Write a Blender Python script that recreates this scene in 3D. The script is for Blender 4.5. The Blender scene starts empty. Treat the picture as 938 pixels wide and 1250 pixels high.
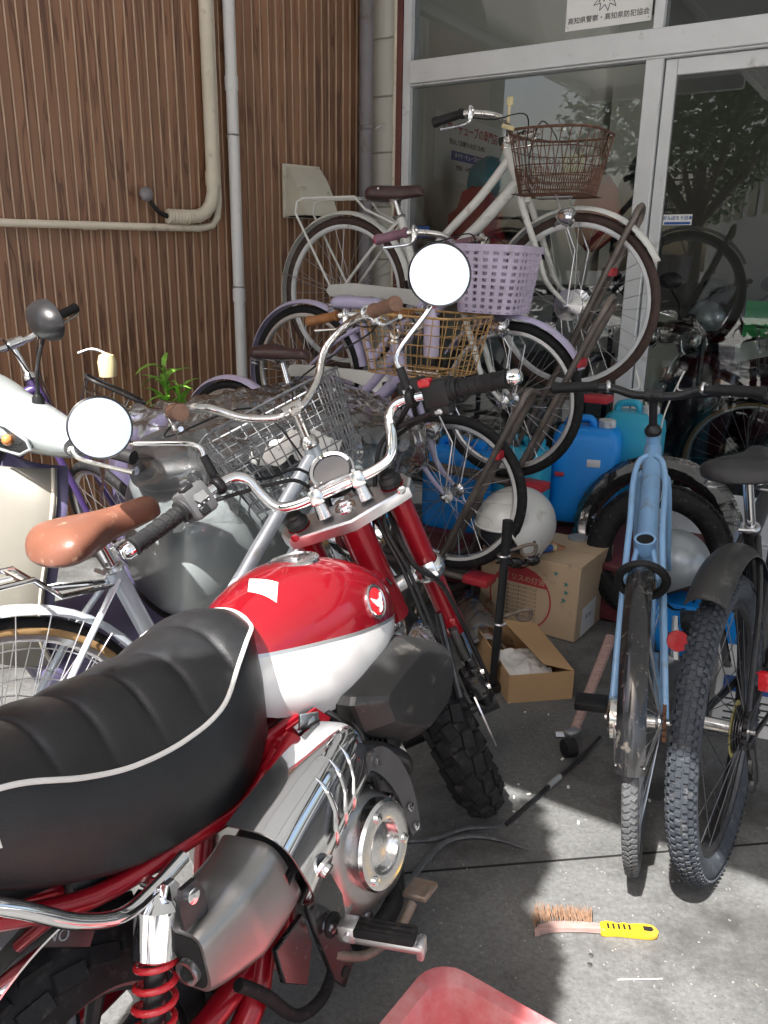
import bpy, bmesh, math, random
from mathutils import Vector, Matrix
random.seed(7)
R = math.radians
PI = math.pi
scn = bpy.context.scene
col = scn.collection

# ---------------------------------------------------------------- camera, sky, sun, exposure
cam_d = bpy.data.cameras.new('camera'); cam = bpy.data.objects.new('camera', cam_d); col.objects.link(cam)
cam_d.sensor_fit = 'VERTICAL'; cam_d.sensor_height = 24.0; cam_d.lens = 24.0 * 1000 / 1250
cam_d.clip_start = 0.02; cam_d.clip_end = 500
cam.matrix_world = Matrix.Translation((0, 0, 1.34)) @ Matrix.Rotation(R(90 - 17), 4, 'X') @ Matrix.Rotation(R(0.83), 4, 'Z')
scn.camera = cam
SUN = Vector((0.34, 0.60, -1.0)).normalized()          # direction the light travels
sun_d = bpy.data.lights.new('sun', 'SUN'); sun_d.energy = 5.0; sun_d.angle = R(0.53); sun_d.color = (1.0, 0.965, 0.92)
sun = bpy.data.objects.new('sun', sun_d); col.objects.link(sun)
sun.rotation_euler = SUN.to_track_quat('-Z', 'Y').to_euler()
wd = bpy.data.worlds.new('World'); scn.world = wd; wd.use_nodes = True
nt = wd.node_tree; bg = nt.nodes['Background']
sky = nt.nodes.new('ShaderNodeTexSky'); sky.sky_type = 'NISHITA'; sky.sun_disc = False
sky.sun_elevation = math.asin(-SUN.z); sky.sun_rotation = math.atan2(-SUN.x, -SUN.y)
sky.air_density = 1.0; sky.dust_density = 5.0; sky.ozone_density = 1.0
nt.links.new(sky.outputs[0], bg.inputs[0]); bg.inputs[1].default_value = 0.105
scn.view_settings.view_transform = 'Standard'; scn.view_settings.look = 'None'
scn.view_settings.exposure = 1.46; scn.view_settings.gamma = 1.0; scn.view_settings.use_curve_mapping = False
scn.cycles.max_bounces = 7; scn.cycles.transparent_max_bounces = 16; scn.cycles.caustics_reflective = False; scn.cycles.caustics_refractive = False

# ---------------------------------------------------------------- materials
MATS = {}
def mat(name, c, rough=0.5, metal=0.0, var=0.0, scale=8.0, bump=0.0, bscale=60.0, coat=0.0, dirt=0.0, dirtc=(0.12, 0.09, 0.06), spec=0.5, rvar=0.0, trans=0.0, alpha=1.0, emit=0.0, stretch=None, sheen=0.0):
    """principled material with procedural colour variation, wear, roughness variation and fine relief"""
    m = bpy.data.materials.new(name); m.use_nodes = True; n = m.node_tree.nodes; l = m.node_tree.links
    b = n['Principled BSDF']; b.inputs['Base Color'].default_value = (*c, 1); b.inputs['Roughness'].default_value = rough
    b.inputs['Metallic'].default_value = metal; b.inputs['Specular IOR Level'].default_value = spec
    b.inputs['Coat Weight'].default_value = coat; b.inputs['Coat Roughness'].default_value = 0.05
    b.inputs['Transmission Weight'].default_value = trans; b.inputs['Alpha'].default_value = alpha
    if sheen: b.inputs['Sheen Weight'].default_value = sheen
    tc = None
    def coords():
        t = n.new('ShaderNodeTexCoord'); mp = n.new('ShaderNodeMapping')
        l.new(t.outputs['Object'], mp.inputs[0])
        if stretch: mp.inputs['Scale'].default_value = stretch
        return mp.outputs[0]
    if var or dirt or bump or rvar: tc = coords()
    last = None
    if var:
        nz = n.new('ShaderNodeTexNoise'); nz.inputs['Scale'].default_value = scale; nz.inputs['Detail'].default_value = 6; l.new(tc, nz.inputs[0])
        r = n.new('ShaderNodeValToRGB'); r.color_ramp.elements[0].position = 0.3; r.color_ramp.elements[1].position = 0.72
        r.color_ramp.elements[0].color = (*[x * (1 - var) for x in c], 1); r.color_ramp.elements[1].color = (*[min(1, x * (1 + var)) for x in c], 1)
        l.new(nz.outputs[0], r.inputs[0]); last = r.outputs[0]
    if dirt:
        nz = n.new('ShaderNodeTexNoise'); nz.inputs['Scale'].default_value = scale * 1.7; nz.inputs['Detail'].default_value = 9; nz.inputs['Roughness'].default_value = 0.68; l.new(tc, nz.inputs[0])
        r = n.new('ShaderNodeValToRGB'); r.color_ramp.elements[0].position = 0.62 - dirt * 0.25; r.color_ramp.elements[1].position = 0.78 - dirt * 0.12
        l.new(nz.outputs[0], r.inputs[0])
        mx = n.new('ShaderNodeMix'); mx.data_type = 'RGBA'; l.new(r.outputs[0], mx.inputs[0])
        if last: l.new(last, mx.inputs[6])
        else: mx.inputs[6].default_value = (*c, 1)
        mx.inputs[7].default_value = (*dirtc, 1); last = mx.outputs[2]
        rr = n.new('ShaderNodeMapRange'); rr.inputs[3].default_value = rough; rr.inputs[4].default_value = max(rough, 0.75)
        l.new(r.outputs[0], rr.inputs[0]); l.new(rr.outputs[0], b.inputs['Roughness'])
        if metal:
            rm = n.new('ShaderNodeMapRange'); rm.inputs[3].default_value = metal; rm.inputs[4].default_value = 0.0
            l.new(r.outputs[0], rm.inputs[0]); l.new(rm.outputs[0], b.inputs['Metallic'])
    elif rvar:
        nz = n.new('ShaderNodeTexNoise'); nz.inputs['Scale'].default_value = scale * 2.3; nz.inputs['Detail'].default_value = 7; l.new(tc, nz.inputs[0])
        rr = n.new('ShaderNodeMapRange'); rr.inputs[1].default_value = 0.35; rr.inputs[2].default_value = 0.7
        rr.inputs[3].default_value = max(0.02, rough - rvar); rr.inputs[4].default_value = min(1, rough + rvar)
        l.new(nz.outputs[0], rr.inputs[0]); l.new(rr.outputs[0], b.inputs['Roughness'])
    if last: l.new(last, b.inputs['Base Color'])
    if bump:
        nz = n.new('ShaderNodeTexNoise'); nz.inputs['Scale'].default_value = bscale; nz.inputs['Detail'].default_value = 5; l.new(tc, nz.inputs[0])
        bp = n.new('ShaderNodeBump'); bp.inputs['Strength'].default_value = bump; bp.inputs['Distance'].default_value = 0.004
        l.new(nz.outputs[0], bp.inputs['Height']); l.new(bp.outputs[0], b.inputs['Normal'])
    if emit:
        b.inputs['Emission Color'].default_value = (*c, 1); b.inputs['Emission Strength'].default_value = emit
    MATS[name] = m; return m
M = MATS
# metals
mat('chrome', (0.86, 0.86, 0.87), 0.06, 1.0, rvar=0.04, scale=20)
mat('chrome_old', (0.72, 0.70, 0.67), 0.16, 1.0, var=0.1, scale=30, dirt=0.35, dirtc=(0.16, 0.09, 0.05))
mat('alloy', (0.70, 0.70, 0.71), 0.34, 1.0, var=0.06, scale=25, bump=0.08, bscale=300)
mat('alloy_bright', (0.80, 0.80, 0.80), 0.22, 1.0, var=0.05, scale=20, rvar=0.08)
mat('steel', (0.55, 0.55, 0.56), 0.28, 1.0, var=0.12, scale=20, dirt=0.2)
mat('dark_steel', (0.10, 0.10, 0.105), 0.38, 0.9, var=0.2, scale=25)
mat('rust_steel', (0.20, 0.165, 0.14), 0.6, 0.5, var=0.3, scale=30, dirt=0.6, dirtc=(0.17, 0.10, 0.06))
mat('rack_pipe', (0.17, 0.15, 0.135), 0.5, 0.6, var=0.3, scale=14, dirt=0.35, dirtc=(0.18, 0.12, 0.08))
mat('rust', (0.21, 0.10, 0.055), 0.85, 0.1, var=0.4, scale=35, bump=0.3)
mat('brown_wire', (0.13, 0.065, 0.045), 0.6, 0.2, var=0.35, scale=40, dirt=0.3, dirtc=(0.25, 0.12, 0.05))
mat('gold_wire', (0.50, 0.31, 0.13), 0.5, 0.4, var=0.35, scale=30, dirt=0.35, dirtc=(0.26, 0.11, 0.04))
mat('grey_wire', (0.24, 0.25, 0.265), 0.45, 0.5, var=0.2, scale=30)
mat('black_wire', (0.02, 0.02, 0.022), 0.45, 0.2)
mat('gunmetal', (0.42, 0.41, 0.40), 0.3, 0.9, var=0.1, scale=14, bump=0.1, bscale=220)
mat('muffler_grey', (0.30, 0.297, 0.293), 0.33, 0.85, var=0.12, scale=10, bump=0.06, bscale=260)
mat('grit', (0.20, 0.195, 0.185), 0.9, 0.0, var=0.3)
mat('silver_paint', (0.56, 0.56, 0.57), 0.3, 0.75, var=0.05, scale=12)
# paints
mat('red_candy', (0.31, 0.005, 0.014), 0.2, 0.35, var=0.08, scale=6, coat=1.0, bump=0.015, bscale=700)
mat('red_frame', (0.33, 0.006, 0.016), 0.28, 0.2, var=0.1, scale=10, coat=0.6)
mat('red_gloss', (0.55, 0.02, 0.03), 0.25, 0.0, coat=0.4)
mat('white_tank', (0.80, 0.80, 0.79), 0.18, 0.0, coat=1.0, var=0.02, scale=5)
mat('white_frame', (0.74, 0.74, 0.70), 0.3, 0.0, var=0.06, scale=8, dirt=0.24, dirtc=(0.33, 0.28, 0.2), coat=0.3)
mat('ice_frame', (0.62, 0.68, 0.74), 0.28, 0.25, var=0.05, scale=8, dirt=0.18, dirtc=(0.35, 0.33, 0.3), coat=0.4)
mat('lavender', (0.53, 0.48, 0.66), 0.32, 0.0, var=0.07, scale=9, dirt=0.2, dirtc=(0.3, 0.25, 0.28), coat=0.3)
mat('lavender_basket', (0.55, 0.48, 0.62), 0.5, 0.0, var=0.1, scale=12, dirt=0.22, dirtc=(0.3, 0.27, 0.3))
mat('purple_print', (0.075, 0.03, 0.16), 0.35, 0.0, coat=0.3)
mat('blue_frame', (0.26, 0.47, 0.74), 0.34, 0.0, var=0.08, scale=10, dirt=0.3, dirtc=(0.2, 0.22, 0.25), coat=0.25)
mat('pale_frame', (0.55, 0.68, 0.68), 0.3, 0.0, var=0.06, dirt=0.15)
mat('violet_frame', (0.06, 0.035, 0.13), 0.3, 0.2, coat=0.4, var=0.1)
mat('black_gloss', (0.012, 0.012, 0.013), 0.18, 0.0, var=0.2, coat=0.3, dirt=0.18, dirtc=(0.16, 0.14, 0.12), scale=30)
mat('black_paint', (0.018, 0.018, 0.02), 0.32, 0.0, var=0.2, scale=20)
mat('grey_scooter', (0.33, 0.365, 0.37), 0.3, 0.2, var=0.04, scale=5, coat=0.5, dirt=0.08, dirtc=(0.3, 0.3, 0.28))
mat('sage_scooter', (0.40, 0.44, 0.42), 0.34, 0.1, var=0.05, scale=5, coat=0.3, dirt=0.12, dirtc=(0.33, 0.31, 0.27))
mat('beige_apron', (0.20, 0.19, 0.162), 0.42, 0.0, var=0.08, scale=6, dirt=0.25, dirtc=(0.28, 0.25, 0.2))
mat('violet_panel', (0.10, 0.09, 0.17), 0.4, 0.0, var=0.12, scale=6)
mat('maroon_paint', (0.055, 0.008, 0.013), 0.16, 0.0, coat=0.8, var=0.1)
mat('cream_paint', (0.62, 0.60, 0.50), 0.25, 0.0, coat=0.5, var=0.05)
mat('helmet_white', (0.70, 0.70, 0.67), 0.35, 0.0, var=0.04, dirt=0.16, dirtc=(0.4, 0.37, 0.3), coat=0.2)
mat('helmet_silver', (0.40, 0.43, 0.45), 0.3, 0.4, var=0.06, dirt=0.15)
# rubbers, plastics, fabrics
mat('rubber', (0.012, 0.012, 0.013), 0.72, 0.0, spec=0.3, var=0.25, scale=30, bump=0.2, bscale=180, dirt=0.24, dirtc=(0.085, 0.075, 0.065))
mat('rubber_grip', (0.014, 0.014, 0.015), 0.55, 0.0, spec=0.35, var=0.2, scale=60, bump=0.1, bscale=300)
mat('rubber_grey', (0.09, 0.095, 0.10), 0.75, 0.0, var=0.25, scale=30, bump=0.2, bscale=200, dirt=0.3, dirtc=(0.2, 0.19, 0.18))
mat('tyre_blue', (0.038, 0.044, 0.055), 0.72, 0.0, spec=0.35, var=0.25, scale=30, bump=0.2, bscale=200, dirt=0.28, dirtc=(0.16, 0.16, 0.155))
mat('tan_wall', (0.34, 0.21, 0.09), 0.7, 0.0, var=0.15, scale=25)
mat('brown_tyre', (0.055, 0.032, 0.026), 0.75, 0.0, var=0.25, scale=30, dirt=0.15)
mat('black_plastic', (0.011, 0.011, 0.012), 0.42, 0.0, spec=0.4, var=0.2, scale=25, bump=0.15, bscale=400)
mat('dusty_plastic', (0.026, 0.026, 0.026), 0.40, 0.0, var=0.25, scale=12, bump=0.2, bscale=500, dirt=0.22, dirtc=(0.13, 0.12, 0.105))
mat('switch_grey', (0.085, 0.087, 0.09), 0.48, 0.1, var=0.1, scale=40, bump=0.1, bscale=400)
mat('vinyl_seat', (0.012, 0.0128, 0.0145), 0.40, 0.0, spec=0.55, var=0.2, scale=16, bump=0.22, bscale=650, rvar=0.07)
mat('piping', (0.70, 0.69, 0.66), 0.5, 0.0, var=0.06)
mat('brown_leather', (0.19, 0.078, 0.050), 0.36, 0.0, var=0.1, scale=14, bump=0.1, bscale=300, dirt=0.08, dirtc=(0.45, 0.3, 0.2))
mat('dark_leather', (0.060, 0.030, 0.028), 0.4, 0.0, var=0.2, scale=14, bump=0.1, bscale=300)
mat('brown_grip', (0.19, 0.105, 0.07), 0.6, 0.0, var=0.25, scale=30, dirt=0.3, dirtc=(0.09, 0.05, 0.035))
mat('orange_grip', (0.27, 0.11, 0.035), 0.5, 0.0, var=0.2, scale=30)
mat('mauve_grip', (0.23, 0.12, 0.16), 0.55, 0.0, var=0.2, scale=30)
mat('pink_cap', (0.50, 0.03, 0.12), 0.4)
mat('black_saddle', (0.022, 0.022, 0.023), 0.5, 0.0, var=0.2, scale=14, bump=0.15, bscale=300)
mat('white_plastic', (0.68, 0.69, 0.70), 0.45, 0.0, var=0.05, dirt=0.1)
mat('white_cord', (0.62, 0.61, 0.57), 0.5, 0.0, var=0.1)
mat('ivory_plastic', (0.62, 0.53, 0.30), 0.45, 0.0, var=0.12)
mat('blue_can', (0.008, 0.29, 0.85), 0.38, 0.0, var=0.08, scale=5, bump=0.1, bscale=60, dirt=0.08, dirtc=(0.15, 0.25, 0.45))
mat('teal_can', (0.04, 0.44, 0.64), 0.38, 0.0, var=0.08, scale=5, bump=0.1, bscale=60)
mat('red_plastic', (0.46, 0.03, 0.045), 0.4, 0.0, var=0.08, scale=9)
mat('red_tub', (0.46, 0.12, 0.13), 0.5, 0.0, var=0.12, scale=9, dirt=0.65, dirtc=(0.50, 0.25, 0.25), bump=0.1)
mat('maroon_dull', (0.13, 0.025, 0.035), 0.55, 0.0, var=0.2, dirt=0.2)
mat('yellow_plastic', (0.72, 0.42, 0.02), 0.4, 0.0, var=0.08, dirt=0.1, dirtc=(0.35, 0.22, 0.05))
mat('bristle', (0.20, 0.115, 0.07), 0.8, 0.2, var=0.4, scale=80)
mat('wood_old', (0.33, 0.22, 0.20), 0.75, 0.0, var=0.25, scale=20, stretch=(1, 6, 6))
mat('cardboard', (0.52, 0.39, 0.26), 0.85, 0.0, var=0.06, scale=7, bump=0.06, bscale=120, dirt=0.06)
mat('cardboard_tan', (0.46, 0.29, 0.15), 0.85, 0.0, var=0.05, scale=7, bump=0.05, bscale=120)
mat('cardboard_dark', (0.26, 0.17, 0.10), 0.9, 0.0, var=0.08)
mat('print_red', (0.42, 0.04, 0.05), 0.7); mat('print_dark', (0.05, 0.05, 0.06), 0.7); mat('print_blue', (0.03, 0.10, 0.36), 0.6); mat('print_teal', (0.06, 0.20, 0.22), 0.7)
mat('paper', (0.72, 0.72, 0.70), 0.7, 0.0, var=0.03, scale=5)
mat('paper_yellow', (0.62, 0.62, 0.30), 0.7)
mat('paper_green', (0.03, 0.42, 0.10), 0.6)
mat('label_white', (0.85, 0.85, 0.84), 0.4, 0.0, coat=0.2)
mat('red_lens', (0.55, 0.01, 0.02), 0.12, 0.0, coat=1.0, bump=0.35, bscale=260)
mat('amber_lens', (0.62, 0.22, 0.06), 0.15, 0.0, coat=0.8)
mat('screen', (0.006, 0.006, 0.007), 0.08, 0.0, coat=1.0)
mat('black_hole', (0.004, 0.004, 0.004), 0.9)
mat('tape_grey', (0.30, 0.32, 0.33), 0.4)
mat('yellow_disc', (0.42, 0.36, 0.13), 0.35, 0.0, var=0.1)
mat('tread_wet', (0.03, 0.03, 0.03), 0.5)
def glass_mat(name, tint, rough=0.0, ior=1.45, refl=1.0):
    """thin sheet: transparent with fresnel reflection"""
    m = bpy.data.materials.new(name); m.use_nodes = True; n = m.node_tree.nodes; l = m.node_tree.links; n.clear()
    o = n.new('ShaderNodeOutputMaterial'); mx = n.new('ShaderNodeMixShader'); t = n.new('ShaderNodeBsdfTransparent'); g = n.new('ShaderNodeBsdfGlossy')
    fr = n.new('ShaderNodeFresnel'); fr.inputs[0].default_value = ior; mu = n.new('ShaderNodeMath'); mu.operation = 'MULTIPLY'; mu.inputs[1].default_value = refl; mu.use_clamp = True
    t.inputs[0].default_value = (*tint, 1); g.inputs['Roughness'].default_value = rough
    l.new(fr.outputs[0], mu.inputs[0]); l.new(mu.outputs[0], mx.inputs[0]); l.new(t.outputs[0], mx.inputs[1]); l.new(g.outputs[0], mx.inputs[2]); l.new(mx.outputs[0], o.inputs[0])
    M[name] = m; return m
glass_mat('window_glass', (0.88, 0.91, 0.90), 0.0, 1.5, 1.3)
def film_mat():
    m = bpy.data.materials.new('clear_film'); m.use_nodes = True; n = m.node_tree.nodes; l = m.node_tree.links; n.clear()
    o = n.new('ShaderNodeOutputMaterial'); a = n.new('ShaderNodeMixShader'); b = n.new('ShaderNodeMixShader'); t = n.new('ShaderNodeBsdfTransparent'); g = n.new('ShaderNodeBsdfGlossy'); d = n.new('ShaderNodeBsdfDiffuse')
    fr = n.new('ShaderNodeFresnel'); fr.inputs[0].default_value = 1.6; mu = n.new('ShaderNodeMath'); mu.operation = 'MULTIPLY'; mu.inputs[1].default_value = 2.6; mu.use_clamp = True; g.inputs['Roughness'].default_value = 0.06
    t.inputs[0].default_value = (0.93, 0.94, 0.95, 1); d.inputs[0].default_value = (0.85, 0.87, 0.9, 1); b.inputs[0].default_value = 0.015
    l.new(fr.outputs[0], mu.inputs[0]); l.new(mu.outputs[0], a.inputs[0]); l.new(b.outputs[0], a.inputs[1]); l.new(g.outputs[0], a.inputs[2]); l.new(t.outputs[0], b.inputs[1]); l.new(d.outputs[0], b.inputs[2]); l.new(a.outputs[0], o.inputs[0]); M['clear_film'] = m
film_mat()
glass_mat('clear_lens', (0.85, 0.87, 0.88), 0.08, 1.5, 2.0)
mat('mirror', (0.93, 0.94, 0.95), 0.015, 1.0)
# concrete ground
def concrete():
    m = mat('concrete', (0.30, 0.295, 0.285), 0.85); n = m.node_tree.nodes; l = m.node_tree.links; b = n['Principled BSDF']
    tc = n.new('ShaderNodeTexCoord'); P = tc.outputs['Object']
    def noise(s, d=6, r=0.6):
        z = n.new('ShaderNodeTexNoise'); z.inputs['Scale'].default_value = s; z.inputs['Detail'].default_value = d; z.inputs['Roughness'].default_value = r; l.new(P, z.inputs[0]); return z.outputs[0]
    def ramp(f, p0, p1, c0, c1):
        r = n.new('ShaderNodeValToRGB'); r.color_ramp.elements[0].position = p0; r.color_ramp.elements[1].position = p1
        r.color_ramp.elements[0].color = (*c0, 1); r.color_ramp.elements[1].color = (*c1, 1); l.new(f, r.inputs[0]); return r.outputs[0]
    def mixc(f, a, bb, mode='MIX'):
        x = n.new('ShaderNodeMix'); x.data_type = 'RGBA'; x.blend_type = mode
        if isinstance(f, float): x.inputs[0].default_value = f
        else: l.new(f, x.inputs[0])
        for s, i in ((a, 6), (bb, 7)):
            if isinstance(s, tuple): x.inputs[i].default_value = (*s, 1)
            else: l.new(s, x.inputs[i])
        return x.outputs[2]
    base = ramp(noise(3.0, 8), 0.3, 0.7, (0.098, 0.100, 0.100), (0.172, 0.175, 0.174))
    fine = ramp(noise(90, 4, 0.7), 0.3, 0.75, (0.55, 0.55, 0.55), (1.25, 1.24, 1.22))
    c1 = mixc(0.8, base, fine, 'MULTIPLY')
    stain = ramp(noise(1.7, 9, 0.72), 0.49, 0.63, (0, 0, 0), (1, 1, 1))
    c2 = mixc(stain, c1, (0.045, 0.044, 0.042))
    vo = n.new('ShaderNodeTexVoronoi'); vo.inputs['Scale'].default_value = 55; l.new(P, vo.inputs[0])
    speck = ramp(vo.outputs['Distance'], 0.10, 0.16, (1, 1, 1), (0, 0, 0))
    sel = ramp(noise(20, 2), 0.52, 0.6, (0, 0, 0), (1, 1, 1))
    sp = n.new('ShaderNodeMath'); sp.operation = 'MULTIPLY'; l.new(speck, sp.inputs[0]); l.new(sel, sp.inputs[1])
    c3 = mixc(sp.outputs[0], c2, (0.26, 0.25, 0.235))
    l.new(c3, b.inputs['Base Color'])
    ad = n.new('ShaderNodeMath'); ad.operation = 'ADD'; l.new(noise(70, 6, 0.7), ad.inputs[0]); l.new(speck, ad.inputs[1])
    bp = n.new('ShaderNodeBump'); bp.inputs['Strength'].default_value = 0.45; bp.inputs['Distance'].default_value = 0.004
    l.new(ad.outputs[0], bp.inputs['Height']); l.new(bp.outputs[0], b.inputs['Normal'])
concrete()
def siding():
    """wood-print metal siding: vertical grain with dark flames, different on every board"""
    m = mat('siding', (0.15, 0.085, 0.06), 0.5); n = m.node_tree.nodes; l = m.node_tree.links; b = n['Principled BSDF']
    tc = n.new('ShaderNodeTexCoord'); oi = n.new('ShaderNodeObjectInfo'); mp = n.new('ShaderNodeMapping'); l.new(tc.outputs['Object'], mp.inputs[0])
    cx = n.new('ShaderNodeCombineXYZ'); mu = n.new('ShaderNodeMath'); mu.operation = 'MULTIPLY'; mu.inputs[1].default_value = 40; l.new(oi.outputs['Random'], mu.inputs[0])
    l.new(mu.outputs[0], cx.inputs[0]); l.new(mu.outputs[0], cx.inputs[2]); l.new(cx.outputs[0], mp.inputs['Location']); mp.inputs['Scale'].default_value = (22, 22, 1.1)
    nz = n.new('ShaderNodeTexNoise'); nz.inputs['Scale'].default_value = 1.2; nz.inputs['Detail'].default_value = 3; nz.inputs['Distortion'].default_value = 0.6; l.new(mp.outputs[0], nz.inputs[0])
    wv = n.new('ShaderNodeMath'); wv.operation = 'MULTIPLY'; wv.inputs[1].default_value = 17; l.new(nz.outputs[0], wv.inputs[0])
    sn = n.new('ShaderNodeMath'); sn.operation = 'SINE'; l.new(wv.outputs[0], sn.inputs[0])
    r = n.new('ShaderNodeValToRGB'); e = r.color_ramp.elements; e[0].position = 0.05; e[0].color = (0.245, 0.124, 0.068, 1); e[1].position = 0.95; e[1].color = (0.125, 0.058, 0.033, 1)
    x = e.new(0.90); x.color = (0.215, 0.106, 0.058, 1)
    l.new(sn.outputs[0], r.inputs[0])
    n2 = n.new('ShaderNodeTexNoise'); n2.inputs['Scale'].default_value = 0.8; l.new(tc.outputs['Object'], n2.inputs[0])
    hs = n.new('ShaderNodeHueSaturation'); l.new(r.outputs[0], hs.inputs['Color']); 
    mr = n.new('ShaderNodeMapRange'); mr.inputs[3].default_value = 0.8; mr.inputs[4].default_value = 1.2; l.new(oi.outputs['Random'], mr.inputs[0]); l.new(mr.outputs[0], hs.inputs['Value'])
    l.new(hs.outputs[0], b.inputs['Base Color']); b.inputs['Roughness'].default_value = 0.45
siding()
mat('siding_edge', (0.50, 0.345, 0.24), 0.45, 0.0, var=0.18, scale=9)
mat('siding_joint', (0.028, 0.014, 0.010), 0.7)
mat('tile_cream', (0.60, 0.585, 0.52), 0.4, 0.0, var=0.05, scale=5, dirt=0.14, dirtc=(0.4, 0.36, 0.29))
mat('bounce_street', (0.50, 0.49, 0.47), 0.9, 0.0, var=0.1, scale=2, bump=0.2)  # kept pale so the added sheet throws light back at the shop
mat('mortar', (0.36, 0.34, 0.29), 0.85)
mat('pvc_cream', (0.66, 0.60, 0.49), 0.42, 0.0, var=0.07, scale=9, dirt=0.2, dirtc=(0.36, 0.29, 0.2))
mat('pvc_white', (0.72, 0.72, 0.72), 0.38, 0.0, var=0.05, scale=9, dirt=0.14, dirtc=(0.4, 0.37, 0.33))
mat('pvc_grey', (0.21, 0.195, 0.21), 0.42, 0.0, var=0.08, scale=9, dirt=0.14)
mat('hood_cream', (0.66, 0.63, 0.53), 0.45, 0.0, var=0.06, scale=9, dirt=0.18, dirtc=(0.33, 0.28, 0.2))
mat('aluminium', (0.74, 0.76, 0.78), 0.38, 0.1, var=0.05, scale=6, dirt=0.1, dirtc=(0.35, 0.34, 0.32))
mat('maroon_trim', (0.15, 0.05, 0.04), 0.5, 0.0, var=0.15)
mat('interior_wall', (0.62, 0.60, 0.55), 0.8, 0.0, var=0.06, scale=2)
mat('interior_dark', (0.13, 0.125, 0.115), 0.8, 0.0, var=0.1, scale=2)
mat('interior_floor', (0.20, 0.19, 0.18), 0.7, 0.0, var=0.15)

def frosted():
    m = bpy.data.materials.new('frosted_sheet'); m.use_nodes = True; n = m.node_tree.nodes; l = m.node_tree.links; n.clear()
    o = n.new('ShaderNodeOutputMaterial'); mx = n.new('ShaderNodeMixShader'); d = n.new('ShaderNodeBsdfDiffuse'); t = n.new('ShaderNodeBsdfTranslucent')
    d.inputs[0].default_value = (0.60, 0.61, 0.60, 1); t.inputs[0].default_value = (0.80, 0.84, 0.86, 1); mx.inputs[0].default_value = 0.06
    l.new(d.outputs[0], mx.inputs[1]); l.new(t.outputs[0], mx.inputs[2]); l.new(mx.outputs[0], o.inputs[0]); M['roof_under'] = m
frosted()
mat('leaf', (0.055, 0.13, 0.025), 0.45, 0.0, var=0.4, scale=3)
mat('leaf_plant', (0.20, 0.42, 0.06), 0.42, 0.0, var=0.3, scale=25)
mat('bark', (0.10, 0.07, 0.05), 0.9, 0.0, var=0.3)
mat('house_wall', (0.55, 0.53, 0.48), 0.8, 0.0, var=0.05); mat('house_roof', (0.10, 0.10, 0.11), 0.6)
mat('bag_red', (0.42, 0.035, 0.04), 0.4, 0.0, var=0.2); mat('bag_teal', (0.03, 0.24, 0.34), 0.4, var=0.2); mat('bag_dark', (0.03, 0.035, 0.045), 0.5, var=0.3); mat('bag_white', (0.62, 0.64, 0.67), 0.35, var=0.06)
mat('cloth_blue', (0.02, 0.12, 0.42), 0.6, var=0.2)

# ---------------------------------------------------------------- mesh helpers
def V(*a): return Vector(a[0]) if len(a) == 1 else Vector(a)
def spline(pts, n=6, closed=False):
    """Catmull-Rom through points (3-vectors or 2-vectors)"""
    P = [Vector(p) for p in pts]; out = []; N = len(P)
    segs = N if closed else N - 1
    for i in range(segs):
        if closed: a, b, c, d = P[(i - 1) % N], P[i], P[(i + 1) % N], P[(i + 2) % N]
        else: a, b, c, d = P[max(i - 1, 0)], P[i], P[i + 1], P[min(i + 2, N - 1)]
        for k in range(n):
            t = k / n; t2 = t * t; t3 = t2 * t
            out.append(0.5 * ((2 * b) + (c - a) * t + (2 * a - 5 * b + 4 * c - d) * t2 + (3 * b - a - 3 * c + d) * t3))
    if not closed: out.append(P[-1].copy())
    return out
def basis(d):
    d = Vector(d).normalized(); a = Vector((0, 0, 1)) if abs(d.z) < 0.9 else Vector((1, 0, 0))
    u = a.cross(d).normalized(); return u, d.cross(u).normalized(), d
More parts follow.
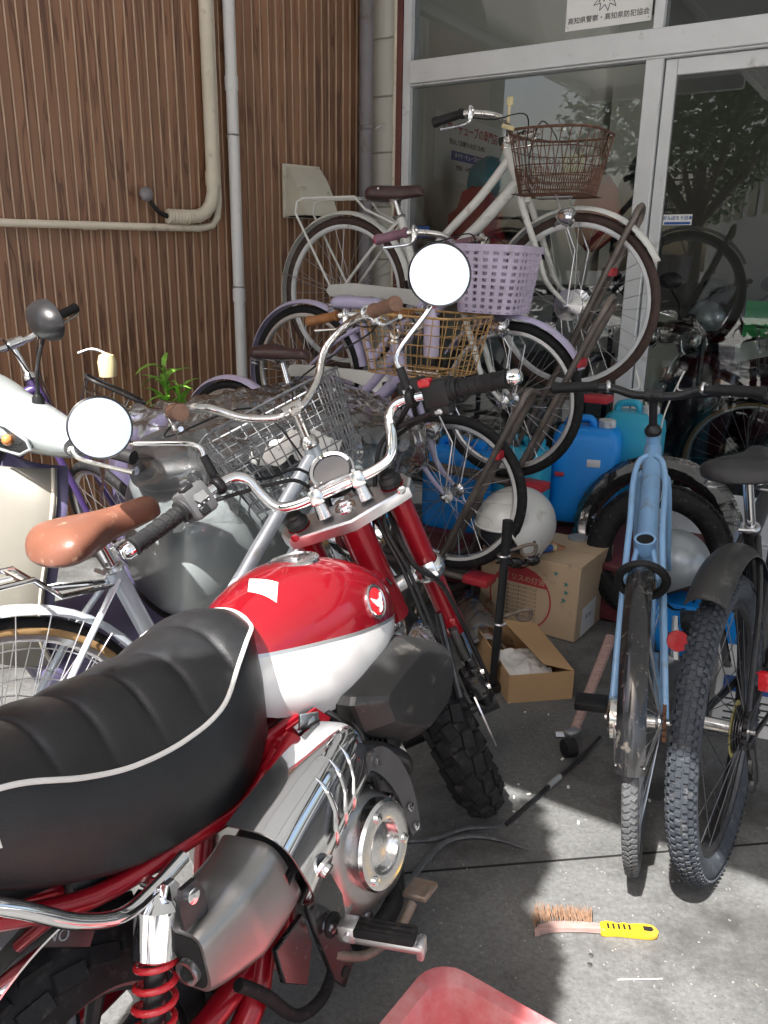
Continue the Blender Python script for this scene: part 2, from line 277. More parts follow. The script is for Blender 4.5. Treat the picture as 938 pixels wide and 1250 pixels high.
class MB:
    def __init__(s, T=None): s.v = []; s.f = []; s.m = []; s.T = T; s.k = 0
    def p(s, co):
        s.v.append(tuple(s.T @ Vector(co)) if s.T is not None else tuple(co)); return len(s.v) - 1
    def face(s, ids): s.f.append(tuple(ids)); s.m.append(s.k)
    def ring(s, pts): return [s.p(q) for q in pts]
    def bridge(s, a, b, closed=True):
        n = len(a)
        for i in range(n if closed else n - 1): s.face((a[i], a[(i + 1) % n], b[(i + 1) % n], b[i]))
    def cap(s, r, flip=False): s.face(tuple(reversed(r)) if flip else tuple(r))
    def loft(s, rings, caps=True, closed=True, loop=False):
        R_ = [s.ring(r) for r in rings]
        for a, b in zip(R_, R_[1:]): s.bridge(a, b, closed)
        if loop: s.bridge(R_[-1], R_[0], closed)
        elif caps and closed: s.cap(R_[0], True); s.cap(R_[-1])
        return s
    def tube(s, pts, r, n=8, closed=False, smooth=0, flat=1.0):
        P = spline(pts, smooth, closed) if smooth else [Vector(p) for p in pts]
        N = len(P)
        rr = r if isinstance(r, (list, tuple)) else None
        rings = []; u = None
        for i in range(N):
            if closed: d = P[(i + 1) % N] - P[i - 1]
            else: d = P[min(i + 1, N - 1)] - P[max(i - 1, 0)]
            if d.length < 1e-9: d = Vector((0, 0, 1))
            d.normalize()
            if u is None: u, w, _ = basis(d)
            else:
                u = u - d * u.dot(d)
                if u.length < 1e-6: u, w, _ = basis(d)
                u.normalize()
            w = d.cross(u)
            if rr:
                t = i / (N - 1) * (len(rr) - 1); j = min(int(t), len(rr) - 2) if len(rr) > 1 else 0
                q = rr[j] + (rr[j + 1] - rr[j]) * (t - j) if len(rr) > 1 else rr[0]
            else: q = r
            rings.append([P[i] + (u * math.cos(a) + w * math.sin(a) * flat) * q for a in (2 * PI * k / n for k in range(n))])
        if closed:
            # close with the smallest twist
            best = min(range(n), key=lambda k: (rings[-1][0] - rings[0][k]).length)
            R_ = [s.ring(q) for q in rings]
            for a, b in zip(R_, R_[1:]): s.bridge(a, b)
            f = R_[0][best:] + R_[0][:best]; s.bridge(R_[-1], f)
        else: s.loft(rings)
        return s
    def lathe(s, prof, o=(0, 0, 0), axis=(0, 0, 1), n=24, caps=True):
        u, w, d = basis(axis); o = Vector(o); rings = []
        for r, h in prof: rings.append([o + d * h + (u * math.cos(2 * PI * k / n) + w * math.sin(2 * PI * k / n)) * max(r, 1e-5) for k in range(n)])
        return s.loft(rings, caps)
    def cyl(s, a, b, r, n=12): 
        a = Vector(a); b = Vector(b); return s.lathe([(r, 0), (r, (b - a).length)], a, b - a, n)
    def torus(s, o, axis, Rr, r, n=32, m=8, sy=1.0, a0=0, a1=2 * PI):
        u, w, d = basis(axis); o = Vector(o); full = abs(a1 - a0 - 2 * PI) < 1e-6; N = n if full else n + 1; rings = []
        for i in range(N):
            a = a0 + (a1 - a0) * i / n; e = u * math.cos(a) + w * math.sin(a)
            rings.append([o + e * (Rr + r * math.cos(b)) + d * (r * sy * math.sin(b)) for b in (2 * PI * k / m for k in range(m))])
        return s.loft(rings, not full, True, full)
    def sphere(s, c, r, nu=16, nv=10, R3=None, t0=0.0, t1=PI):
        c = Vector(c); r = r if isinstance(r, (tuple, list)) else (r, r, r); rings = []
        for j in range(nv + 1):
            t = t0 + (t1 - t0) * j / nv; t = min(max(t, 1e-3), PI - 1e-3)
            ring = []
            for k in range(nu):
                a = 2 * PI * k / nu; q = Vector((r[0] * math.sin(t) * math.cos(a), r[1] * math.sin(t) * math.sin(a), r[2] * math.cos(t)))
                ring.append(c + (R3 @ q if R3 is not None else q))
            rings.append(ring)
        return s.loft(rings, True)
    def box(s, c, d, R3=None, ch=0.0):
        """box with chamfered edges (ch)"""
        bm = bmesh.new(); bmesh.ops.create_cube(bm, size=1.0)
        for q in bm.verts: q.co = Vector((q.co.x * d[0], q.co.y * d[1], q.co.z * d[2]))
        if ch > 0: bmesh.ops.bevel(bm, geom=list(bm.edges), offset=min(ch, min(d) * 0.45), segments=1 if ch < 0.004 else 2, profile=0.5, affect='EDGES')
        c = Vector(c); ids = {}
        for q in bm.verts: ids[q.index] = s.p(c + (R3 @ q.co if R3 is not None else q.co))
        for f in bm.faces: s.face([ids[q.index] for q in f.verts])
        bm.free(); return s
    def prism(s, poly, o, u, w, t, ch=0.0):
        """2D outline (list of (a,b)) in the frame o,u,w extruded by t along u x w; ch = chamfer on the far face"""
        o = Vector(o); u = Vector(u).normalized(); w = Vector(w).normalized(); d = u.cross(w); 
        A = [o + u * a + w * b for a, b in poly]
        if ch:
            cx = sum((Vector(p) for p in poly), Vector((0, 0))) / len(poly); sc = []
            for a, b in poly:
                q = Vector((a, b)) - cx; L = q.length; q = cx + q * ((L - ch) / L if L > ch else 0.5); sc.append(o + u * q.x + w * q.y + d * t)
            return s.loft([A, [q + d * (t - ch) for q in A], sc])
        return s.loft([A, [q + d * t for q in A]])
    def plate(s, quads):  
        for q in quads: s.face([s.p(c) for c in q])
        return s
    def build(s, name, m, parent=None, sharp=38, label=None):
        me = bpy.data.meshes.new(name); me.from_pydata(s.v, [], s.f)
        ms = m if isinstance(m, (list, tuple)) else [m]
        for q in ms: me.materials.append(M[q] if isinstance(q, str) else q)
        if len(ms) > 1: me.polygons.foreach_set('material_index', s.m)
        bm = bmesh.new(); bm.from_mesh(me); bmesh.ops.remove_doubles(bm, verts=bm.verts, dist=1e-6); bmesh.ops.recalc_face_normals(bm, faces=bm.faces); bm.to_mesh(me); bm.free()
        me.shade_smooth()
        if sharp: me.set_sharp_from_angle(angle=R(sharp))
        o = bpy.data.objects.new(name, me); col.objects.link(o)
        if parent is not None: o.parent = parent
        if label: o['label'] = label
        return o
def tag(o, label, cat, group=None):
    o['label'] = label; o['category'] = cat
    if group: o['group'] = group
    return o
def thing(name, label, cat, loc=(0, 0, 0), rz=0.0, group=None, M4=None):
    o = bpy.data.objects.new(name, None); col.objects.link(o); o.empty_display_size = 0.1
    if M4 is not None: o.matrix_world = M4
    else: o.location = loc; o.rotation_euler = (0, 0, rz)
    return tag(o, label, cat, group)
def share(src, parent, loc=None, mtx=None):
    """another piece with the same mesh"""
    c = src.copy(); col.objects.link(c); c.parent = parent
    if mtx is not None: c.matrix_local = mtx
    elif loc is not None: c.location = loc
    return c
def text(name, body, size, m, parent, o, u, w, extrude=0.0006, align='CENTER', shear=0.0, bold=0.0):
    """lettering as a thin mesh lying in the plane o,u,w"""
    cu = bpy.data.curves.new(name, 'FONT'); cu.body = body; cu.size = size; cu.align_x = align; cu.align_y = 'CENTER'; cu.extrude = extrude; cu.shear = shear; cu.offset = bold; cu.resolution_u = 3
    t = bpy.data.objects.new(name, cu); col.objects.link(t)
    bpy.context.view_layer.update()
    me = bpy.data.meshes.new_from_object(t.evaluated_get(bpy.context.evaluated_depsgraph_get()))
    bpy.data.objects.remove(t); bpy.data.curves.remove(cu)
    me.name = name; me.materials.clear(); me.materials.append(M[m])
    ob = bpy.data.objects.new(name, me); col.objects.link(ob); ob.parent = parent
    u = Vector(u).normalized(); w = Vector(w).normalized(); d = u.cross(w)
    ob.matrix_local = Matrix((( u.x, w.x, d.x, o[0]), (u.y, w.y, d.y, o[1]), (u.z, w.z, d.z, o[2]), (0, 0, 0, 1)))
    return ob
def struct(o): o['kind'] = 'structure'; return o
# ================================================================ THE SETTING
# ground: one sheet to the horizon with a saw-cut joint, recessed
g = MB(); g.plate([[(-150, -150, 0), (150, -150, 0), (150, 150, 0), (-150, 150, 0)]])
ground = struct(g.build('ground', 'concrete'))
j = MB(); j.tube([(-3, 1.13, -0.0005), (0.223, 1.576, -0.0005), (0.557, 1.621, -0.0005), (4, 2.09, -0.0005)], 0.0032, 6); j.build('joint', 'black_hole', ground)

# unseen pale sheet added behind the viewer to bounce sunlight onto the front
g = MB(); g.plate([[(-40, -40, 0.004), (40, -40, 0.004), (40, -0.9, 0.004), (-40, -0.9, 0.004)]]); struct(g.build('street', 'bounce_street'))
# ---- brown neighbouring building: every siding board is a piece
WROT = math.atan2(-0.643, -0.766)
wall_b = thing('neighbour_house', 'brown wood-grain vertical siding wall of the house on the left', 'building', (-0.13, 4.78, 0), WROT)
b = MB(); b.box((2.6, -0.05, 1.7), (5.4, 0.08, 3.4)); b.build('wall', 'siding_joint', wall_b)
PW = 0.0447
mb = MB(); h = 3.36
# cross-section of a board: flat face with a raised rib at one edge
sec = [(0.0, 0.0), (0.0, 0.006), (0.0362, 0.0068), (0.0372, 0.0125), (0.0422, 0.0125), (0.0430, 0.002), (0.0430, 0.0)]
mb.k = 0
rings = [[(x, y, z) for x, y in sec] for z in (0.02, h)]
A_ = mb.ring(rings[0]); B_ = mb.ring(rings[1])
for i in range(len(sec)):
    mb.k = 1 if i in (2, 3, 4) else 0
    mb.face((A_[i], A_[(i + 1) % 7], B_[(i + 1) % 7], B_[i]))
mb.k = 0; mb.cap(A_, True); mb.cap(B_)
board = mb.build('siding_board', ['siding', 'siding_edge'], wall_b, sharp=20); board.location = (0.02, -0.008, 0)
for i in range(1, 92): share(board, wall_b, (0.02 + i * PW, -0.008 + random.uniform(-0.0006, 0.0006), 0))
# far gable above: roof edge of that house
r = MB(); r.box((2.75, 0.40, 3.46), (5.6, 1.1, 0.12), ch=0.01); r.build('eaves', 'house_roof', wall_b)
# pipes on that wall
def pipe(name, label, pts, rad, m, joints=(), clamps=(), smooth=0):
    t = thing(name, label, 'pipe', (-0.13, 4.78, 0), WROT)
    q = MB(); q.tube(pts, rad, 16, smooth=smooth); q.build('pipe_run', m, t)
    for a, d in joints:
        q = MB(); a = Vector(a); d = Vector(d).normalized(); q.cyl(a - d * 0.03, a + d * 0.03, rad * 1.14, 16); q.build('socket', m, t)
    for a, d in clamps:
        q = MB(); a = Vector(a); q.torus(a, d, rad * 1.03, 0.004, 16, 6); q.box(a + Vector((0, -rad * 0.5 - 0.01, 0)), (0.02, rad + 0.03, 0.016)); q.build('clamp', 'steel', t)
    return t
pipe('downpipe', 'slim white downpipe running straight down the brown siding', [(0.83, 0.045, 0), (0.83, 0.045, 3.3)], 0.0275, 'pvc_white', [((0.83, 0.045, 1.17), (0, 0, 1)), ((0.83, 0.045, 2.12), (0, 0, 1))], [((0.83, 0.045, 1.9), (0, 0, 1)), ((0.83, 0.045, 1.21), (0, 0, 1))])
bend = [(0.95 - 0.0, 0.05, z) for z in (3.3, 2.4, 1.72)] + [(0.95 + 0.10 * (1 - math.cos(a)), 0.05, 1.66 - 0.13 * math.sin(a)) for a in (0.2, 0.6, 1.0, 1.4)] + [(1.10, 0.05, 1.525), (1.19, 0.05, 1.525)]
ac = pipe('cooling_pipe', 'thick cream duct pipe bending left at the end of its drop on the brown siding', bend, 0.031, 'pvc_cream', [((0.95, 0.05, 1.70), (0, 0, 1))])
q = MB(); q.tube([(1.19, 0.05, 1.525), (1.24, 0.055, 1.545), (1.285, 0.06, 1.60)], [0.012, 0.010, 0.010], 10, smooth=4); q.build('cable', 'black_plastic', ac)
q = MB(); q.sphere((1.292, 0.062, 1.613), (0.032, 0.026, 0.032), 12, 8); q.build('putty', 'pvc_grey', ac)
for k in range(7):
    q = MB(); q.torus((1.09 + k * 0.016, 0.05, 1.525), (1, 0, 0.06), 0.031, 0.0035, 14, 5); q.build('tape_wrap', 'pvc_cream', ac)
pipe('conduit_pipe', 'thin cream conduit running level to the left across the brown siding', [(4.5, 0.03, 1.468), (1.9, 0.03, 1.470), (1.02, 0.03, 1.478), (0.955, 0.03, 1.492), (0.925, 0.03, 1.53), (0.915, 0.03, 1.60), (0.915, 0.03, 3.3)], 0.0165, 'pvc_cream', [((1.55, 0.03, 1.472), (1, 0, 0))])
pipe('grey_drainpipe', 'grey drainpipe in the corner between brown siding and cream pillar', [(0.055, 0.075, 0), (0.055, 0.075, 3.3)], 0.036, 'pvc_grey', [((0.055, 0.075, 2.9), (0, 0, 1))])
q = MB(); 
for k in range(4): q.torus((0.055, 0.075, 1.998 + k * 0.006), (0.1, 0.06 * k - 0.1, 1), 0.039, 0.0022, 18, 5)
q.tube([(0.03, 0.115, 2.0), (0.0, 0.14, 2.02), (-0.02, 0.13, 2.035), (0.02, 0.118, 2.01)], 0.0022, 5, smooth=4)
tie = q.build('wire_tie', 'steel'); tie.location = (-0.13, 4.78, 0); tie.rotation_euler = (0, 0, WROT); tag(tie, 'twist of wire tied round the grey corner drainpipe', 'wire')
# vent hood
hood = thing('vent_hood', 'cream metal vent hood with slanted cover on the brown siding', 'vent', (-0.13, 4.78, 0), WROT)
q = MB(); q.box((0.425, 0.012, 1.675), (0.225, 0.014, 0.255), ch=0.002); q.build('back_plate', 'hood_cream', hood)
prof = [(0.018, 1.79), (0.045, 1.785), (0.10, 1.73), (0.15, 1.655), (0.185, 1.575), (0.185, 1.555), (0.018, 1.555)]
q = MB(); q.loft([[(x, y, z) for y, z in prof] for x in (0.325, 0.525)]); q.build('cover', 'hood_cream', hood, sharp=30)
q = MB(); q.box((0.425, 0.10, 1.552), (0.18, 0.15, 0.004)); q.build('mesh_opening', 'black_hole', hood)
for sx in (0.33, 0.52):
    for sz in (1.793, 1.557):
        q = MB(); q.lathe([(0.004, 0), (0.004, 0.003), (0.002, 0.0045)], (sx, 0.019, sz), (0, 1, 0), 8); q.build('screw', 'steel', hood)

# ---- shop
SROT = math.atan2(-0.536, 0.844)
shop = thing('bicycle_shop', 'bicycle shop front with pale aluminium frames and cream tiled pillar', 'building', (-0.13, 4.78, 0), SROT)   # local x along the front, y into the shop
S = 8.0
# pillar with cream blocks
q = MB(); q.box((0.092, 0.09, 1.65), (0.176, 0.16, 3.3)); q.build('pillar', 'mortar', shop)
z = 0.0; blk = None
for i in range(12):
    if blk is None:
        q = MB(); q.box((0.092, 0.078, 0.134), (0.186, 0.156, 0.262), ch=0.004); blk = q.build('cream_block', 'tile_cream', shop)
    else: share(blk, shop, (0, 0, i * 0.2705))
q = MB(); q.box((0.208, 0.045, 1.65), (0.036, 0.11, 3.3), ch=0.003); q.build('maroon_jamb', 'maroon_trim', shop)
q = MB(); q.tube([(0.19, -0.014, 0), (0.19, -0.014, 3.3)], 0.009, 8); q.build('thin_conduit', 'pvc_cream', shop)
def fr(name, x0, x1, z0, z1, y0=0.0, y1=0.09, m='aluminium', par=None, ch=0.003):
    q = MB(); q.box(((x0 + x1) / 2, (y0 + y1) / 2, (z0 + z1) / 2), (x1 - x0, y1 - y0, z1 - z0), ch=ch); return q.build(name, m, par or shop)
fr('frame_jamb', 0.228, 0.272, 0.0, 3.05)
fr('frame_lintel', 0.2725, S, 2.205, 2.312, -0.012, 0.088)
fr('lintel_drip', 0.2725, S, 2.194, 2.2045, -0.004, 0.07)
fr('frame_sill', 0.2725, S, 0.0, 0.10, -0.02, 0.10)
fr('frame_head', 0.2725, S, 3.02, 3.10, -0.012, 0.088)
fr('frame_mullion', 1.487, 1.530, 2.3125, 3.0195)
fr('frame_mullion', 3.20, 3.25, 2.3125, 3.0195)
fr('frame_post', 1.473, 1.548, 0.1005, 2.1935, -0.006, 0.075)
fr('frame_post', 3.20, 3.27, 0.1005, 2.1935, -0.006, 0.075)
# glass panes and sliding door leaves
def pane(x0, x1, z0, z1, y, par=None):
    q = MB(); q.box(((x0 + x1) / 2, y, (z0 + z1) / 2), (x1 - x0, 0.004, z1 - z0)); return q.build('glass_pane', 'window_glass', par or shop)
pane(0.273, 1.472, 0.101, 2.193, 0.035)
pane(0.273, 1.486, 2.3125, 3.0195, 0.04)
pane(1.531, 3.199, 2.3125, 3.0195, 0.04)
pane(3.251, S, 2.3125, 3.0195, 0.04)
for x0, x1, y in ((1.556, 2.45, 0.028), (2.41, 3.195, 0.066), (3.28, 4.2, 0.028)):
    d = fr('door_leaf', x0, x0 + 0.05, 0.105, 2.19, y - 0.015, y + 0.015)
    fr('stile', x1 - 0.05, x1, 0.105, 2.19, y - 0.015, y + 0.015, par=d)
    fr('rail', x0 + 0.0505, x1 - 0.0505, 2.125, 2.19, y - 0.0145, y + 0.0145, par=d)
    fr('rail', x0 + 0.0505, x1 - 0.0505, 0.105, 0.32, y - 0.0145, y + 0.0145, par=d)
    pane(x0 + 0.051, x1 - 0.051, 0.3205, 2.1245, y, d)
# shell of the shop: interior walls, floor, ceiling, upper wall, roof, canopy
def slab(name, c, d, m): q = MB(); q.box(c, d); return q.build(name, m, shop)
slab('interior_wall', (0.12, 2.6, 1.65), (0.12, 4.8, 3.3), 'interior_wall')
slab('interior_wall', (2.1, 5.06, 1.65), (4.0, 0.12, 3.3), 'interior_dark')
slab('interior_floor', (4.2, 2.6, 0.02), (8.0, 4.9, 0.04), 'interior_floor')
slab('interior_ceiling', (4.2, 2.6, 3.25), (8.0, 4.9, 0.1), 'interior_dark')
slab('upper_wall', (4.1, 0.03, 3.6), (8.0, 0.10, 0.98), 'tile_cream')
slab('interior_column', (0.40, 3.4, 1.6), (0.3, 0.35, 3.2), 'interior_wall')
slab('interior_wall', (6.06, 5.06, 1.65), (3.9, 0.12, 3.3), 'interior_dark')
# canopy over the forecourt: it shades the shop front (its edge lies above the camera, out of the picture)
can = thing('forecourt_canopy', 'frosted flat canopy over the forecourt, above the picture, shading the shop front', 'canopy', (-0.13, 4.78, 0), SROT)
CE = -3.98
q = MB(); q.plate([[(0.05, -3.07, 2.70), (1.30, -3.07, 2.70), (1.30, -0.03, 2.70), (0.05, -0.03, 2.70)], [(1.30, CE + 0.03, 2.70), (7.75, CE + 0.03, 2.70), (7.75, -0.03, 2.70), (1.30, -0.03, 2.70)]]); q.build('roof_sheet', 'roof_under', can)
q = MB(); q.box((4.53, CE + 0.02, 2.655), (6.44, 0.06, 0.10), ch=0.006); q.build('front_beam', 'aluminium', can); q = MB(); q.box((0.67, -3.08, 2.655), (1.2, 0.06, 0.10), ch=0.006); q.build('front_beam', 'aluminium', can)
for x, e in ((0.1, -3.0), (1.335, CE + 0.08), (3.2, CE + 0.08), (5.0, CE + 0.08), (6.9, CE + 0.08)): q = MB(); q.box((x, e / 2, 2.665), (0.06, -e - 0.05, 0.06), ch=0.004); q.build('rafter', 'aluminium', can)
for x in (3.6, 7.6): q = MB(); q.box((x, CE + 0.02, 1.30), (0.08, 0.08, 2.608), ch=0.006); q.build('post', 'aluminium', can)

# sign on the fanlight and stickers
sg = thing('window_notice', 'white notice card with black Japanese lettering on the fanlight glass', 'sign', (-0.13, 4.78, 0), SROT)
q = MB(); q.box((1.273, 0.032, 2.475), (0.39, 0.004, 0.24)); q.build('card', 'label_white', sg)
text('lettering', '高知県警察・高知県防犯協会', 0.0285, 'print_dark', sg, (1.273, 0.0292, 2.392), (1, 0, 0), (0, 0, 1))
q = MB()
star = []
for k in range(22):
    a = 2 * PI * k / 22; rr = 0.062 if k % 2 else 0.036; star.append((1.262 + rr * math.cos(a) * 1.1, 2.478 + rr * math.sin(a)))
for k in range(22): q.tube([(star[k][0], 0.0292, star[k][1]), (star[(k + 1) % 22][0], 0.0292, star[(k + 1) % 22][1])], 0.0014, 4)
q.build('burst_outline', 'print_dark', sg)
text('lettering', 'ﾉA!', 0.05, 'print_dark', sg, (1.258, 0.0292, 2.47), (1, 0, 0), (0, 0, 1))
for x in (1.09, 1.455):
    q = MB(); q.lathe([(0.003, 0), (0.003, 0.002)], (x, 0.0298, 2.37), (0, -1, 0), 8); q.build('pin', 'steel', sg)
st = thing('door_sticker', 'small blue and white sticker on the sliding door glass', 'sticker', (-0.13, 4.78, 0), SROT)
q = MB(); q.box((1.675, 0.0245, 1.537), (0.125, 0.0015, 0.045)); q.build('sheet', 'label_white', st)
text('lettering', 'がんばろう日本', 0.0185, 'print_blue', st, (1.675, 0.0233, 1.544), (1, 0, 0), (0, 0, 1), bold=0.0004)
q = MB(); q.box((1.675, 0.0233, 1.5225), (0.115, 0.001, 0.011)); q.build('band', 'print_blue', st)
st2 = thing('window_sticker', 'small blue sticker low on the left shop window behind the white bicycle saddle', 'sticker', (-0.13, 4.78, 0), SROT)
q = MB(); q.box((0.352, 0.0315, 1.495), (0.085, 0.0015, 0.055)); q.build('sheet', 'print_blue', st2)
text('lettering', 'がんばろう', 0.018, 'label_white', st2, (0.352, 0.0303, 1.497), (1, 0, 0), (0, 0, 1), bold=0.0004)
# posters on the inside wall of the shop
def poster(label, y, z, w, hh, rows):
    t = thing('poster', label, 'poster', (-0.13, 4.78, 0), SROT, 'posters on the shop wall')
    q = MB(); q.box((0.183, y, z), (0.003, w, hh)); q.build('sheet', 'paper', t)
    for (s, size, m, dy, dz) in rows: text('lettering', s, size, m, t, (0.1855, y + dy, z + dz), (0, 1, 0), (0, 0, 1), bold=0.0006)
    return t
p1_ = poster('white poster with red Japanese headline on the wall inside the shop', 0.86, 1.98, 0.86, 0.36, [('タイヤ・チューブの専門店', 0.068, 'print_red', -0.02, 0.11), ('安心してお乗りいただくために', 0.034, 'print_dark', -0.02, 0.035), ('タイヤ・チューブの点検', 0.034, 'label_white', 0.0, -0.035), ('空気圧・みぞ・ひび割れ', 0.03, 'print_dark', 0, -0.1)])
q = MB(); q.box((0.1848, 0.86, 1.945), (0.001, 0.46, 0.05)); q.build('band', 'print_blue', p1_)
p2_ = poster('white poster with dark Japanese heading deeper inside the shop', 2.02, 1.96, 0.62, 0.34, [('BRIDGESTONE 自転車点検', 0.056, 'print_dark', 0, 0.10), ('安全に乗るために', 0.04, 'print_red', 0, 0.03), ('整備のごあんない', 0.04, 'print_dark', 0, -0.05)])
# ================================================================ BICYCLES
def stuff(o): o['kind'] = 'stuff'; return o
def frame_from(rear, front, Rr, lean=0.0):
    """matrix with origin at the rear tyre's contact, x to the front hub, leaning (degrees) to the left"""
    rear = Vector(rear); x = (Vector(front) - rear).normalized(); y = Vector((0, 0, 1)).cross(x).normalized(); z = x.cross(y)
    L = Matrix.Rotation(R(-lean), 3, x); y = L @ y; z = L @ z; o = rear - z * Rr
    return Matrix(((x.x, y.x, z.x, o.x), (x.y, y.y, z.y, o.y), (x.z, y.z, z.z, o.z), (0, 0, 0, 1)))
def pose(x, y, yaw, lean=0.0, z=0.0):
    return Matrix.Translation((x, y, z)) @ Matrix.Rotation(R(yaw), 4, 'Z') @ Matrix.Rotation(R(-lean), 4, 'X')
def tyre_mesh(q, c, Rr, tw, n=56, m=12, profile=0.92):
    q.torus(c, (0, 1, 0), Rr - tw / 2, tw / 2, n, m, profile)
def tread(q, c, Rr, tw, rows, n, size, hgt, skew=0.0):
    """raised tread blocks round a tyre: rows = list of (angle over the crown, phase)"""
    c = Vector(c)
    for ang, ph in rows:
        for i in range(n):
            a = 2 * PI * (i + ph) / n; e = Vector((math.cos(a), 0, math.sin(a))); t = Vector((-math.sin(a), 0, math.cos(a)))
            nn = e * math.cos(ang) + Vector((0, 1, 0)) * math.sin(ang); s = nn.cross(t)
            p = c + e * (Rr - tw / 2) + nn * (tw / 2 + hgt * 0.35)
            if skew: k = 1 if ang >= 0 else -1; t, s = (t * math.cos(skew * k) + s * math.sin(skew * k)), (s * math.cos(skew * k) - t * math.sin(skew * k))
            q.box(p, (size[0], size[1], hgt), Matrix((t, s, nn)).transposed())
def wheel(parent, c, Rr, tw=0.036, T=None, tyre='rubber', rim='alloy', wall=None, spokes=32, hubw=0.05, hubr=0.02, name='wheel', tread_rows=None, rimw=0.022, spoke_m='steel'):
    """hub with spokes; tyre and rim are its sub-parts"""
    c = Vector(c); q = MB(T)
    q.lathe([(0.006, -hubw - 0.024), (0.006, -hubw - 0.006), (hubr * 1.3, -hubw), (hubr * 1.3, -hubw + 0.005), (hubr * 0.8, -hubw + 0.012), (hubr * 0.8, hubw - 0.012), (hubr * 1.3, hubw - 0.005), (hubr * 1.3, hubw), (0.006, hubw + 0.006), (0.006, hubw + 0.024)], c, (0, 1, 0), 16)
    w = q.build(name, 'alloy_bright', parent)
    Ri = Rr - tw - 0.006
    q = MB(T)
    for i in range(spokes):
        s = 1 if i % 2 else -1; a = 2 * PI * i / spokes; off = (0.42 if (i // 2) % 2 else -0.42)
        q.tube([c + Vector((math.cos(a + off) * hubr * 1.25, s * hubw, math.sin(a + off) * hubr * 1.25)), c + Vector((math.cos(a) * Ri, s * 0.004, math.sin(a) * Ri))], 0.0013, 4)
    stuff(q.build('spokes', spoke_m, w))
    q = MB(T); tyre_mesh(q, c, Rr, tw)
    if wall:
        q.k = 1
        for s in (-1, 1): q.torus(c + Vector((0, s * tw * 0.30, 0)), (0, 1, 0), Rr - tw * 0.73, tw * 0.27, 56, 8, 0.75)
        q.build('tyre', [tyre, wall], w)
    else: q.build('tyre', tyre, w)
    if tread_rows:
        q = MB(T)
        for rows, n, size, hh, sk in tread_rows: tread(q, c, Rr, tw, rows, n, size, hh, sk)
        stuff(q.build('tread', tyre, w))
    q = MB(T); Rm = Rr - tw - 0.001; hw = rimw / 2
    sec = [(Rm + 0.004, -hw), (Rm + 0.004, -hw * 0.75), (Rm - 0.001, -hw * 0.6), (Rm - 0.001, hw * 0.6), (Rm + 0.004, hw * 0.75), (Rm + 0.004, hw), (Rm - 0.008, hw), (Rm - 0.014, hw * 0.5), (Rm - 0.014, -hw * 0.5), (Rm - 0.008, -hw)]
    q.loft([[c + Vector((math.cos(a) * r_, y, math.sin(a) * r_)) for r_, y in sec] for a in (2 * PI * i / 56 for i in range(56))], False, True, True)
    q.build('rim', rim, w)
    return w
def arc_strip(q, c, Rr, a0, a1, w, n=28, depth=0.014, th=0.0018):
    """curved mudguard of U section over the wheel, angles measured in the wheel plane"""
    c = Vector(c); prof = []
    for k in range(7): b = -1 + k / 3; prof.append((w / 2 * b, -depth * abs(b) ** 2.2))
    sec = [(y, r_) for y, r_ in prof] + [(y, r_ - th) for y, r_ in reversed(prof)]
    q.loft([[c + Vector((math.cos(a) * (Rr + r_), y, math.sin(a) * (Rr + r_))) for y, r_ in sec] for a in (a0 + (a1 - a0) * i / n for i in range(n + 1))])
def saddle_mesh(q, c, L=0.26, W=0.2, H=0.055, nose=0.05, T=None, tilt=0.0):
    """city saddle: broad back, waist and narrow nose; c = centre of the clamp below"""
    rings = []
    for i in range(31):
        t = i / 30; x = L * (0.56 - t)
        w = nose / 2 + (W - nose) / 2 * (1 / (1 + math.exp(-(t - 0.58) * 11)))
        endk = (1 - max(0, (0.14 - t) / 0.14) ** 2) ** 0.5 * (1 - max(0, (t - 0.78) / 0.22) ** 2) ** 0.5; endk = max(endk, 0.04)
        top = 0.028 + 0.020 * max(0, t - 0.35) ** 1.3 + 0.006 * (1 - t) + (endk - 1) * 0.02
        hb = H * (0.62 + 0.38 * t); w *= endk
        ring = []
        for k in range(28):
            a = 2 * PI * k / 28; ca, sa = math.cos(a), math.sin(a)
            yy = w * (abs(ca) ** 0.8) * (1 if ca >= 0 else -1)
            zz = top - hb * 0.5 + hb * 0.5 * (abs(sa) ** (0.85 if sa > 0 else 0.5)) * (1 if sa >= 0 else -1) * endk
            ring.append(Vector(c) + Vector((x, yy, zz + x * tilt)))
        rings.append(ring)
    q.loft(rings)
def rrect(L, W, r, n=5):
    pts = []
    for cx, cy, a0 in ((L / 2 - r, W / 2 - r, 0), (-L / 2 + r, W / 2 - r, PI / 2), (-L / 2 + r, -W / 2 + r, PI), (L / 2 - r, -W / 2 + r, 1.5 * PI)):
        for k in range(n): a = a0 + PI / 2 * k / (n - 1); pts.append((cx + r * math.cos(a), cy + r * math.sin(a)))
    return pts
def resample(pts, n):
    P = [Vector(p) for p in pts]; N = len(P); seg = [(P[(i + 1) % N] - P[i]).length for i in range(N)]; tot = sum(seg); out = []
    for k in range(n):
        d = tot * k / n; i = 0
        while d > seg[i] and i < N - 1: d -= seg[i]; i += 1
        out.append(P[i].lerp(P[(i + 1) % N], d / seg[i] if seg[i] > 0 else 0))
    return out
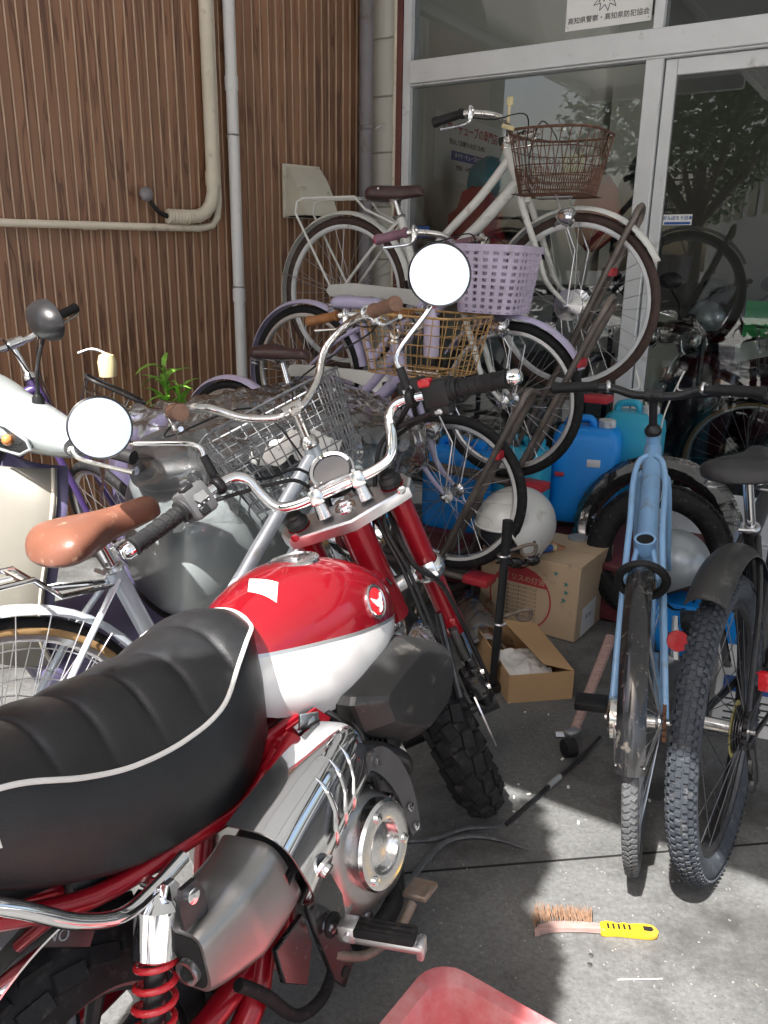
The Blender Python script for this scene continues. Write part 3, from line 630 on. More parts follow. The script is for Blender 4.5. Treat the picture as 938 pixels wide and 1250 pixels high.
def wire_basket(parent, c, top, bot, h, levels, nv, r, m, T=None, rc=0.07, rim_r=None, base_n=(6, 5), dense_from=None):
    """tapered wire basket: c = centre of the base; x forward; returns the rim mesh with the wires below it"""
    c = Vector(c); rim_r = rim_r or r * 1.8
    def ringat(t, n=40): 
        L = bot[0] + (top[0] - bot[0]) * t; W = bot[1] + (top[1] - bot[1]) * t
        return [c + Vector((p.x, p.y, h * t)) for p in resample(rrect(L, W, min(rc, L / 2.01, W / 2.01)), n)]
    q = MB(T); q.tube(ringat(1.0), rim_r, 6, closed=True); b = q.build('basket', m, parent)
    q = MB(T)
    for t in levels: q.tube(ringat(t), r, 4, closed=True)
    tp = ringat(1.0, nv); bt = ringat(0.0, nv)
    for a, e in zip(tp, bt): q.tube([a, e], r, 4)
    if dense_from:
        tp = ringat(dense_from, nv * 3); bt = ringat(0.0, nv * 3)
        for a, e in zip(tp, bt): q.tube([a, e], r * 0.75, 4)
    for k in range(base_n[0]): y = bot[1] * (-0.45 + 0.9 * k / (base_n[0] - 1)); q.tube([c + Vector((-bot[0] * 0.48, y, 0)), c + Vector((bot[0] * 0.48, y, 0))], r, 4)
    for k in range(base_n[1]): x = bot[0] * (-0.45 + 0.9 * k / (base_n[1] - 1)); q.tube([c + Vector((x, -bot[1] * 0.48, 0)), c + Vector((x, bot[1] * 0.48, 0))], r, 4)
    stuff(q.build('wires', m, b)); return b
def slat_basket(parent, c, top, bot, h, m, T=None):
    """plastic basket woven of level bands and upright slats with open gaps"""
    c = Vector(c)
    def ringat(t, n, off=0.0):
        L = bot[0] + (top[0] - bot[0]) * t + off; W = bot[1] + (top[1] - bot[1]) * t + off
        return [c + Vector((p.x, p.y, h * t)) for p in resample(rrect(L, W, 0.05), n)]
    q = MB(T)
    A1, A2, B1, B2 = ringat(1.0, 44, 0.012), ringat(0.90, 44, 0.012), ringat(0.90, 44, -0.004), ringat(1.0, 44, -0.004)
    q.loft([A1, A2, B1, B2], False, True, True); b = q.build('basket', m, parent)
    for i in range(9):
        t0 = 0.03 + i * 0.097; q = MB(T); q.loft([ringat(t0 + 0.045, 44, 0.004), ringat(t0, 44, 0.004), ringat(t0, 44, -0.002), ringat(t0 + 0.045, 44, -0.002)], False, True, True); q.build('band', m, b)
    n = 26; tp = ringat(0.92, n, -0.004); bt = ringat(0.0, n, -0.004); ce = c + Vector((0, 0, h / 2))
    for i in range(n):
        a, e = tp[i], bt[i]; d = (tp[(i + 1) % n] - tp[i - 1]).normalized() * 0.009; o = (a - ce); o.z = 0; o = o.normalized() * 0.003
        q = MB(T); q.loft([[a - d - o, a + d - o, a + d + o, a - d + o], [e - d - o, e + d - o, e + d + o, e - d + o]]); q.build('slat', m, b)
    q = MB(T); q.loft([ringat(0.0, 44, 0.0), [p + Vector((0, 0, 0.004)) for p in ringat(0.0, 44, 0.0)]]); q.build('base', m, b)
    return b
def lever(parent, p0, p1, p2, p3, m='alloy_bright', T=None, r=0.0055):
    q = MB(T); q.tube([p0, p1, p2, p3], [r * 1.2, r, r * 0.9, r * 1.1], 8, smooth=4); return q.build('brake_lever', m, parent)

def bicycle(name, label, M4, c, group=None):
    t = thing(name, label, 'bicycle', M4=M4, group=group)
    Rr, wb = c.get('R', 0.33), c.get('wb', 1.08); tw = c.get('tw', 0.036); fm = c.get('frame', 'white_frame')
    ha = R(c.get('head', 68)); off = c.get('rake', 0.05); ax = Vector((-math.cos(ha), 0, math.sin(ha)))
    xh = wb - off / math.sin(ha)
    def axp(z): return Vector((xh - (z - Rr) / math.tan(ha), 0, z))
    S = Matrix.Translation(axp(Rr)) @ Matrix.Rotation(R(c.get('steer', 0)), 4, ax) @ Matrix.Translation(-axp(Rr))
    zb = c.get('zb', 2 * Rr + 0.065); zt = c.get('zt', zb + 0.14)
    bbx, bbz = c.get('bb', (0.43, 0.28)); sa = R(c.get('seat_angle', 70)); sl = c.get('seat_tube', 0.43)
    stp = Vector((bbx - math.cos(sa) * sl, 0, bbz + math.sin(sa) * sl)); bb = Vector((bbx, 0, bbz)); rh = Vector((0, 0, Rr))
    fr_r = c.get('tube', 0.017)
    # frame
    q = MB()
    q.tube([axp(zb), axp(zt)], 0.021, 12)
    if c.get('style', 'step') == 'diamond':
        q.tube([axp(zt - 0.035), stp - Vector((0, 0, 0.02))], fr_r, 12); q.tube([axp(zb + 0.03), bb], fr_r * 1.15, 12)
    elif c['style'] == 'mono':
        q.tube([axp(zt - 0.05), stp + (bb - stp) * 0.18], fr_r * 1.3, 12); q.tube([axp(zb + 0.03), bb], fr_r * 1.15, 12)
    elif c['style'] == 'twin':
        q.tube([axp(zb + 0.05), bb + Vector((0.03, 0, 0.03)), bb], fr_r * 1.15, 12); q.tube([axp(zt - 0.02), stp + (bb - stp) * 0.72], fr_r * 0.85, 12)
    elif c['style'] == 'loop':
        p = axp(zb + 0.05); q.tube([p, p + Vector((-0.14, 0, -0.14)), p + Vector((-0.30, 0, -0.30)), bb + Vector((0.05, 0, 0.03)), bb], fr_r * 1.25, 12, smooth=5)
        p = axp(zt - 0.03); q.tube([p, p + Vector((-0.12, 0, -0.14)), p + Vector((-0.27, 0, -0.28)), stp + (bb - stp) * 0.55], fr_r * 0.9, 12, smooth=5)
    else:
        q.tube([axp(zb + 0.03), bb + Vector((0.03, 0, 0.02)), bb], fr_r * 1.2, 12); q.tube([axp(zt - 0.04), stp + (bb - stp) * 0.5], fr_r, 12)
    q.tube([stp, bb], fr_r * 0.95, 12); q.cyl(bb - Vector((0, 0.035, 0)), bb + Vector((0, 0.035, 0)), 0.021, 14)
    for s in (-1, 1):
        y = Vector((0, s, 0))
        q.tube([bb + y * 0.022, rh + y * 0.055], [0.010, 0.008], 8)
        q.tube([stp + y * 0.018 - Vector((0, 0, 0.02)), stp.lerp(rh, 0.4) + y * 0.045, rh + y * 0.055], 0.007, 8, smooth=3)
        q.box(rh + y * 0.055, (0.05, 0.005, 0.035), ch=0.002)
    q.build('frame', fm, t)
    # fork
    q = MB(S); cr = axp(zb - 0.012); q.lathe([(0.024, 0), (0.026, 0.012), (0.022, 0.03)], cr - ax * 0.02, ax, 14)
    for s in (-1, 1):
        y = Vector((0, s, 0)); q.tube([cr - ax * 0.005, cr + y * 0.04 - ax * 0.012, cr.lerp(Vector((xh, 0, Rr)), 0.5) + y * 0.047, Vector((xh, 0, Rr)) + ax * 0.09 + y * 0.05, Vector((wb, s * 0.052, Rr))], [0.012, 0.0135, 0.0125, 0.010, 0.007], 10, smooth=4)
    q.build('fork', c.get('fork', fm), t)
    q = MB(S); q.lathe([(0.024, 0), (0.026, 0.01), (0.02, 0.022), (0.012, 0.03)], axp(zt), ax, 14); q.build('headset', c.get('bar_m', 'chrome'), t)
    # wheels
    kw = {k: c[k] for k in ('tyre', 'rim', 'wall', 'spokes', 'tread_rows', 'rimw', 'spoke_m') if k in c}
    wheel(t, rh, Rr, tw, **kw); 
    kw['hubr'] = c.get('fhub', 0.02); wheel(t, (wb, 0, Rr), Rr, tw, T=S, **kw)
    # mudguards
    if c.get('guard'):
        gm = c['guard']
        q = MB(); arc_strip(q, rh, Rr + 0.024, R(c.get('g0', 12)), R(c.get('g1', 205)), 0.056); g_ = q.build('rear_mudguard', gm, t)
        q = MB()
        for s in (-1, 1): q.tube([rh + Vector((0, s * 0.055, 0)), rh + Vector((math.cos(R(165)) * (Rr + 0.02), s * 0.026, math.sin(R(165)) * (Rr + 0.02)))], 0.002, 5)
        stuff(q.build('stay', 'steel', g_))
        if c.get('front_guard', True):
            q = MB(S); arc_strip(q, (wb, 0, Rr), Rr + 0.024, R(28), R(c.get('fg1', 150)), 0.056); q.build('front_mudguard', gm, t)
    # saddle
    if c.get('saddle'):
        sh = c.get('saddle_h', stp.z + 0.12); sp = stp + (stp - bb).normalized() * ((sh - 0.04 - stp.z) / math.sin(sa))
        q = MB(); q.tube([stp - (stp - bb).normalized() * 0.05, sp], 0.0125, 10); q.cyl(sp + Vector((0, -0.03, 0)), sp + Vector((0, 0.03, 0)), 0.013, 10); q.build('seat_post', 'chrome', t)
        q = MB(); q.torus(stp, (stp - bb), 0.018, 0.006, 16, 6); q.cyl(stp + Vector((-0.03, -0.02, 0.0)), stp + Vector((-0.03, 0.02, 0)), 0.005, 8); q.build('seat_clamp', 'steel', t)
        q = MB(); saddle_mesh(q, sp + Vector((-0.01, 0, 0.02)), c.get('sL', 0.26), c.get('sW', 0.2), c.get('sH', 0.06), tilt=c.get('sT', 0.0)); sd = q.build('saddle', c['saddle'], t, sharp=60)
        q = MB()
        for s in (-1, 1):
            q.tube([sp + Vector((0.10, s * 0.012, 0.022)), sp + Vector((0.02, s * 0.022, 0.002)), sp + Vector((-0.07, s * 0.03, 0.004)), sp + Vector((-0.10, s * 0.035, 0.02))], 0.0035, 6, smooth=4)
            q.tube([sp + Vector((-0.085 + 0.022 * math.cos(k * 0.9), s * 0.055 + 0.022 * math.sin(k * 0.9), 0.03 - k * 0.0022)) for k in range(22)], 0.003, 5)
        stuff(q.build('springs', 'steel', sd))
        if c.get('studs'):
            q0 = None
            for k in range(7):
                a = R(-78 + 26 * k); p = sp + Vector((-0.01 - c.get('sL', 0.26) * 0.40 * math.cos(a) + 0.005, c.get('sW', .2) * 0.475 * math.sin(a), 0.036))
                q = MB(); q.sphere(p, 0.0055, 8, 6); q.build('stud', 'chrome', sd)
    # handlebar
    bz = c.get('bar_z', zt + 0.10); bc = axp(bz) + Vector((c.get('stem_x', 0.03), 0, 0)); bm_ = c.get('bar_m', 'chrome'); kind = c.get('bar', 'city')
    q = MB(S); q.tube([axp(zt), axp(bz - 0.015)], 0.0125, 12); q.tube([axp(bz - 0.012), bc], 0.014, 10); q.cyl(bc - Vector((0, 0.026, 0)), bc + Vector((0, 0.026, 0)), 0.019, 14); q.build('stem', c.get('stem_m', bm_), t)
    bw = c.get('bar_w', 0.28)
    if kind == 'city': half = [(0, 0, 0), (0.012, 0.05, 0.004), (0.04, 0.12, 0.035), (0.03, 0.19, 0.075), (-0.05, bw - 0.02, 0.085), (-0.14, bw, 0.07), (-0.25, bw + 0.005, 0.045)]
    elif kind == 'cruiser': half = [(0, 0, 0), (0.01, 0.04, 0.0), (0.03, 0.11, 0.04), (0.04, 0.17, 0.10), (0.0, bw - 0.03, 0.125), (-0.09, bw, 0.115), (-0.22, bw + 0.01, 0.09)]
    else: half = [(0, 0, 0), (0.005, 0.06, 0.0), (0.0, 0.12, 0.018), (-0.02, 0.18, 0.024), (-0.045, bw, 0.022)]
    half = [(p[0] * (c.get('sweep', 1.0) if p[0] < 0 else 1), p[1], p[2] * c.get('rise', 1.0)) for p in half]
    L_ = spline([bc + Vector(p) for p in half], 5); Rg = spline([bc + Vector((p[0], -p[1], p[2])) for p in half], 5)
    q = MB(S); q.tube(list(reversed(L_)) + Rg[1:], 0.011 if kind != 'flat' else 0.0125, 12); q.build('handlebar', bm_, t)
    gl = c.get('grip_len', 0.115)
    for i, P in enumerate((L_, Rg)):
        e = P[-1]; d = (P[-1] - P[-3]).normalized(); a = e - d * gl; gm = c.get('grip', 'rubber_grip')
        q = MB(S); q.lathe([(0.012, 0), (0.0185, 0.002), (0.0185, 0.01), (0.0145, 0.016), (0.0165, gl * 0.5), (0.016, gl * 0.85), (0.019, gl * 0.97), (0.018, gl + 0.006), (0.006, gl + 0.008)], a, d, 14); gr = q.build('grip', gm, t)
        if c.get('grip_cap'): q = MB(S); q.lathe([(0.017, 0), (0.0165, 0.004), (0.010, 0.006)], e + d * 0.0075, d, 14); q.build('end_cap', c['grip_cap'], gr)
        # brake lever and its perch
        s = 1 if i == 0 else -1; b0 = a - d * 0.03; sd_ = Vector((0, 0, -1)); fwd = Vector((0.3, s * 0.2, -0.5)) if kind != 'flat' else Vector((1, 0, -0.3))
        fwd = (fwd - d * fwd.dot(d)).normalized()
        q = MB(S); q.torus(b0, d, 0.0135, 0.006, 14, 6); q.box(b0 + fwd * 0.02, (0.018, 0.018, 0.03), ch=0.003)
        q.tube([b0 + fwd * 0.028, b0 + fwd * 0.045 + d * 0.02, b0 + fwd * 0.042 + d * 0.07, b0 + fwd * 0.036 + d * 0.12], [0.006, 0.0055, 0.0045, 0.006], 8, smooth=4); q.build('brake_lever', c.get('lever', 'alloy_bright'), t)
        # cable
        if c.get('cables', True):
            q = MB(S); q.tube([b0 + fwd * 0.03 - d * 0.01, b0 + fwd * 0.06 - d * 0.09, bc + Vector((0.09, s * 0.07, 0.06)), bc + Vector((0.07, s * 0.02, -0.08)), axp(zb) + Vector((0.035, s * 0.01, 0))], 0.0026, 6, smooth=6); q.build('cable', c.get('cable_m', 'black_plastic'), t)
    # crank, chain, chain guard, stand
    q = MB(); cy = -0.055
    q.lathe([(0.075, 0), (0.075, 0.004), (0.02, 0.006), (0.012, 0.02)], bb + Vector((0, cy, 0)), (0, -1, 0), 28); q.build('chainring', 'steel', t)
    ca = R(c.get('crank', 25))
    for s, yy in ((1, cy - 0.022), (-1, -cy + 0.022)):
        e = Vector((math.cos(ca) * 0.165 * s, 0, math.sin(ca) * 0.165 * s)); p = bb + Vector((0, yy, 0)); sy = -1 if s == 1 else 1
        q = MB(); q.tube([p, p + e], [0.013, 0.009], 8, flat=0.6); a_ = q.build('crank_arm', 'alloy_bright', t)
        q = MB(); q.box(p + e + Vector((0, sy * 0.055, 0)), (0.065, 0.085, 0.024), ch=0.005); q.build('pedal', 'black_plastic', a_)
    cg = c.get('chain_guard')
    up = Vector((0, 0, 1))
    if cg:
        q = MB(); o = [(bbx + 0.10, bbz + 0.045), (bbx + 0.08, bbz + 0.085), (bbx + 0.0, bbz + 0.10), (0.10, Rr + 0.055), (-0.03, Rr + 0.045), (-0.05, Rr + 0.02), (-0.03, Rr - 0.005), (0.2, bbz + 0.065), (bbx, bbz + 0.035)]
        q.prism(o, (0, -0.066, 0), (1, 0, 0), (0, 0, 1), 0.014, ch=0.004); cgo = q.build('chain_guard', cg, t)
        if c.get('flowers'):
            q = MB(); q.prism([(bbx - 0.0, bbz + 0.09), (0.12, Rr + 0.05), (0.12, Rr + 0.0), (bbx, bbz + 0.01)], (0, -0.0812, 0), (1, 0, 0), (0, 0, 1), 0.0006); q.build('print_panel', 'purple_print', cgo)
            for k in range(7):
                fx, fz = 0.15 + k * 0.042 + random.uniform(-.008, .008), bbz + 0.045 + 0.02 * (k % 2) + (bbx - 0.15 - k * 0.042) * 0.07
                q = MB()
                for a in range(5): q.sphere((fx + 0.009 * math.cos(a * 1.257), -0.083, fz + 0.009 * math.sin(a * 1.257)), (0.0075, 0.001, 0.0075), 8, 4)
                q.build('flower_print', 'lavender', cgo)
    else:
        q = MB()
        for i in range(64):
            s_ = i / 64
            if s_ < 0.4: p = Vector((bbx, 0, bbz + 0.072)).lerp(Vector((0, 0, Rr + 0.035)), s_ / 0.4)
            elif s_ < 0.5: a = PI / 2 + (s_ - 0.4) / 0.1 * PI; p = Vector((math.cos(a) * 0.035, 0, Rr + math.sin(a) * 0.035))
            elif s_ < 0.9: p = Vector((0, 0, Rr - 0.035)).lerp(Vector((bbx, 0, bbz - 0.072)), (s_ - 0.5) / 0.4)
            else: a = -PI / 2 + (s_ - 0.9) / 0.1 * PI; p = Vector((bbx + math.cos(a) * 0.072, 0, bbz + math.sin(a) * 0.072))
            q.box(p + Vector((0, -0.058, 0)), (0.019, 0.008, 0.009))
        stuff(q.build('chain', c.get('chain_m', 'rust'), t))
        q = MB(); q.lathe([(0.033, 0), (0.035, 0.003), (0.02, 0.006)], rh + Vector((0, -0.054, 0)), (0, -1, 0), 20); q.build('sprocket', 'steel', t)
    if c.get('stand'):
        q = MB()
        for s in (-1, 1): q.tube([rh + Vector((0, s * 0.075, -0.005)), rh + Vector((-0.04, s * 0.10, -Rr * 0.6)), rh + Vector((-0.05, s * 0.12, -Rr + 0.012))], 0.007, 8)
        q.tube([rh + Vector((-0.05, -0.12, -Rr + 0.012)), rh + Vector((-0.05, 0.12, -Rr + 0.012))], 0.007, 8); q.build('stand', 'steel', t)
    # rear rack
    if c.get('rack'):
        zz = 2 * Rr + 0.075; q = MB()
        for s in (-1, 1):
            q.tube([stp + Vector((-0.01, s * 0.02, -0.03)), (0.14, s * 0.05, zz - 0.05), (0.09, s * 0.06, zz), (-0.18, s * 0.065, zz), (-0.215, s * 0.066, zz - 0.012), (-0.225, s * 0.067, zz - 0.06), rh + Vector((-0.02, s * 0.07, 0.02))], 0.0055, 8)
        for x in (0.07, -0.02, -0.11, -0.18): q.tube([(x, -0.062, zz), (x, 0.062, zz)], 0.0045, 6)
        q.tube([(0.08, 0, zz - 0.002), (-0.2, 0, zz - 0.002)], 0.0045, 6); q.build('rear_rack', c['rack'], t)
    if c.get('skirt'):   # skirt guard nets on both sides of the rear wheel
        for s in (-1, 1):
            q = MB(); n_ = 11
            for k in range(n_):
                a = R(35 + 115 * k / (n_ - 1)); q.tube([rh + Vector((math.cos(a) * 0.10, s * 0.045, math.sin(a) * 0.10)), rh + Vector((math.cos(a) * (Rr + 0.01), s * 0.034, math.sin(a) * (Rr + 0.01)))], 0.0014, 4)
            for rr in (0.16, 0.22, 0.28): q.tube([rh + Vector((math.cos(R(35 + 115 * k / 14)) * rr, s * 0.042, math.sin(R(35 + 115 * k / 14)) * rr)) for k in range(15)], 0.0014, 4)
            stuff(q.build('skirt_guard', 'steel', t))
    # basket
    bk = c.get('basket')
    if bk:
        bx = axp(zt) + Vector((bk.get('dx', 0.20), 0, bk.get('dz', -0.05)))
        if bk['kind'] == 'slat': slat_basket(t, bx, bk['top'], bk['bot'], bk['h'], bk['m'], S)
        else: wire_basket(t, bx, bk['top'], bk['bot'], bk['h'], bk['levels'], bk['nv'], bk.get('r', 0.0019), bk['m'], S, bk.get('rc', 0.07), bk.get('rim_r'), dense_from=bk.get('dense'))
        q = MB(S)
        for s in (-1, 1): q.tube([Vector((wb, s * 0.062, Rr)), Vector((wb + 0.02, s * 0.075, Rr + 0.2)), bx + Vector((0.02, s * 0.07, 0))], 0.0035, 6)
        q.tube([axp(zt - 0.02), bx + Vector((-0.08, 0, -0.004)), bx + Vector((0.06, 0, -0.004))], 0.006, 6); q.build('basket_stay', 'steel', t)
    if c.get('lamp'):
        lp = Vector((wb - 0.01, -0.085, 2 * Rr - 0.02)) + Vector(c.get('lamp_o', (0, 0, 0)))
        q = MB(S); q.lathe([(0.006, -0.05), (0.024, -0.035), (0.033, -0.005), (0.034, 0.012), (0.031, 0.014)], lp, (1, 0, -0.1), 18); q.tube([lp + Vector((-0.03, 0.01, 0)), lp + Vector((-0.07, 0.04, -0.03))], 0.006, 6); lo = q.build('lamp', 'chrome', t)
        q = MB(S); q.lathe([(0.031, 0), (0.024, 0.006), (0.0, 0.009)], lp + Vector((0.0135, 0, -0.001)), (1, 0, -0.1), 18); q.build('lens', 'alloy_bright', lo)
    return t, S, axp

SHD = Vector((0.844, -0.536, 0)).normalized()
# white bicycle on the top tier
bkW = dict(R=0.335, wb=1.075, frame='white_frame', style='loop', head=66, zt=0.905, zb=0.735, tyre='brown_tyre', rim='white_plastic', guard='white_frame', g1=188, saddle='dark_leather', saddle_h=0.775, sL=0.27, sW=0.20, sH=0.07, studs=True, rack='white_frame', bar='city', bar_z=0.945, sweep=0.7, rise=0.6, bar_m='chrome_old', grip='rubber_grip', chain_guard='white_frame', lamp=True, fhub=0.045, steer=0, bb=(0.43, 0.27), seat_tube=0.42, tube=0.019,
    basket=dict(kind='wire', dx=0.215, dz=-0.175, top=(0.34, 0.39), bot=(0.27, 0.29), h=0.215, levels=(0.0, 0.06, 0.16, 0.28, 0.45, 0.72), nv=36, m='brown_wire', r=0.0021, rc=0.12, rim_r=0.005, dense=0.42))
tW, SW, axW = bicycle('bicycle', 'white step-through bicycle with rusty brown wire basket, held highest on the rack', frame_from((-0.192, 3.837, 1.193), (0.716, 3.26, 1.19), 0.335), bkW, 'bicycles on the tiered rack')
# lavender bicycle with lavender plastic basket, middle tier
bk1 = dict(R=0.292, wb=0.95, frame='lavender', fork='white_frame', style='loop', head=67, zt=0.80, zb=0.65, guard='lavender', g1=200, saddle='lavender', saddle_h=0.62, sL=0.23, sW=0.17, bar='city', bar_z=0.815, sweep=0.7, rise=0.7, bar_m='chrome_old', grip='mauve_grip', grip_cap='pink_cap', chain_guard='white_frame', lamp=True, steer=2, bb=(0.38, 0.25), seat_tube=0.30, tube=0.017,
    basket=dict(kind='slat', dx=0.185, dz=-0.19, top=(0.26, 0.29), bot=(0.215, 0.235), h=0.235, m='lavender_basket'))
t1, S1, ax1 = bicycle('bicycle', 'lavender bicycle with lavender plastic basket on the middle tier of the rack', frame_from((-0.343, 3.577, 0.868), (0.468, 3.062, 0.846), 0.292), bk1, 'bicycles on the tiered rack')
# lavender bicycle with gold wire basket, lowest tier
bk2 = dict(R=0.285, wb=1.04, frame='lavender', style='loop', head=67, zt=0.79, zb=0.64, guard='lavender', g1=195, front_guard=False, saddle='dark_leather', saddle_h=0.72, bar='city', bar_z=0.83, sweep=0.75, rise=0.8, bar_m='chrome_old', grip='orange_grip', chain_guard='lavender', flowers=True, lamp=True, lamp_o=(-0.03, -0.01, -0.03), steer=3, bb=(0.41, 0.25), seat_tube=0.36, tube=0.018,
    basket=dict(kind='wire', dx=0.12, dz=-0.085, top=(0.37, 0.40), bot=(0.30, 0.32), h=0.20, levels=(0.0, 0.18, 0.36, 0.54, 0.72, 0.88), nv=30, m='gold_wire', r=0.0019, rc=0.05, rim_r=0.0045))
t2, S2, ax2 = bicycle('bicycle', 'lavender bicycle with rusty gold wire basket and flower-print chain guard, lowest on the rack', frame_from((-0.635, 3.405, 0.575), (0.262, 2.838, 0.543), 0.285), bk2, 'bicycles on the tiered rack')
# brown-saddled city bicycle between the motorcycle and the scooter
bkA = dict(R=0.335, wb=1.10, frame='ice_frame', style='twin', head=68, zt=0.90, zb=0.72, tyre='rubber', wall='tan_wall', guard='ice_frame', saddle='brown_leather', saddle_h=0.825, sL=0.285, sW=0.235, sH=0.085, sT=0.12, rack='chrome', skirt=True, bar='cruiser', bar_z=1.0, bar_m='chrome_old', grip='brown_grip', chain_guard='ice_frame', stand=True, steer=75, tube=0.021, seat_tube=0.46, bar_w=0.27,
    basket=dict(kind='wire', dx=0.21, dz=-0.09, top=(0.31, 0.40), bot=(0.24, 0.30), h=0.24, levels=(0.0, 0.14, 0.28, 0.42, 0.56, 0.70, 0.85), nv=40, m='grey_wire', r=0.0019, rc=0.05, rim_r=0.0038))
tA, SA, axA = bicycle('bicycle', 'pale blue-white bicycle with brown saddle, brown grips and grey wire basket beside the red motorcycle', pose(-0.723, 1.388, 42.8, 6), bkA)
# pale blue bicycle without a saddle, seen from behind
bkB = dict(R=0.335, wb=1.03, frame='blue_frame', style='mono', head=70, zt=0.86, zb=0.73, tyre='rubber_grey', guard='black_gloss', g0=38, g1=168, front_guard=False, bar='flat', bar_z=0.975, bar_w=0.29, bar_m='black_paint', grip='rubber_grip', grip_len=0.13, steer=-6, tube=0.0205, bb=(0.42, 0.29), seat_tube=0.42, chain_m='rust', cable_m='white_cord', cables=True, tw=0.037,
    tread_rows=[([(-0.40, 0.0), (0.40, 0.5)], 120, (0.010, 0.011, 0.0026), 0.0026, 0.6), ([(0.0, 0.25)], 120, (0.008, 0.004, 0.002), 0.0022, 0.0)])
tB, SB, axB = bicycle('bicycle', 'pale blue bicycle without a saddle, black mudguard towards the viewer', pose(0.622, 1.665, 71, 5), bkB)
# mountain bicycle at the right edge
bkM = dict(R=0.345, wb=1.06, frame='black_paint', style='diamond', head=70, zt=0.90, zb=0.78, tyre='tyre_blue', rim='dark_steel', rimw=0.03, guard=None, saddle='black_saddle', saddle_h=0.92, sL=0.27, sW=0.19, bar='flat', bar_z=0.985, bar_w=0.30, bar_m='black_paint', steer=0, tube=0.02, tw=0.064, bb=(0.43, 0.30), seat_tube=0.47, chain_m='dark_steel', spoke_m='dark_steel', crank=-60,
    tread_rows=[([(0.0, 0.0), (-0.38, 0.5), (0.38, 0.5)], 104, (0.0105, 0.0095, 0.0036), 0.004, 0.0), ([(-0.72, 0.0), (0.72, 0.0)], 104, (0.0115, 0.009, 0.0036), 0.004, 0.3), ([(-1.0, 0.5), (1.0, 0.5)], 104, (0.007, 0.007, 0.003), 0.003, 0.0)])
tM, SM, axM = bicycle('mountain_bicycle', 'black mountain bicycle with knobbly blue-grey tyre and short rear mudguard at the right edge', pose(0.800, 1.62, 56, 6), bkM)
# ================================================================ RED MOTORCYCLE (leaning on its side stand, bars turned left)
mo = thing('motorcycle', 'small red and white motorcycle with ribbed black seat in the foreground', 'motorcycle', M4=pose(-0.363, 0.807, 59.1, 10.9))
bpy.context.view_layer.update()
RK = R(25); AX = Vector((-math.sin(RK), 0, math.cos(RK))); P0 = Vector((1.237, 0, 0))
ST = Matrix.Translation(P0) @ Matrix.Rotation(R(38.5), 4, AX) @ Matrix.Translation(-P0)
def fx(z, o=0.033): return 1.237 + o - 0.4663 * z
def add(q, name, m, par=None, **k): return q.build(name, m, par or mo, **k)
# --- wheels with block tread
def moto_wheel(c, Ro, tw, T, name):
    c = Vector(c); q = MB(T)
    q.lathe([(0.012, -0.085), (0.012, -0.06), (0.055, -0.05), (0.055, 0.05), (0.012, 0.06), (0.012, 0.085)], c, (0, 1, 0), 20); w = add(q, name, 'dark_steel')
    for k in range(5):
        a = 2 * PI * k / 5; e = Vector((math.cos(a), 0, math.sin(a))); q = MB(T)
        for s in (-1, 1): q.tube([c + e * 0.045 + Vector((0, s * 0.012, 0)), c + e * 0.10 + Vector((0, s * 0.022, 0)), c + e * 0.15 + Vector((0, s * 0.03, 0))], [0.013, 0.011, 0.013], 8)
        q.build('wheel_spoke', 'dark_steel', w)
    q = MB(T); hw = tw * 0.36; Rm = 0.158
    sec = [(Rm, -hw), (Rm - 0.012, -hw), (Rm - 0.022, -hw * 0.7), (Rm - 0.026, 0), (Rm - 0.022, hw * 0.7), (Rm - 0.012, hw), (Rm, hw), (Rm - 0.006, hw * 0.8), (Rm - 0.012, 0), (Rm - 0.006, -hw * 0.8)]
    q.loft([[c + Vector((math.cos(a) * r_, y, math.sin(a) * r_)) for r_, y in sec] for a in (2 * PI * i / 48 for i in range(48))], False, True, True); q.build('rim', 'dark_steel', w)
    # carcass
    q = MB(T); sec = []
    for k in range(17):
        b_ = -1 + k / 8; y = tw / 2 * math.copysign(min(1, abs(b_) ** 0.85), b_) * (1 if abs(b_) < 0.86 else 1 - (abs(b_) - 0.86) * 1.2); r_ = Ro - 0.008 - (Ro - Rm) * (abs(b_) ** 2.6) * 0.97; sec.append((r_, y))
    q.loft([[c + Vector((math.cos(a) * r_, y, math.sin(a) * r_)) for r_, y in sec] for a in (2 * PI * i / 64 for i in range(64))], False, False, True); ty = q.build('tyre', 'rubber', w, sharp=60)
    q = MB(T); n = 24
    for i in range(n):
        for (ang, ph, sz) in ((0.0, 0.0, (0.040, 0.030)), (-0.48, 0.5, (0.046, 0.030)), (0.48, 0.5, (0.046, 0.030)), (-0.95, 0.0, (0.050, 0.026)), (0.95, 0.0, (0.050, 0.026))):
            a = 2 * PI * (i + ph) / n; e = Vector((math.cos(a), 0, math.sin(a))); tt = Vector((-math.sin(a), 0, math.cos(a))); nn = (e * math.cos(ang) + Vector((0, 1, 0)) * math.sin(ang)).normalized()
            y = tw / 2 * math.sin(ang) * 1.02; r_ = Ro - 0.006 - (Ro - Rm) * (abs(2 * y / tw) ** 2.6) * 0.80
            s_ = nn.cross(tt); tw_ = 0.22 * (1 if ang >= 0 else -1); t2_ = tt * math.cos(tw_) + s_ * math.sin(tw_); s2_ = nn.cross(t2_)
            p = c + e * r_ + Vector((0, y, 0)); 
            # trapezoid block
            bl = []
            for (k_, hh) in ((1.0, -0.004), (0.86, 0.006)): bl.append([p + nn * hh + t2_ * sx * sz[0] / 2 * k_ + s2_ * sy * sz[1] / 2 * k_ for sx, sy in ((-1, -1), (1, -1), (1, 1), (-1, 1))])
            q.loft(bl)
    stuff(q.build('tread_blocks', 'rubber', ty)); return w
moto_wheel((0, 0, 0.256), 0.258, 0.13, None, 'rear_wheel')
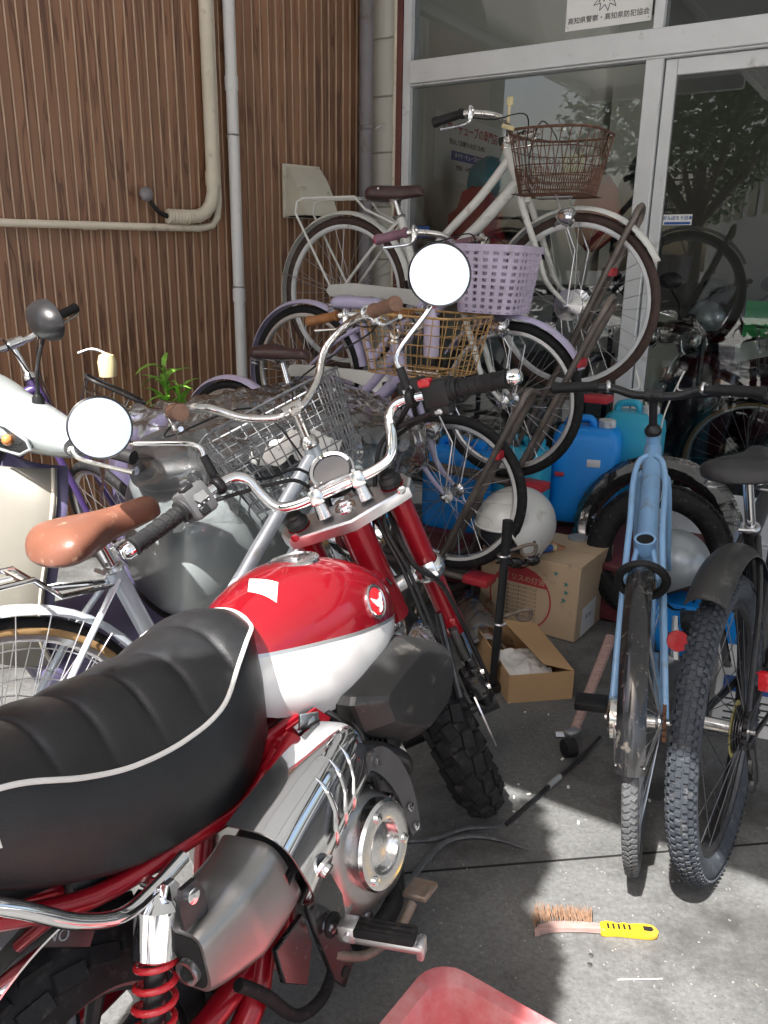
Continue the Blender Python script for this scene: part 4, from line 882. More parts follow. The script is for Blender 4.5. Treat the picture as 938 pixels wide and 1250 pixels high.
moto_wheel((1.155, 0, 0.248), 0.25, 0.12, ST, 'front_wheel')
# --- front fork (upside down: red above, chrome legs below)
FY = 0.106
for s in (-1, 1):
    q = MB(ST); q.tube([(fx(0.875), s * FY, 0.875), (fx(0.50), s * FY, 0.50)], 0.0255, 18); q.lathe([(0.0255, 0), (0.0285, 0.006), (0.0285, 0.05), (0.02, 0.058)], (fx(0.535), s * FY, 0.535), -AX, 18); f_ = add(q, 'fork_leg', 'red_frame')
    q = MB(ST); q.tube([(fx(0.50), s * FY, 0.50), (fx(0.26), s * FY, 0.26)], 0.0175, 14); q.build('slider', 'chrome', f_)
    q = MB(ST); q.tube([(fx(0.31), s * FY, 0.31), (fx(0.25), s * FY, 0.25)], 0.024, 14); q.cyl((1.155, s * 0.075, 0.248), (1.155, s * 0.13, 0.248), 0.026, 14); q.box((fx(0.36) - 0.02, s * (FY + 0.005), 0.36), (0.03, 0.02, 0.12), ch=0.004); q.build('axle_clamp', 'black_plastic', f_)
    q = MB(ST); q.lathe([(0.024, 0), (0.0245, 0.012), (0.018, 0.02), (0.018, 0.026), (0.012, 0.03)], (fx(0.878), s * FY, 0.878), AX, 18); q.build('fork_cap', 'black_plastic', f_)
    q = MB(ST); q.torus((fx(0.665), s * FY, 0.665), AX, 0.029, 0.010, 24, 8, 2.2); q.box((fx(0.665) - 0.034, s * FY, 0.665), (0.03, 0.03, 0.036), ch=0.004); q.build('lower_clamp', 'alloy_bright', f_)
# top yoke plate
q = MB(ST); z = 0.862; ol = []
for y, xf, xb in ((-0.148, 0.0, -0.0), (-0.135, 0.034, -0.034), (-0.10, 0.040, -0.044), (-0.06, 0.026, -0.052), (0.0, 0.022, -0.066), (0.06, 0.026, -0.052), (0.10, 0.040, -0.044), (0.135, 0.034, -0.034), (0.148, 0.0, 0.0)): ol.append((y, xf, xb))
poly = [(a, y) for y, a, b_ in ol] + [(b_, y) for y, a, b_ in reversed(ol[1:-1])]
ux = Vector((math.cos(RK), 0, math.sin(RK)))
q.prism([(-a, b_) for a, b_ in poly], Vector((fx(z), 0, z)) - AX * 0.012, -ux, (0, 1, 0), -0.026, ch=0.0) if False else q.prism(poly, Vector((fx(z), 0, z)) - AX * 0.012, ux, (0, 1, 0), 0.026, ch=0.004)
yoke = add(q, 'top_yoke', 'alloy', sharp=30)
q = MB(ST); q.lathe([(0.018, 0), (0.018, 0.004), (0.0135, 0.006), (0.0135, 0.014), (0.009, 0.016)], Vector((fx(z, 0.0), 0, z)) + AX * 0.012, AX, 6); q.lathe([(0.023, 0), (0.023, 0.004)], Vector((fx(z, 0.0), 0, z)) + AX * 0.012, AX, 20); q.build('stem_nut', 'chrome', yoke)
for s in (-1, 1):
    q = MB(ST); q.lathe([(0.009, 0), (0.009, 0.006), (0.005, 0.007)], Vector((fx(z) - 0.046, s * 0.118, z + 0.0)), (-math.cos(RK), s * 0.15, -math.sin(RK)), 14); q.build('pinch_bolt', 'chrome', yoke)
q = MB(ST); q.tube([(fx(0.64, 0), 0, 0.64), (fx(0.85, 0), 0, 0.85)], 0.019, 14); q.tube([(fx(0.665), -FY, 0.665), (fx(0.665) - 0.02, 0, 0.655), (fx(0.665), FY, 0.665)], 0.016, 10); add(q, 'steering_stem', 'alloy')
# riser clamps
hb = Vector((0.835, 0, 0.918))
rs = None
for s in (-1, 1):
    q = MB(ST); b0 = Vector((fx(0.87, 0.01), s * 0.046, 0.872)); q.lathe([(0.017, 0), (0.016, 0.01), (0.0135, 0.03)], b0, (hb + Vector((0, s * 0.046, 0)) - b0), 16); q.box(hb + Vector((0.0, s * 0.046, 0.0)), (0.042, 0.030, 0.034), ch=0.006)
    for dx in (-0.013, 0.013): q.lathe([(0.0055, 0), (0.0055, 0.006), (0.003, 0.0065)], hb + Vector((dx, s * 0.046, 0.016)), (0, 0, 1), 12)
    rs = add(q, 'riser_clamp', 'alloy_bright')
q = MB(ST); q.box(hb + Vector((0.0, 0, 0.014)), (0.034, 0.07, 0.010), ch=0.003); q.build('bridge', 'alloy_bright', rs)
# handlebar
half = [(0, 0.0, 0), (0.0, 0.05, 0), (0.0, 0.095, 0.002), (0.004, 0.128, 0.014), (0.004, 0.146, 0.05), (0.0, 0.158, 0.088), (-0.012, 0.185, 0.106), (-0.045, 0.235, 0.098), (-0.105, 0.31, 0.080), (-0.165, 0.378, 0.064)]
hbL = spline([hb + Vector(p) for p in half], 5); hbR = spline([hb + Vector((p[0], -p[1], p[2])) for p in half], 5)
q = MB(ST); q.tube(list(reversed(hbL)) + hbR[1:], 0.0112, 14); add(q, 'handlebar', 'chrome', sharp=60)
for s, P in ((1, hbL), (-1, hbR)):
    e = P[-1]; d = (hb + Vector((-0.165, s * 0.378, 0.064)) - (hb + Vector((-0.06, s * 0.252, 0.094)))).normalized(); a = e - d * 0.125
    q = MB(ST); q.lathe([(0.012, 0), (0.023, 0.001), (0.023, 0.008), (0.0165, 0.011), (0.0172, 0.06), (0.0168, 0.115), (0.0185, 0.118), (0.0185, 0.124), (0.012, 0.126)], a, d, 22); gr = add(q, 'grip', 'rubber_grip', sharp=30)
    u, w_, _ = basis(d)
    for k in range(5):       # raised spiral ribs
        q = MB(ST); q.tube([a + d * (0.016 + 0.018 * k + 0.024 * i / 20) + (u * math.cos(2 * PI * i / 20) + w_ * math.sin(2 * PI * i / 20)) * 0.0170 for i in range(21)], 0.0013, 5); q.build('rib', 'rubber_grip', gr)
    q = MB(ST)
    for k in range(11):
        for i in range(16):
            an = 2 * PI * (i + 0.5 * (k % 2)) / 16; p = a + d * (0.02 + 0.0085 * k) + (u * math.cos(an) + w_ * math.sin(an)) * 0.0168; q.sphere(p, 0.0014, 5, 3)
    stuff(q.build('pimples', 'rubber_grip', gr))
    q = MB(ST); q.lathe([(0.011, 0), (0.0155, 0.003), (0.0155, 0.017), (0.010, 0.024), (0.003, 0.025)], e + d * 0.001, d, 16); q.build('bar_end', 'chrome', gr)
# switch boxes
def along(P, i): return P[i], (P[i + 1] - P[i - 1]).normalized()
def framed(d, up=Vector((0, 0, 1))):
    d = d.normalized(); w = (up - d * up.dot(d)).normalized(); f = w.cross(d); return Matrix((d, f, w)).transposed()   # columns: along, forward/back, up
pL, dL = along(hbL, 37); R3 = framed(dL)
q = MB(ST); q.box(pL + R3 @ Vector((-0.004, 0, 0.0)), (0.058, 0.060, 0.066), R3, 0.010); q.cyl(pL + dL * 0.02, pL + dL * 0.034, 0.022, 18); sw = add(q, 'switch_box', 'switch_grey', label='grey left switch box')
fo = -1 if (R3 @ Vector((0, 1, 0))).x > 0 else 1      # side of the rider
q = MB(ST); q.box(pL + R3 @ Vector((0.006, fo * 0.020, 0.033)), (0.028, 0.018, 0.012), R3, 0.003); q.build('dimmer_switch', 'black_plastic', sw)
q = MB(ST); q.prism([(-0.014, -0.008), (0.010, -0.010), (0.016, 0.0), (0.008, 0.010), (-0.012, 0.009)], pL + R3 @ Vector((-0.005, fo * 0.0300, 0.006)), R3 @ Vector((1, 0, 0)), R3 @ Vector((0, 0, 1)), 0.004 * -fo, ch=0.001); q.build('indicator_switch', 'alloy_bright', sw)
q = MB(ST); q.box(pL + R3 @ Vector((0.004, fo * 0.031, -0.020)), (0.020, 0.012, 0.016), R3, 0.002); q.build('horn_button', 'black_plastic', sw)
for k in range(3): q = MB(ST); q.sphere(pL + R3 @ Vector((-0.016 + 0.012 * k, fo * 0.0302, -0.008)), 0.0024, 8, 5); q.build('symbol', 'label_white', sw)
pc, dc = along(hbL, 33)
q = MB(ST); q.torus(pc, dc, 0.014, 0.007, 18, 8, 1.4); q.box(pc + Vector((0.02, 0, 0.0)), (0.03, 0.022, 0.02), framed(dc), 0.004); lh = add(q, 'lever_bracket', 'black_plastic')
q = MB(ST); q.tube([pc + Vector((0.03, 0.0, 0)), pc + Vector((0.036, 0.04, -0.004)), pc + Vector((0.01, 0.11, -0.02)), pc + Vector((-0.035, 0.17, -0.032))], [0.006, 0.0065, 0.0055, 0.0075], 8, smooth=4); q.build('clutch_lever', 'alloy_bright', lh)
pR, dR = along(hbR, 37); R3 = framed(dR); fo = -1 if (R3 @ Vector((0, 1, 0))).x > 0 else 1
q = MB(ST); q.box(pR + R3 @ Vector((0.0, 0, 0.0)), (0.060, 0.050, 0.054), R3, 0.010); q.cyl(pR + dR * 0.028, pR + dR * 0.046, 0.0225, 18); q.box(pR + R3 @ Vector((0.0, fo * 0.004, -0.032)), (0.044, 0.030, 0.022), R3, 0.005); sr = add(q, 'switch_box', 'black_plastic', label='black right switch box with red stop switch')
q = MB(ST); q.box(pR + R3 @ Vector((-0.016, fo * 0.018, 0.026)), (0.026, 0.022, 0.016), R3, 0.003); q.build('stop_switch', 'red_gloss', sr)
q = MB(ST); q.box(pR + R3 @ Vector((0.0, fo * 0.022, -0.034)), (0.018, 0.010, 0.012), R3, 0.003); q.build('starter_button', 'steel', sr)
pc2, dc2 = along(hbR, 33); R4 = framed(dc2)
q = MB(ST); q.torus(pc2, dc2, 0.014, 0.007, 18, 8, 1.4); q.box(pc2 + R4 @ Vector((-0.004, -fo * 0.022, 0.018)), (0.052, 0.042, 0.036), R4, 0.006); mc = add(q, 'brake_reservoir', 'black_plastic')
q = MB(ST); q.lathe([(0.011, 0), (0.011, 0.003), (0.0095, 0.003), (0.0095, 0.002)], pc2 + R4 @ Vector((-0.004, -fo * 0.0, 0.016)), R4 @ Vector((0, fo, 0.2)), 18); q.build('sight_glass', 'steel', mc)
q = MB(ST); q.tube([pc2 + Vector((0.035, 0, 0)), pc2 + Vector((0.04, -0.04, -0.004)), pc2 + Vector((0.012, -0.12, -0.02)), pc2 + Vector((-0.04, -0.185, -0.034))], [0.006, 0.0065, 0.0055, 0.008], 8, smooth=4); q.sphere(pc2 + Vector((-0.042, -0.187, -0.034)), 0.0085, 10, 6); q.build('brake_lever', 'alloy_bright', mc)
# mirrors: stalk, black shell, glass
for s, base, c, nrm in ((-1, pc2, Vector((0.79, -0.356, 1.217)), Vector((-0.78, -0.62, -0.02))), (1, pc, Vector((0.79, 0.370, 1.217)), Vector((-0.80, 0.56, 0.10)))):
    nrm = (ST.to_3x3().inverted() @ (mo.matrix_world.to_3x3().inverted() @ (Vector((0, 0, 1.34)) - (mo.matrix_world @ (ST @ c))).normalized())).normalized() ; tr_ = (mo.matrix_world @ (ST @ c)); wn_ = ((Vector((0, 0, 1.34)) - tr_).normalized() + Vector((0.12 if s < 0 else 0.26, -0.90, 0.32 if s < 0 else 0.42)).normalized()).normalized(); nrm = (ST.to_3x3().inverted() @ (mo.matrix_world.to_3x3().inverted() @ wn_)).normalized()
    b0 = base + Vector((0.004, 0, 0.02)); u, w_, _ = basis(nrm)
    arm = c - nrm * 0.022
    q = MB(ST); q.tube([b0, b0 + Vector((0.0, s * 0.002, 0.045))], [0.010, 0.0085], 12); mr_ = add(q, 'mirror', 'black_plastic')
    q = MB(ST); q.tube([b0 + Vector((0, s * 0.002, 0.04)), b0 + Vector((0.002, s * 0.012, 0.075)), arm + Vector((0, -s * 0.035, -0.045)), arm], 0.0052, 10, smooth=5); q.build('stalk', 'chrome', mr_)
    q = MB(ST); q.lathe([(0.012, -0.030), (0.04, -0.024), (0.058, -0.012), (0.062, -0.002), (0.062, 0.004), (0.0585, 0.005), (0.0585, 0.002)], c, nrm, 40); q.build('shell', 'black_gloss', mr_)
    q = MB(ST); q.lathe([(0.0583, 0.0022), (0.030, 0.0031), (0.0, 0.0034)], c, nrm, 40); q.build('mirror_glass', 'mirror', mr_)
# round meter
mc_ = Vector((0.925, 0.0, 0.945)); mn = Vector((-0.80, 0, 0.60)).normalized()
q = MB(ST); q.lathe([(0.02, -0.05), (0.046, -0.03), (0.048, 0.0)], mc_, mn, 32); q.tube([(fx(0.86), -0.04, 0.865), mc_ - mn * 0.03 + Vector((0, -0.025, 0))], 0.008, 8); q.tube([(fx(0.86), 0.04, 0.865), mc_ - mn * 0.03 + Vector((0, 0.025, 0))], 0.008, 8); me_ = add(q, 'meter', 'black_plastic')
q = MB(ST); q.lathe([(0.048, -0.004), (0.0515, 0.0), (0.0515, 0.008), (0.047, 0.012), (0.0405, 0.010), (0.040, 0.004), (0.046, 0.0)], mc_, mn, 40); q.build('bezel', 'chrome', me_)
q = MB(ST); q.lathe([(0.0405, 0.0065), (0.0, 0.0072)], mc_, mn, 32); q.build('display', 'screen', me_)
u = Vector((0, -1, 0)); w_ = mn.cross(u)
for k in range(5): q = MB(ST); a = R(-150 + 28 * k); q.box(mc_ + mn * 0.0078 + (u * math.cos(a) + w_ * math.sin(a)) * 0.034, (0.004, 0.003, 0.0008), Matrix((u, w_, mn)).transposed()); q.build('tell_tale', 'steel', me_)
# headlamp in front of the meter
q = MB(ST); q.lathe([(0.02, -0.075), (0.06, -0.055), (0.078, -0.01), (0.08, 0.02), (0.074, 0.026)], (1.02, 0, 0.81), (1, 0, -0.05), 32); hl = add(q, 'headlamp', 'chrome'); q = MB(ST); q.lathe([(0.074, 0.022), (0.05, 0.034), (0.0, 0.04)], (1.02, 0, 0.81), (1, 0, -0.05), 28); q.build('lens', 'clear_lens', hl)
# cables from the bars
for pts, rr in (([pL + Vector((0.02, -0.01, -0.01)), hb + Vector((0.02, 0.12, 0.06)), hb + Vector((0.05, 0.06, 0.03)), (0.90, 0.03, 0.83), (0.86, 0.04, 0.70), (0.84, 0.03, 0.60)], 0.0042), ([pc + Vector((0.02, -0.02, 0.0)), hb + Vector((0.06, 0.13, 0.075)), hb + Vector((0.10, 0.05, 0.05)), (0.93, 0.02, 0.80), (0.87, -0.02, 0.68)], 0.0035), ([pR + Vector((0, 0.02, -0.03)), hb + Vector((0.03, -0.14, 0.055)), hb + Vector((0.05, -0.09, 0.0)), (0.88, -0.05, 0.82), (0.85, -0.055, 0.70), (0.83, -0.05, 0.58)], 0.005), ([pc2 + Vector((0.02, 0.01, -0.01)), hb + Vector((0.07, -0.13, 0.03)), hb + Vector((0.08, -0.10, -0.03)), (0.90, -0.075, 0.80), (0.87, -0.08, 0.70), (0.93, -0.118, 0.62), (1.02, -0.128, 0.45), (1.08, -0.13, 0.33)], 0.0058), ([pR + Vector((0.01, 0.02, -0.03)), hb + Vector((0.05, -0.15, 0.04)), hb + Vector((0.04, -0.12, -0.02)), (0.865, -0.06, 0.81), (0.845, -0.065, 0.69), (0.83, -0.06, 0.56)], 0.0045)):
    q = MB(ST); q.tube(pts, rr, 8, smooth=6); add(q, 'cable', 'black_plastic')
# caliper, disc
q = MB(ST); q.lathe([(0.105, -0.002), (0.105, 0.002), (0.07, 0.002), (0.07, -0.002)], (1.155, -0.082, 0.248), (0, 1, 0), 40, caps=False); add(q, 'brake_disc', 'steel')
q = MB(ST); q.box((1.08, -0.095, 0.335), (0.05, 0.05, 0.085), Matrix.Rotation(R(-30), 3, 'Y'), 0.008); cal = add(q, 'brake_caliper', 'black_gloss')
for dz in (0.025, -0.025): q = MB(ST); q.lathe([(0.008, 0), (0.008, 0.008), (0.004, 0.009)], (1.075 - dz * 0.5, -0.12, 0.335 + dz), (0, -1, 0), 10); q.build('bolt', 'chrome', cal)
q = MB(ST); arc_strip(q, (1.155, 0, 0.248), 0.270, R(66), R(138), 0.105, 24, 0.026, 0.003); add(q, 'front_mudguard', 'chrome')
q = MB(ST); q.tube([(fx(0.55) - 0.015, -0.085, 0.55), (1.0, -0.066, 0.44), (0.955, -0.05, 0.36)], 0.009, 8); q.box((fx(0.46) - 0.03, -0.10, 0.46), (0.035, 0.02, 0.10), Matrix.Rotation(R(-25), 3, 'Y'), 0.004); add(q, 'mudguard_stay', 'dark_steel')
# --- frame
q = MB()
q.tube([(0.90, 0, 0.70), (0.81, 0, 0.62), (0.70, 0, 0.585), (0.50, 0, 0.58), (0.36, 0, 0.56)], 0.026, 14, smooth=4)
q.tube([(fx(0.62, 0), 0, 0.60), (fx(0.84, 0), 0, 0.84)], 0.034, 16)
q.tube([(0.88, 0, 0.70), (0.78, 0, 0.66), (0.68, 0, 0.66)], 0.04, 14)
for s in (-1, 1):
    q.tube([(0.52, s * 0.05, 0.575), (0.42, s * 0.095, 0.575), (0.30, s * 0.115, 0.545), (0.18, s * 0.115, 0.555), (0.02, s * 0.11, 0.575), (-0.12, s * 0.10, 0.64)], 0.0135, 10, smooth=5)
    q.tube([(0.50, s * 0.07, 0.56), (0.42, s * 0.09, 0.46), (0.36, s * 0.095, 0.33), (0.33, s * 0.09, 0.22)], 0.017, 10, smooth=4)
    q.tube([(0.30, s * 0.11, 0.545), (0.36, s * 0.10, 0.42)], 0.012, 8)
    q.tube([(0.36, s * 0.085, 0.29), (0.2, s * 0.098, 0.275), (0.0, s * 0.105, 0.256)], 0.020, 10)
q.box((0.40, -0.085, 0.575), (0.15, 0.02, 0.05), ch=0.004)
add(q, 'frame', 'red_frame')
q = MB(); q.tube([(0.34, -0.135, 0.565), (0.405, -0.135, 0.595)], 0.016, 14); q.tube([(0.405, -0.1, 0.575), (0.405, -0.137, 0.575)], 0.017, 14); q.build('frame_gusset', 'red_frame', mo)
# --- tank
TX = [(0.385, 0.058, 0.735, 0.655), (0.40, 0.076, 0.762, 0.624), (0.43, 0.090, 0.786, 0.607), (0.48, 0.105, 0.806, 0.586), (0.54, 0.118, 0.820, 0.570), (0.60, 0.1275, 0.824, 0.564), (0.66, 0.127, 0.817, 0.567), (0.71, 0.122, 0.802, 0.577), (0.755, 0.111, 0.780, 0.592), (0.79, 0.095, 0.752, 0.610), (0.82, 0.068, 0.722, 0.632), (0.838, 0.035, 0.695, 0.655)]
TX = [(a + 0.008, b_ * 1.05, c, d) for a, b_, c, d in TX]
def tk(x):
    for a, b_ in zip(TX, TX[1:]):
        if a[0] <= x <= b_[0]: t = (x - a[0]) / (b_[0] - a[0]); return [a[i] + (b_[i] - a[i]) * t for i in range(4)]
    return TX[-1]
TS = spline([Vector((a[1], a[2], a[3])) for a in TX], 4); TXX = []
for i, (a, b_) in enumerate(zip(TX, TX[1:])):
    for k in range(4): TXX.append(a[0] + (b_[0] - a[0]) * k / 4)
TXX.append(TX[-1][0])
def tsplit(x): return 0.728 - 0.175 * (x - 0.388)
def trow(w, zt_, zb_, z):
    """half width of the tank at height z"""
    zm = zb_ + (zt_ - zb_) * 0.36
    if z >= zm: t = (z - zm) / (zt_ - zm); return w * max(0.0, 1 - t ** 3.1) ** (1 / 2.5)
    t = (zm - z) / (zm - zb_); return w * (1 - 0.20 * t ** 2.2)
def tank_sheet(name, m, fz0, fz1, n, par, off=0.0):
    q = MB(); rings = []
    for x, s_ in zip(TXX, TS):
        w, zt_, zb_ = s_; z0, z1 = fz0(x, zt_, zb_), fz1(x, zt_, zb_); row = []
        for k in range(n + 1):
            z = z0 + (z1 - z0) * (1 - (1 - k / n) ** 1.7 if z1 >= zt_ - 1e-6 else k / n); z = min(z, zt_); row.append((x, -trow(w, zt_, zb_, z) - off, z))
        rings.append(row + [(a, -b_, c) for a, b_, c in reversed(row)])
    q.loft(rings, False, False); return q.build(name, m, par, sharp=60)
tank = tank_sheet('tank', 'red_candy', lambda x, t, b_: min(tsplit(x) + 0.006, t - 0.004), lambda x, t, b_: t, 16, mo)
tank_sheet('tank_stripe', 'silver_paint', lambda x, t, b_: min(tsplit(x), t - 0.010), lambda x, t, b_: min(tsplit(x) + 0.0062, t - 0.004), 1, tank, 0.0004)
tank_sheet('tank_lower', 'white_tank', lambda x, t, b_: b_, lambda x, t, b_: min(tsplit(x), t - 0.009), 8, tank)
q = MB(); rings = []
for x, s_ in zip(TXX, TS): rings.append([(x, -s_[0] * 0.80, s_[2] - 0.0005), (x, s_[0] * 0.80, s_[2] - 0.0005)])
q.loft(rings, False, False); q.build('tank_floor', 'white_tank', tank)
q = MB(); w, zt_, zb_ = TS[0]; pr = [(TXX[0], -trow(w, zt_, zb_, zb_ + (zt_ - zb_) * k / 8), zb_ + (zt_ - zb_) * k / 8) for k in range(9)]; q.face(q.ring(pr + [(a, -b_, c) for a, b_, c in reversed(pr)])); q.build('tank_back', 'red_candy', tank)
q = MB(); w, zt_, zb_ = TS[-1]; pr = [(TXX[-1], -trow(w, zt_, zb_, zb_ + (zt_ - zb_) * k / 8), zb_ + (zt_ - zb_) * k / 8) for k in range(9)]; q.face(q.ring(pr + [(a, -b_, c) for a, b_, c in reversed(pr)])); q.build('tank_nose', 'red_candy', tank)
# filler cap
cn = Vector((-0.03, 0, 1)).normalized(); co = Vector((0.632, -0.004, 0.8185))
q = MB(); q.lathe([(0.050, -0.004), (0.050, 0.002), (0.047, 0.0055), (0.043, 0.0065), (0.041, 0.0045), (0.022, 0.0055), (0.0, 0.006)], co, cn, 36); cap_ = q.build('filler_cap', 'alloy_bright', tank)
q = MB(); q.box(co + Vector((0, 0, 0.0075)), (0.016, 0.034, 0.004), ch=0.0015); q.lathe([(0.006, 0), (0.006, 0.002)], co + Vector((0, 0, 0.0095)), (0, 0, 1), 14); q.build('key_cover', 'steel', cap_)
# white notice label on the tank top
q = MB(); rows = []
for i in range(7):
    x = 0.492 + 0.040 * i / 6; row = []
    for k in range(9):
        f_ = i / 6; y = (-0.012 + 0.029 * f_) * (1 - k / 8) + (-0.072 + 0.024 * f_) * k / 8; w, zt_, zb_ = [tk(x)[j] for j in (1, 2, 3)]; zm = zb_ + (zt_ - zb_) * 0.36
        t = (1 - (abs(y) / w) ** 2.5) ** (1 / 3.1); row.append((x, y, zm + (zt_ - zm) * t + 0.0014))
    rows.append(row)
q.loft(rows, False, False); q.build('notice_label', 'label_white', tank)
# wing emblem on the tank side
ec = Vector((0.700, 0, 0.722)); w, zt_, zb_ = tk(ec.x)[1:]; ec.y = -trow(w, zt_, zb_, ec.z) - 0.001
e1 = Vector((ec.x + 0.01, -trow(*tk(ec.x + 0.01)[1:], ec.z), ec.z)); e2 = Vector((ec.x, -trow(w, zt_, zb_, ec.z + 0.008), ec.z + 0.008)); b0 = Vector((ec.x, -trow(w, zt_, zb_, ec.z), ec.z))
en = (e2 - b0).cross(e1 - b0).normalized(); en = en if en.y < 0 else -en
eu = (e1 - b0).normalized(); ew = -en.cross(eu) if (-en.cross(eu)).z > 0 else en.cross(eu); eu = ew.cross(en)
q = MB(); q.lathe([(0.0335, -0.002), (0.0335, 0.0025), (0.0305, 0.004), (0.0285, 0.0025)], ec, en, 36); em = q.build('emblem', 'alloy_bright', tank)
q = MB(); q.lathe([(0.0290, 0.0022), (0.014, 0.0038), (0.0, 0.0042)], ec, en, 32); q.build('emblem_field', 'red_gloss', em)
wing = [(-0.016, 0.010), (-0.006, 0.004), (0.002, 0.001), (0.010, 0.002), (0.016, 0.008), (0.0155, 0.002), (0.011, -0.004), (0.0125, -0.005), (0.008, -0.010), (0.0095, -0.0115), (0.004, -0.0155), (-0.002, -0.0165), (0.001, -0.011), (-0.006, -0.006), (-0.012, 0.002)]
q = MB(); q.prism([(a * 1.28, b_ * 1.28) for a, b_ in wing], ec + en * 0.0036, eu, ew, 0.0018); q.build('emblem_wing', 'label_white', em)
# --- seat: padded top in rolls, side skirt, white piping
def seat_c(x): # centre height, half width, piping drop, bottom height
    P = [(-0.30, 0.838, 0.105, 0.030, 0.735), (-0.22, 0.832, 0.125, 0.030, 0.712), (-0.12, 0.822, 0.136, 0.032, 0.680), (-0.05, 0.812, 0.140, 0.038, 0.640), (0.03, 0.803, 0.141, 0.066, 0.600), (0.10, 0.798, 0.141, 0.084, 0.575), (0.19, 0.796, 0.140, 0.092, 0.560), (0.27, 0.797, 0.136, 0.082, 0.556), (0.33, 0.808, 0.122, 0.054, 0.566), (0.37, 0.812, 0.108, 0.038, 0.585), (0.40, 0.810, 0.092, 0.031, 0.600), (0.43, 0.800, 0.062, 0.026, 0.615)]
    for i in range(len(P) - 1):
        if P[i][0] <= x <= P[i + 1][0] + 1e-9:
            a, b_, c, d = P[max(i - 1, 0)], P[i], P[i + 1], P[min(i + 2, len(P) - 1)]; h = c[0] - b_[0]; t = (x - b_[0]) / h; out = []
            for k in range(1, 5):
                m0 = (c[k] - a[k]) / (c[0] - a[0]) * h; m1 = (d[k] - b_[k]) / (d[0] - b_[0]) * h; t2, t3 = t * t, t * t * t
                out.append((2 * t3 - 3 * t2 + 1) * b_[k] + (t3 - 2 * t2 + t) * m0 + (-2 * t3 + 3 * t2) * c[k] + (t3 - t2) * m1)
            return out
    return list(P[-1][1:])
q = MB(); rings = []; N = 210; edgeR = []; pitch = 0.078
for i in range(N + 1):
    x = -0.30 + 0.73 * i / N; zc, w, dr, zb_ = seat_c(x); row = []
    for k in range(25):
        b_ = -1 + k / 12; y = w * b_; dome = dr * (1 - abs(b_) ** 2.4)
        xe = x - 0.030 * (1 - b_ * b_)          # rolls bow towards the back in the middle
        ph = (xe / pitch) % 1.0; puff = 0.016 * (abs(math.sin(PI * ph)) ** 0.32 - 1) * (1 - abs(b_) ** 6)
        if x > 0.36: puff *= max(0, (0.40 - x) / 0.04)
        row.append((x, y, zc - dr + dome + puff))
    rings.append(row); edgeR.append((x, w, zc - dr))
q.loft(rings, False, False); seat = add(q, 'seat', 'vinyl_seat', sharp=0)
q = MB(); rings = []
for x, w, z in edgeR[::3]:
    zb_ = seat_c(x)[3]; rings.append([(x, -w + 0.002, z), (x, -w - 0.003, z - 0.012), (x, -w - 0.004, (z + zb_) / 2), (x, -w + 0.004, zb_ + 0.012), (x, -w + 0.018, zb_), (x, w - 0.018, zb_), (x, w - 0.004, zb_ + 0.012), (x, w + 0.004, (z + zb_) / 2), (x, w + 0.003, z - 0.012), (x, w - 0.002, z)])
q.loft(rings, True); q.build('seat_skirt', 'vinyl_seat', seat, sharp=50)
for s in (-1, 1):
    q = MB(); q.tube([(x, s * (w + 0.001), z + 0.0015) for x, w, z in edgeR[::3]], 0.0036, 8); q.build('piping', 'piping', seat)
xf, wf, zf = edgeR[-1]; q = MB(); q.tube([(xf, -wf, zf), (xf + 0.006, -wf * 0.75, zf + 0.010), (xf + 0.009, -wf * 0.3, zf + 0.019), (xf + 0.009, wf * 0.3, zf + 0.019), (xf + 0.006, wf * 0.75, zf + 0.010), (xf, wf, zf)], 0.0036, 8, smooth=4); q.build('piping', 'piping', seat)
text('seat_lettering', 'HONDA', 0.042, 'piping', seat, (-0.083, -0.1455, 0.735), (0.93, 0.0, -0.36), (0.36, 0, 0.93), align='RIGHT', bold=0.001)
# --- grab rail
q = MB(); q.tube([(0.145, -0.138, 0.556), (0.085, -0.142, 0.549), (0.03, -0.146, 0.552), (-0.03, -0.148, 0.59), (-0.085, -0.146, 0.645), (-0.15, -0.13, 0.70), (-0.20, -0.09, 0.725), (-0.215, 0.0, 0.735), (-0.20, 0.09, 0.725), (-0.15, 0.13, 0.70), (-0.085, 0.146, 0.645), (-0.03, 0.148, 0.59), (0.03, 0.146, 0.552), (0.145, 0.138, 0.556)], 0.0098, 12, smooth=4); add(q, 'grab_rail', 'chrome', sharp=60)
# --- rear shocks
for s in (-1, 1):
    a = Vector((0.092, s * 0.142, 0.535)); b_ = Vector((-0.005, s * 0.142, 0.245)); d = (b_ - a).normalized(); u, w_, _ = basis(d)
    q = MB(); q.lathe([(0.010, -0.012), (0.014, -0.006), (0.024, 0.004), (0.033, 0.012), (0.033, 0.070), (0.029, 0.074)], a, d, 28); sh = add(q, 'rear_shock', 'chrome')
    q = MB(); q.tube([a + d * 0.06, a + d * 0.24], 0.015, 14); q.build('damper', 'black_paint', sh)
    q = MB(); L = 0.19; tr = 7.5
    q.tube([a + d * (0.066 + L * i / 150) + (u * math.cos(2 * PI * tr * i / 150) + w_ * math.sin(2 * PI * tr * i / 150)) * 0.0255 for i in range(151)], 0.0047, 8); q.build('spring', 'red_gloss', sh, sharp=60)
    q = MB(); q.lathe([(0.03, 0.258), (0.03, 0.264), (0.018, 0.27), (0.014, 0.30)], a, d, 20); q.build('spring_seat', 'chrome', sh)
    q = MB(); q.cyl(a + Vector((0, -s * 0.03, 0)) - d * 0.012, a + Vector((0, s * 0.022, 0)) - d * 0.012, 0.008, 14); q.lathe([(0.0135, 0), (0.0135, 0.008), (0.011, 0.011), (0.006, 0.011)], a - d * 0.012 + Vector((0, s * 0.014, 0)), (0, s, 0), 6); q.build('mount_bolt', 'chrome', sh)
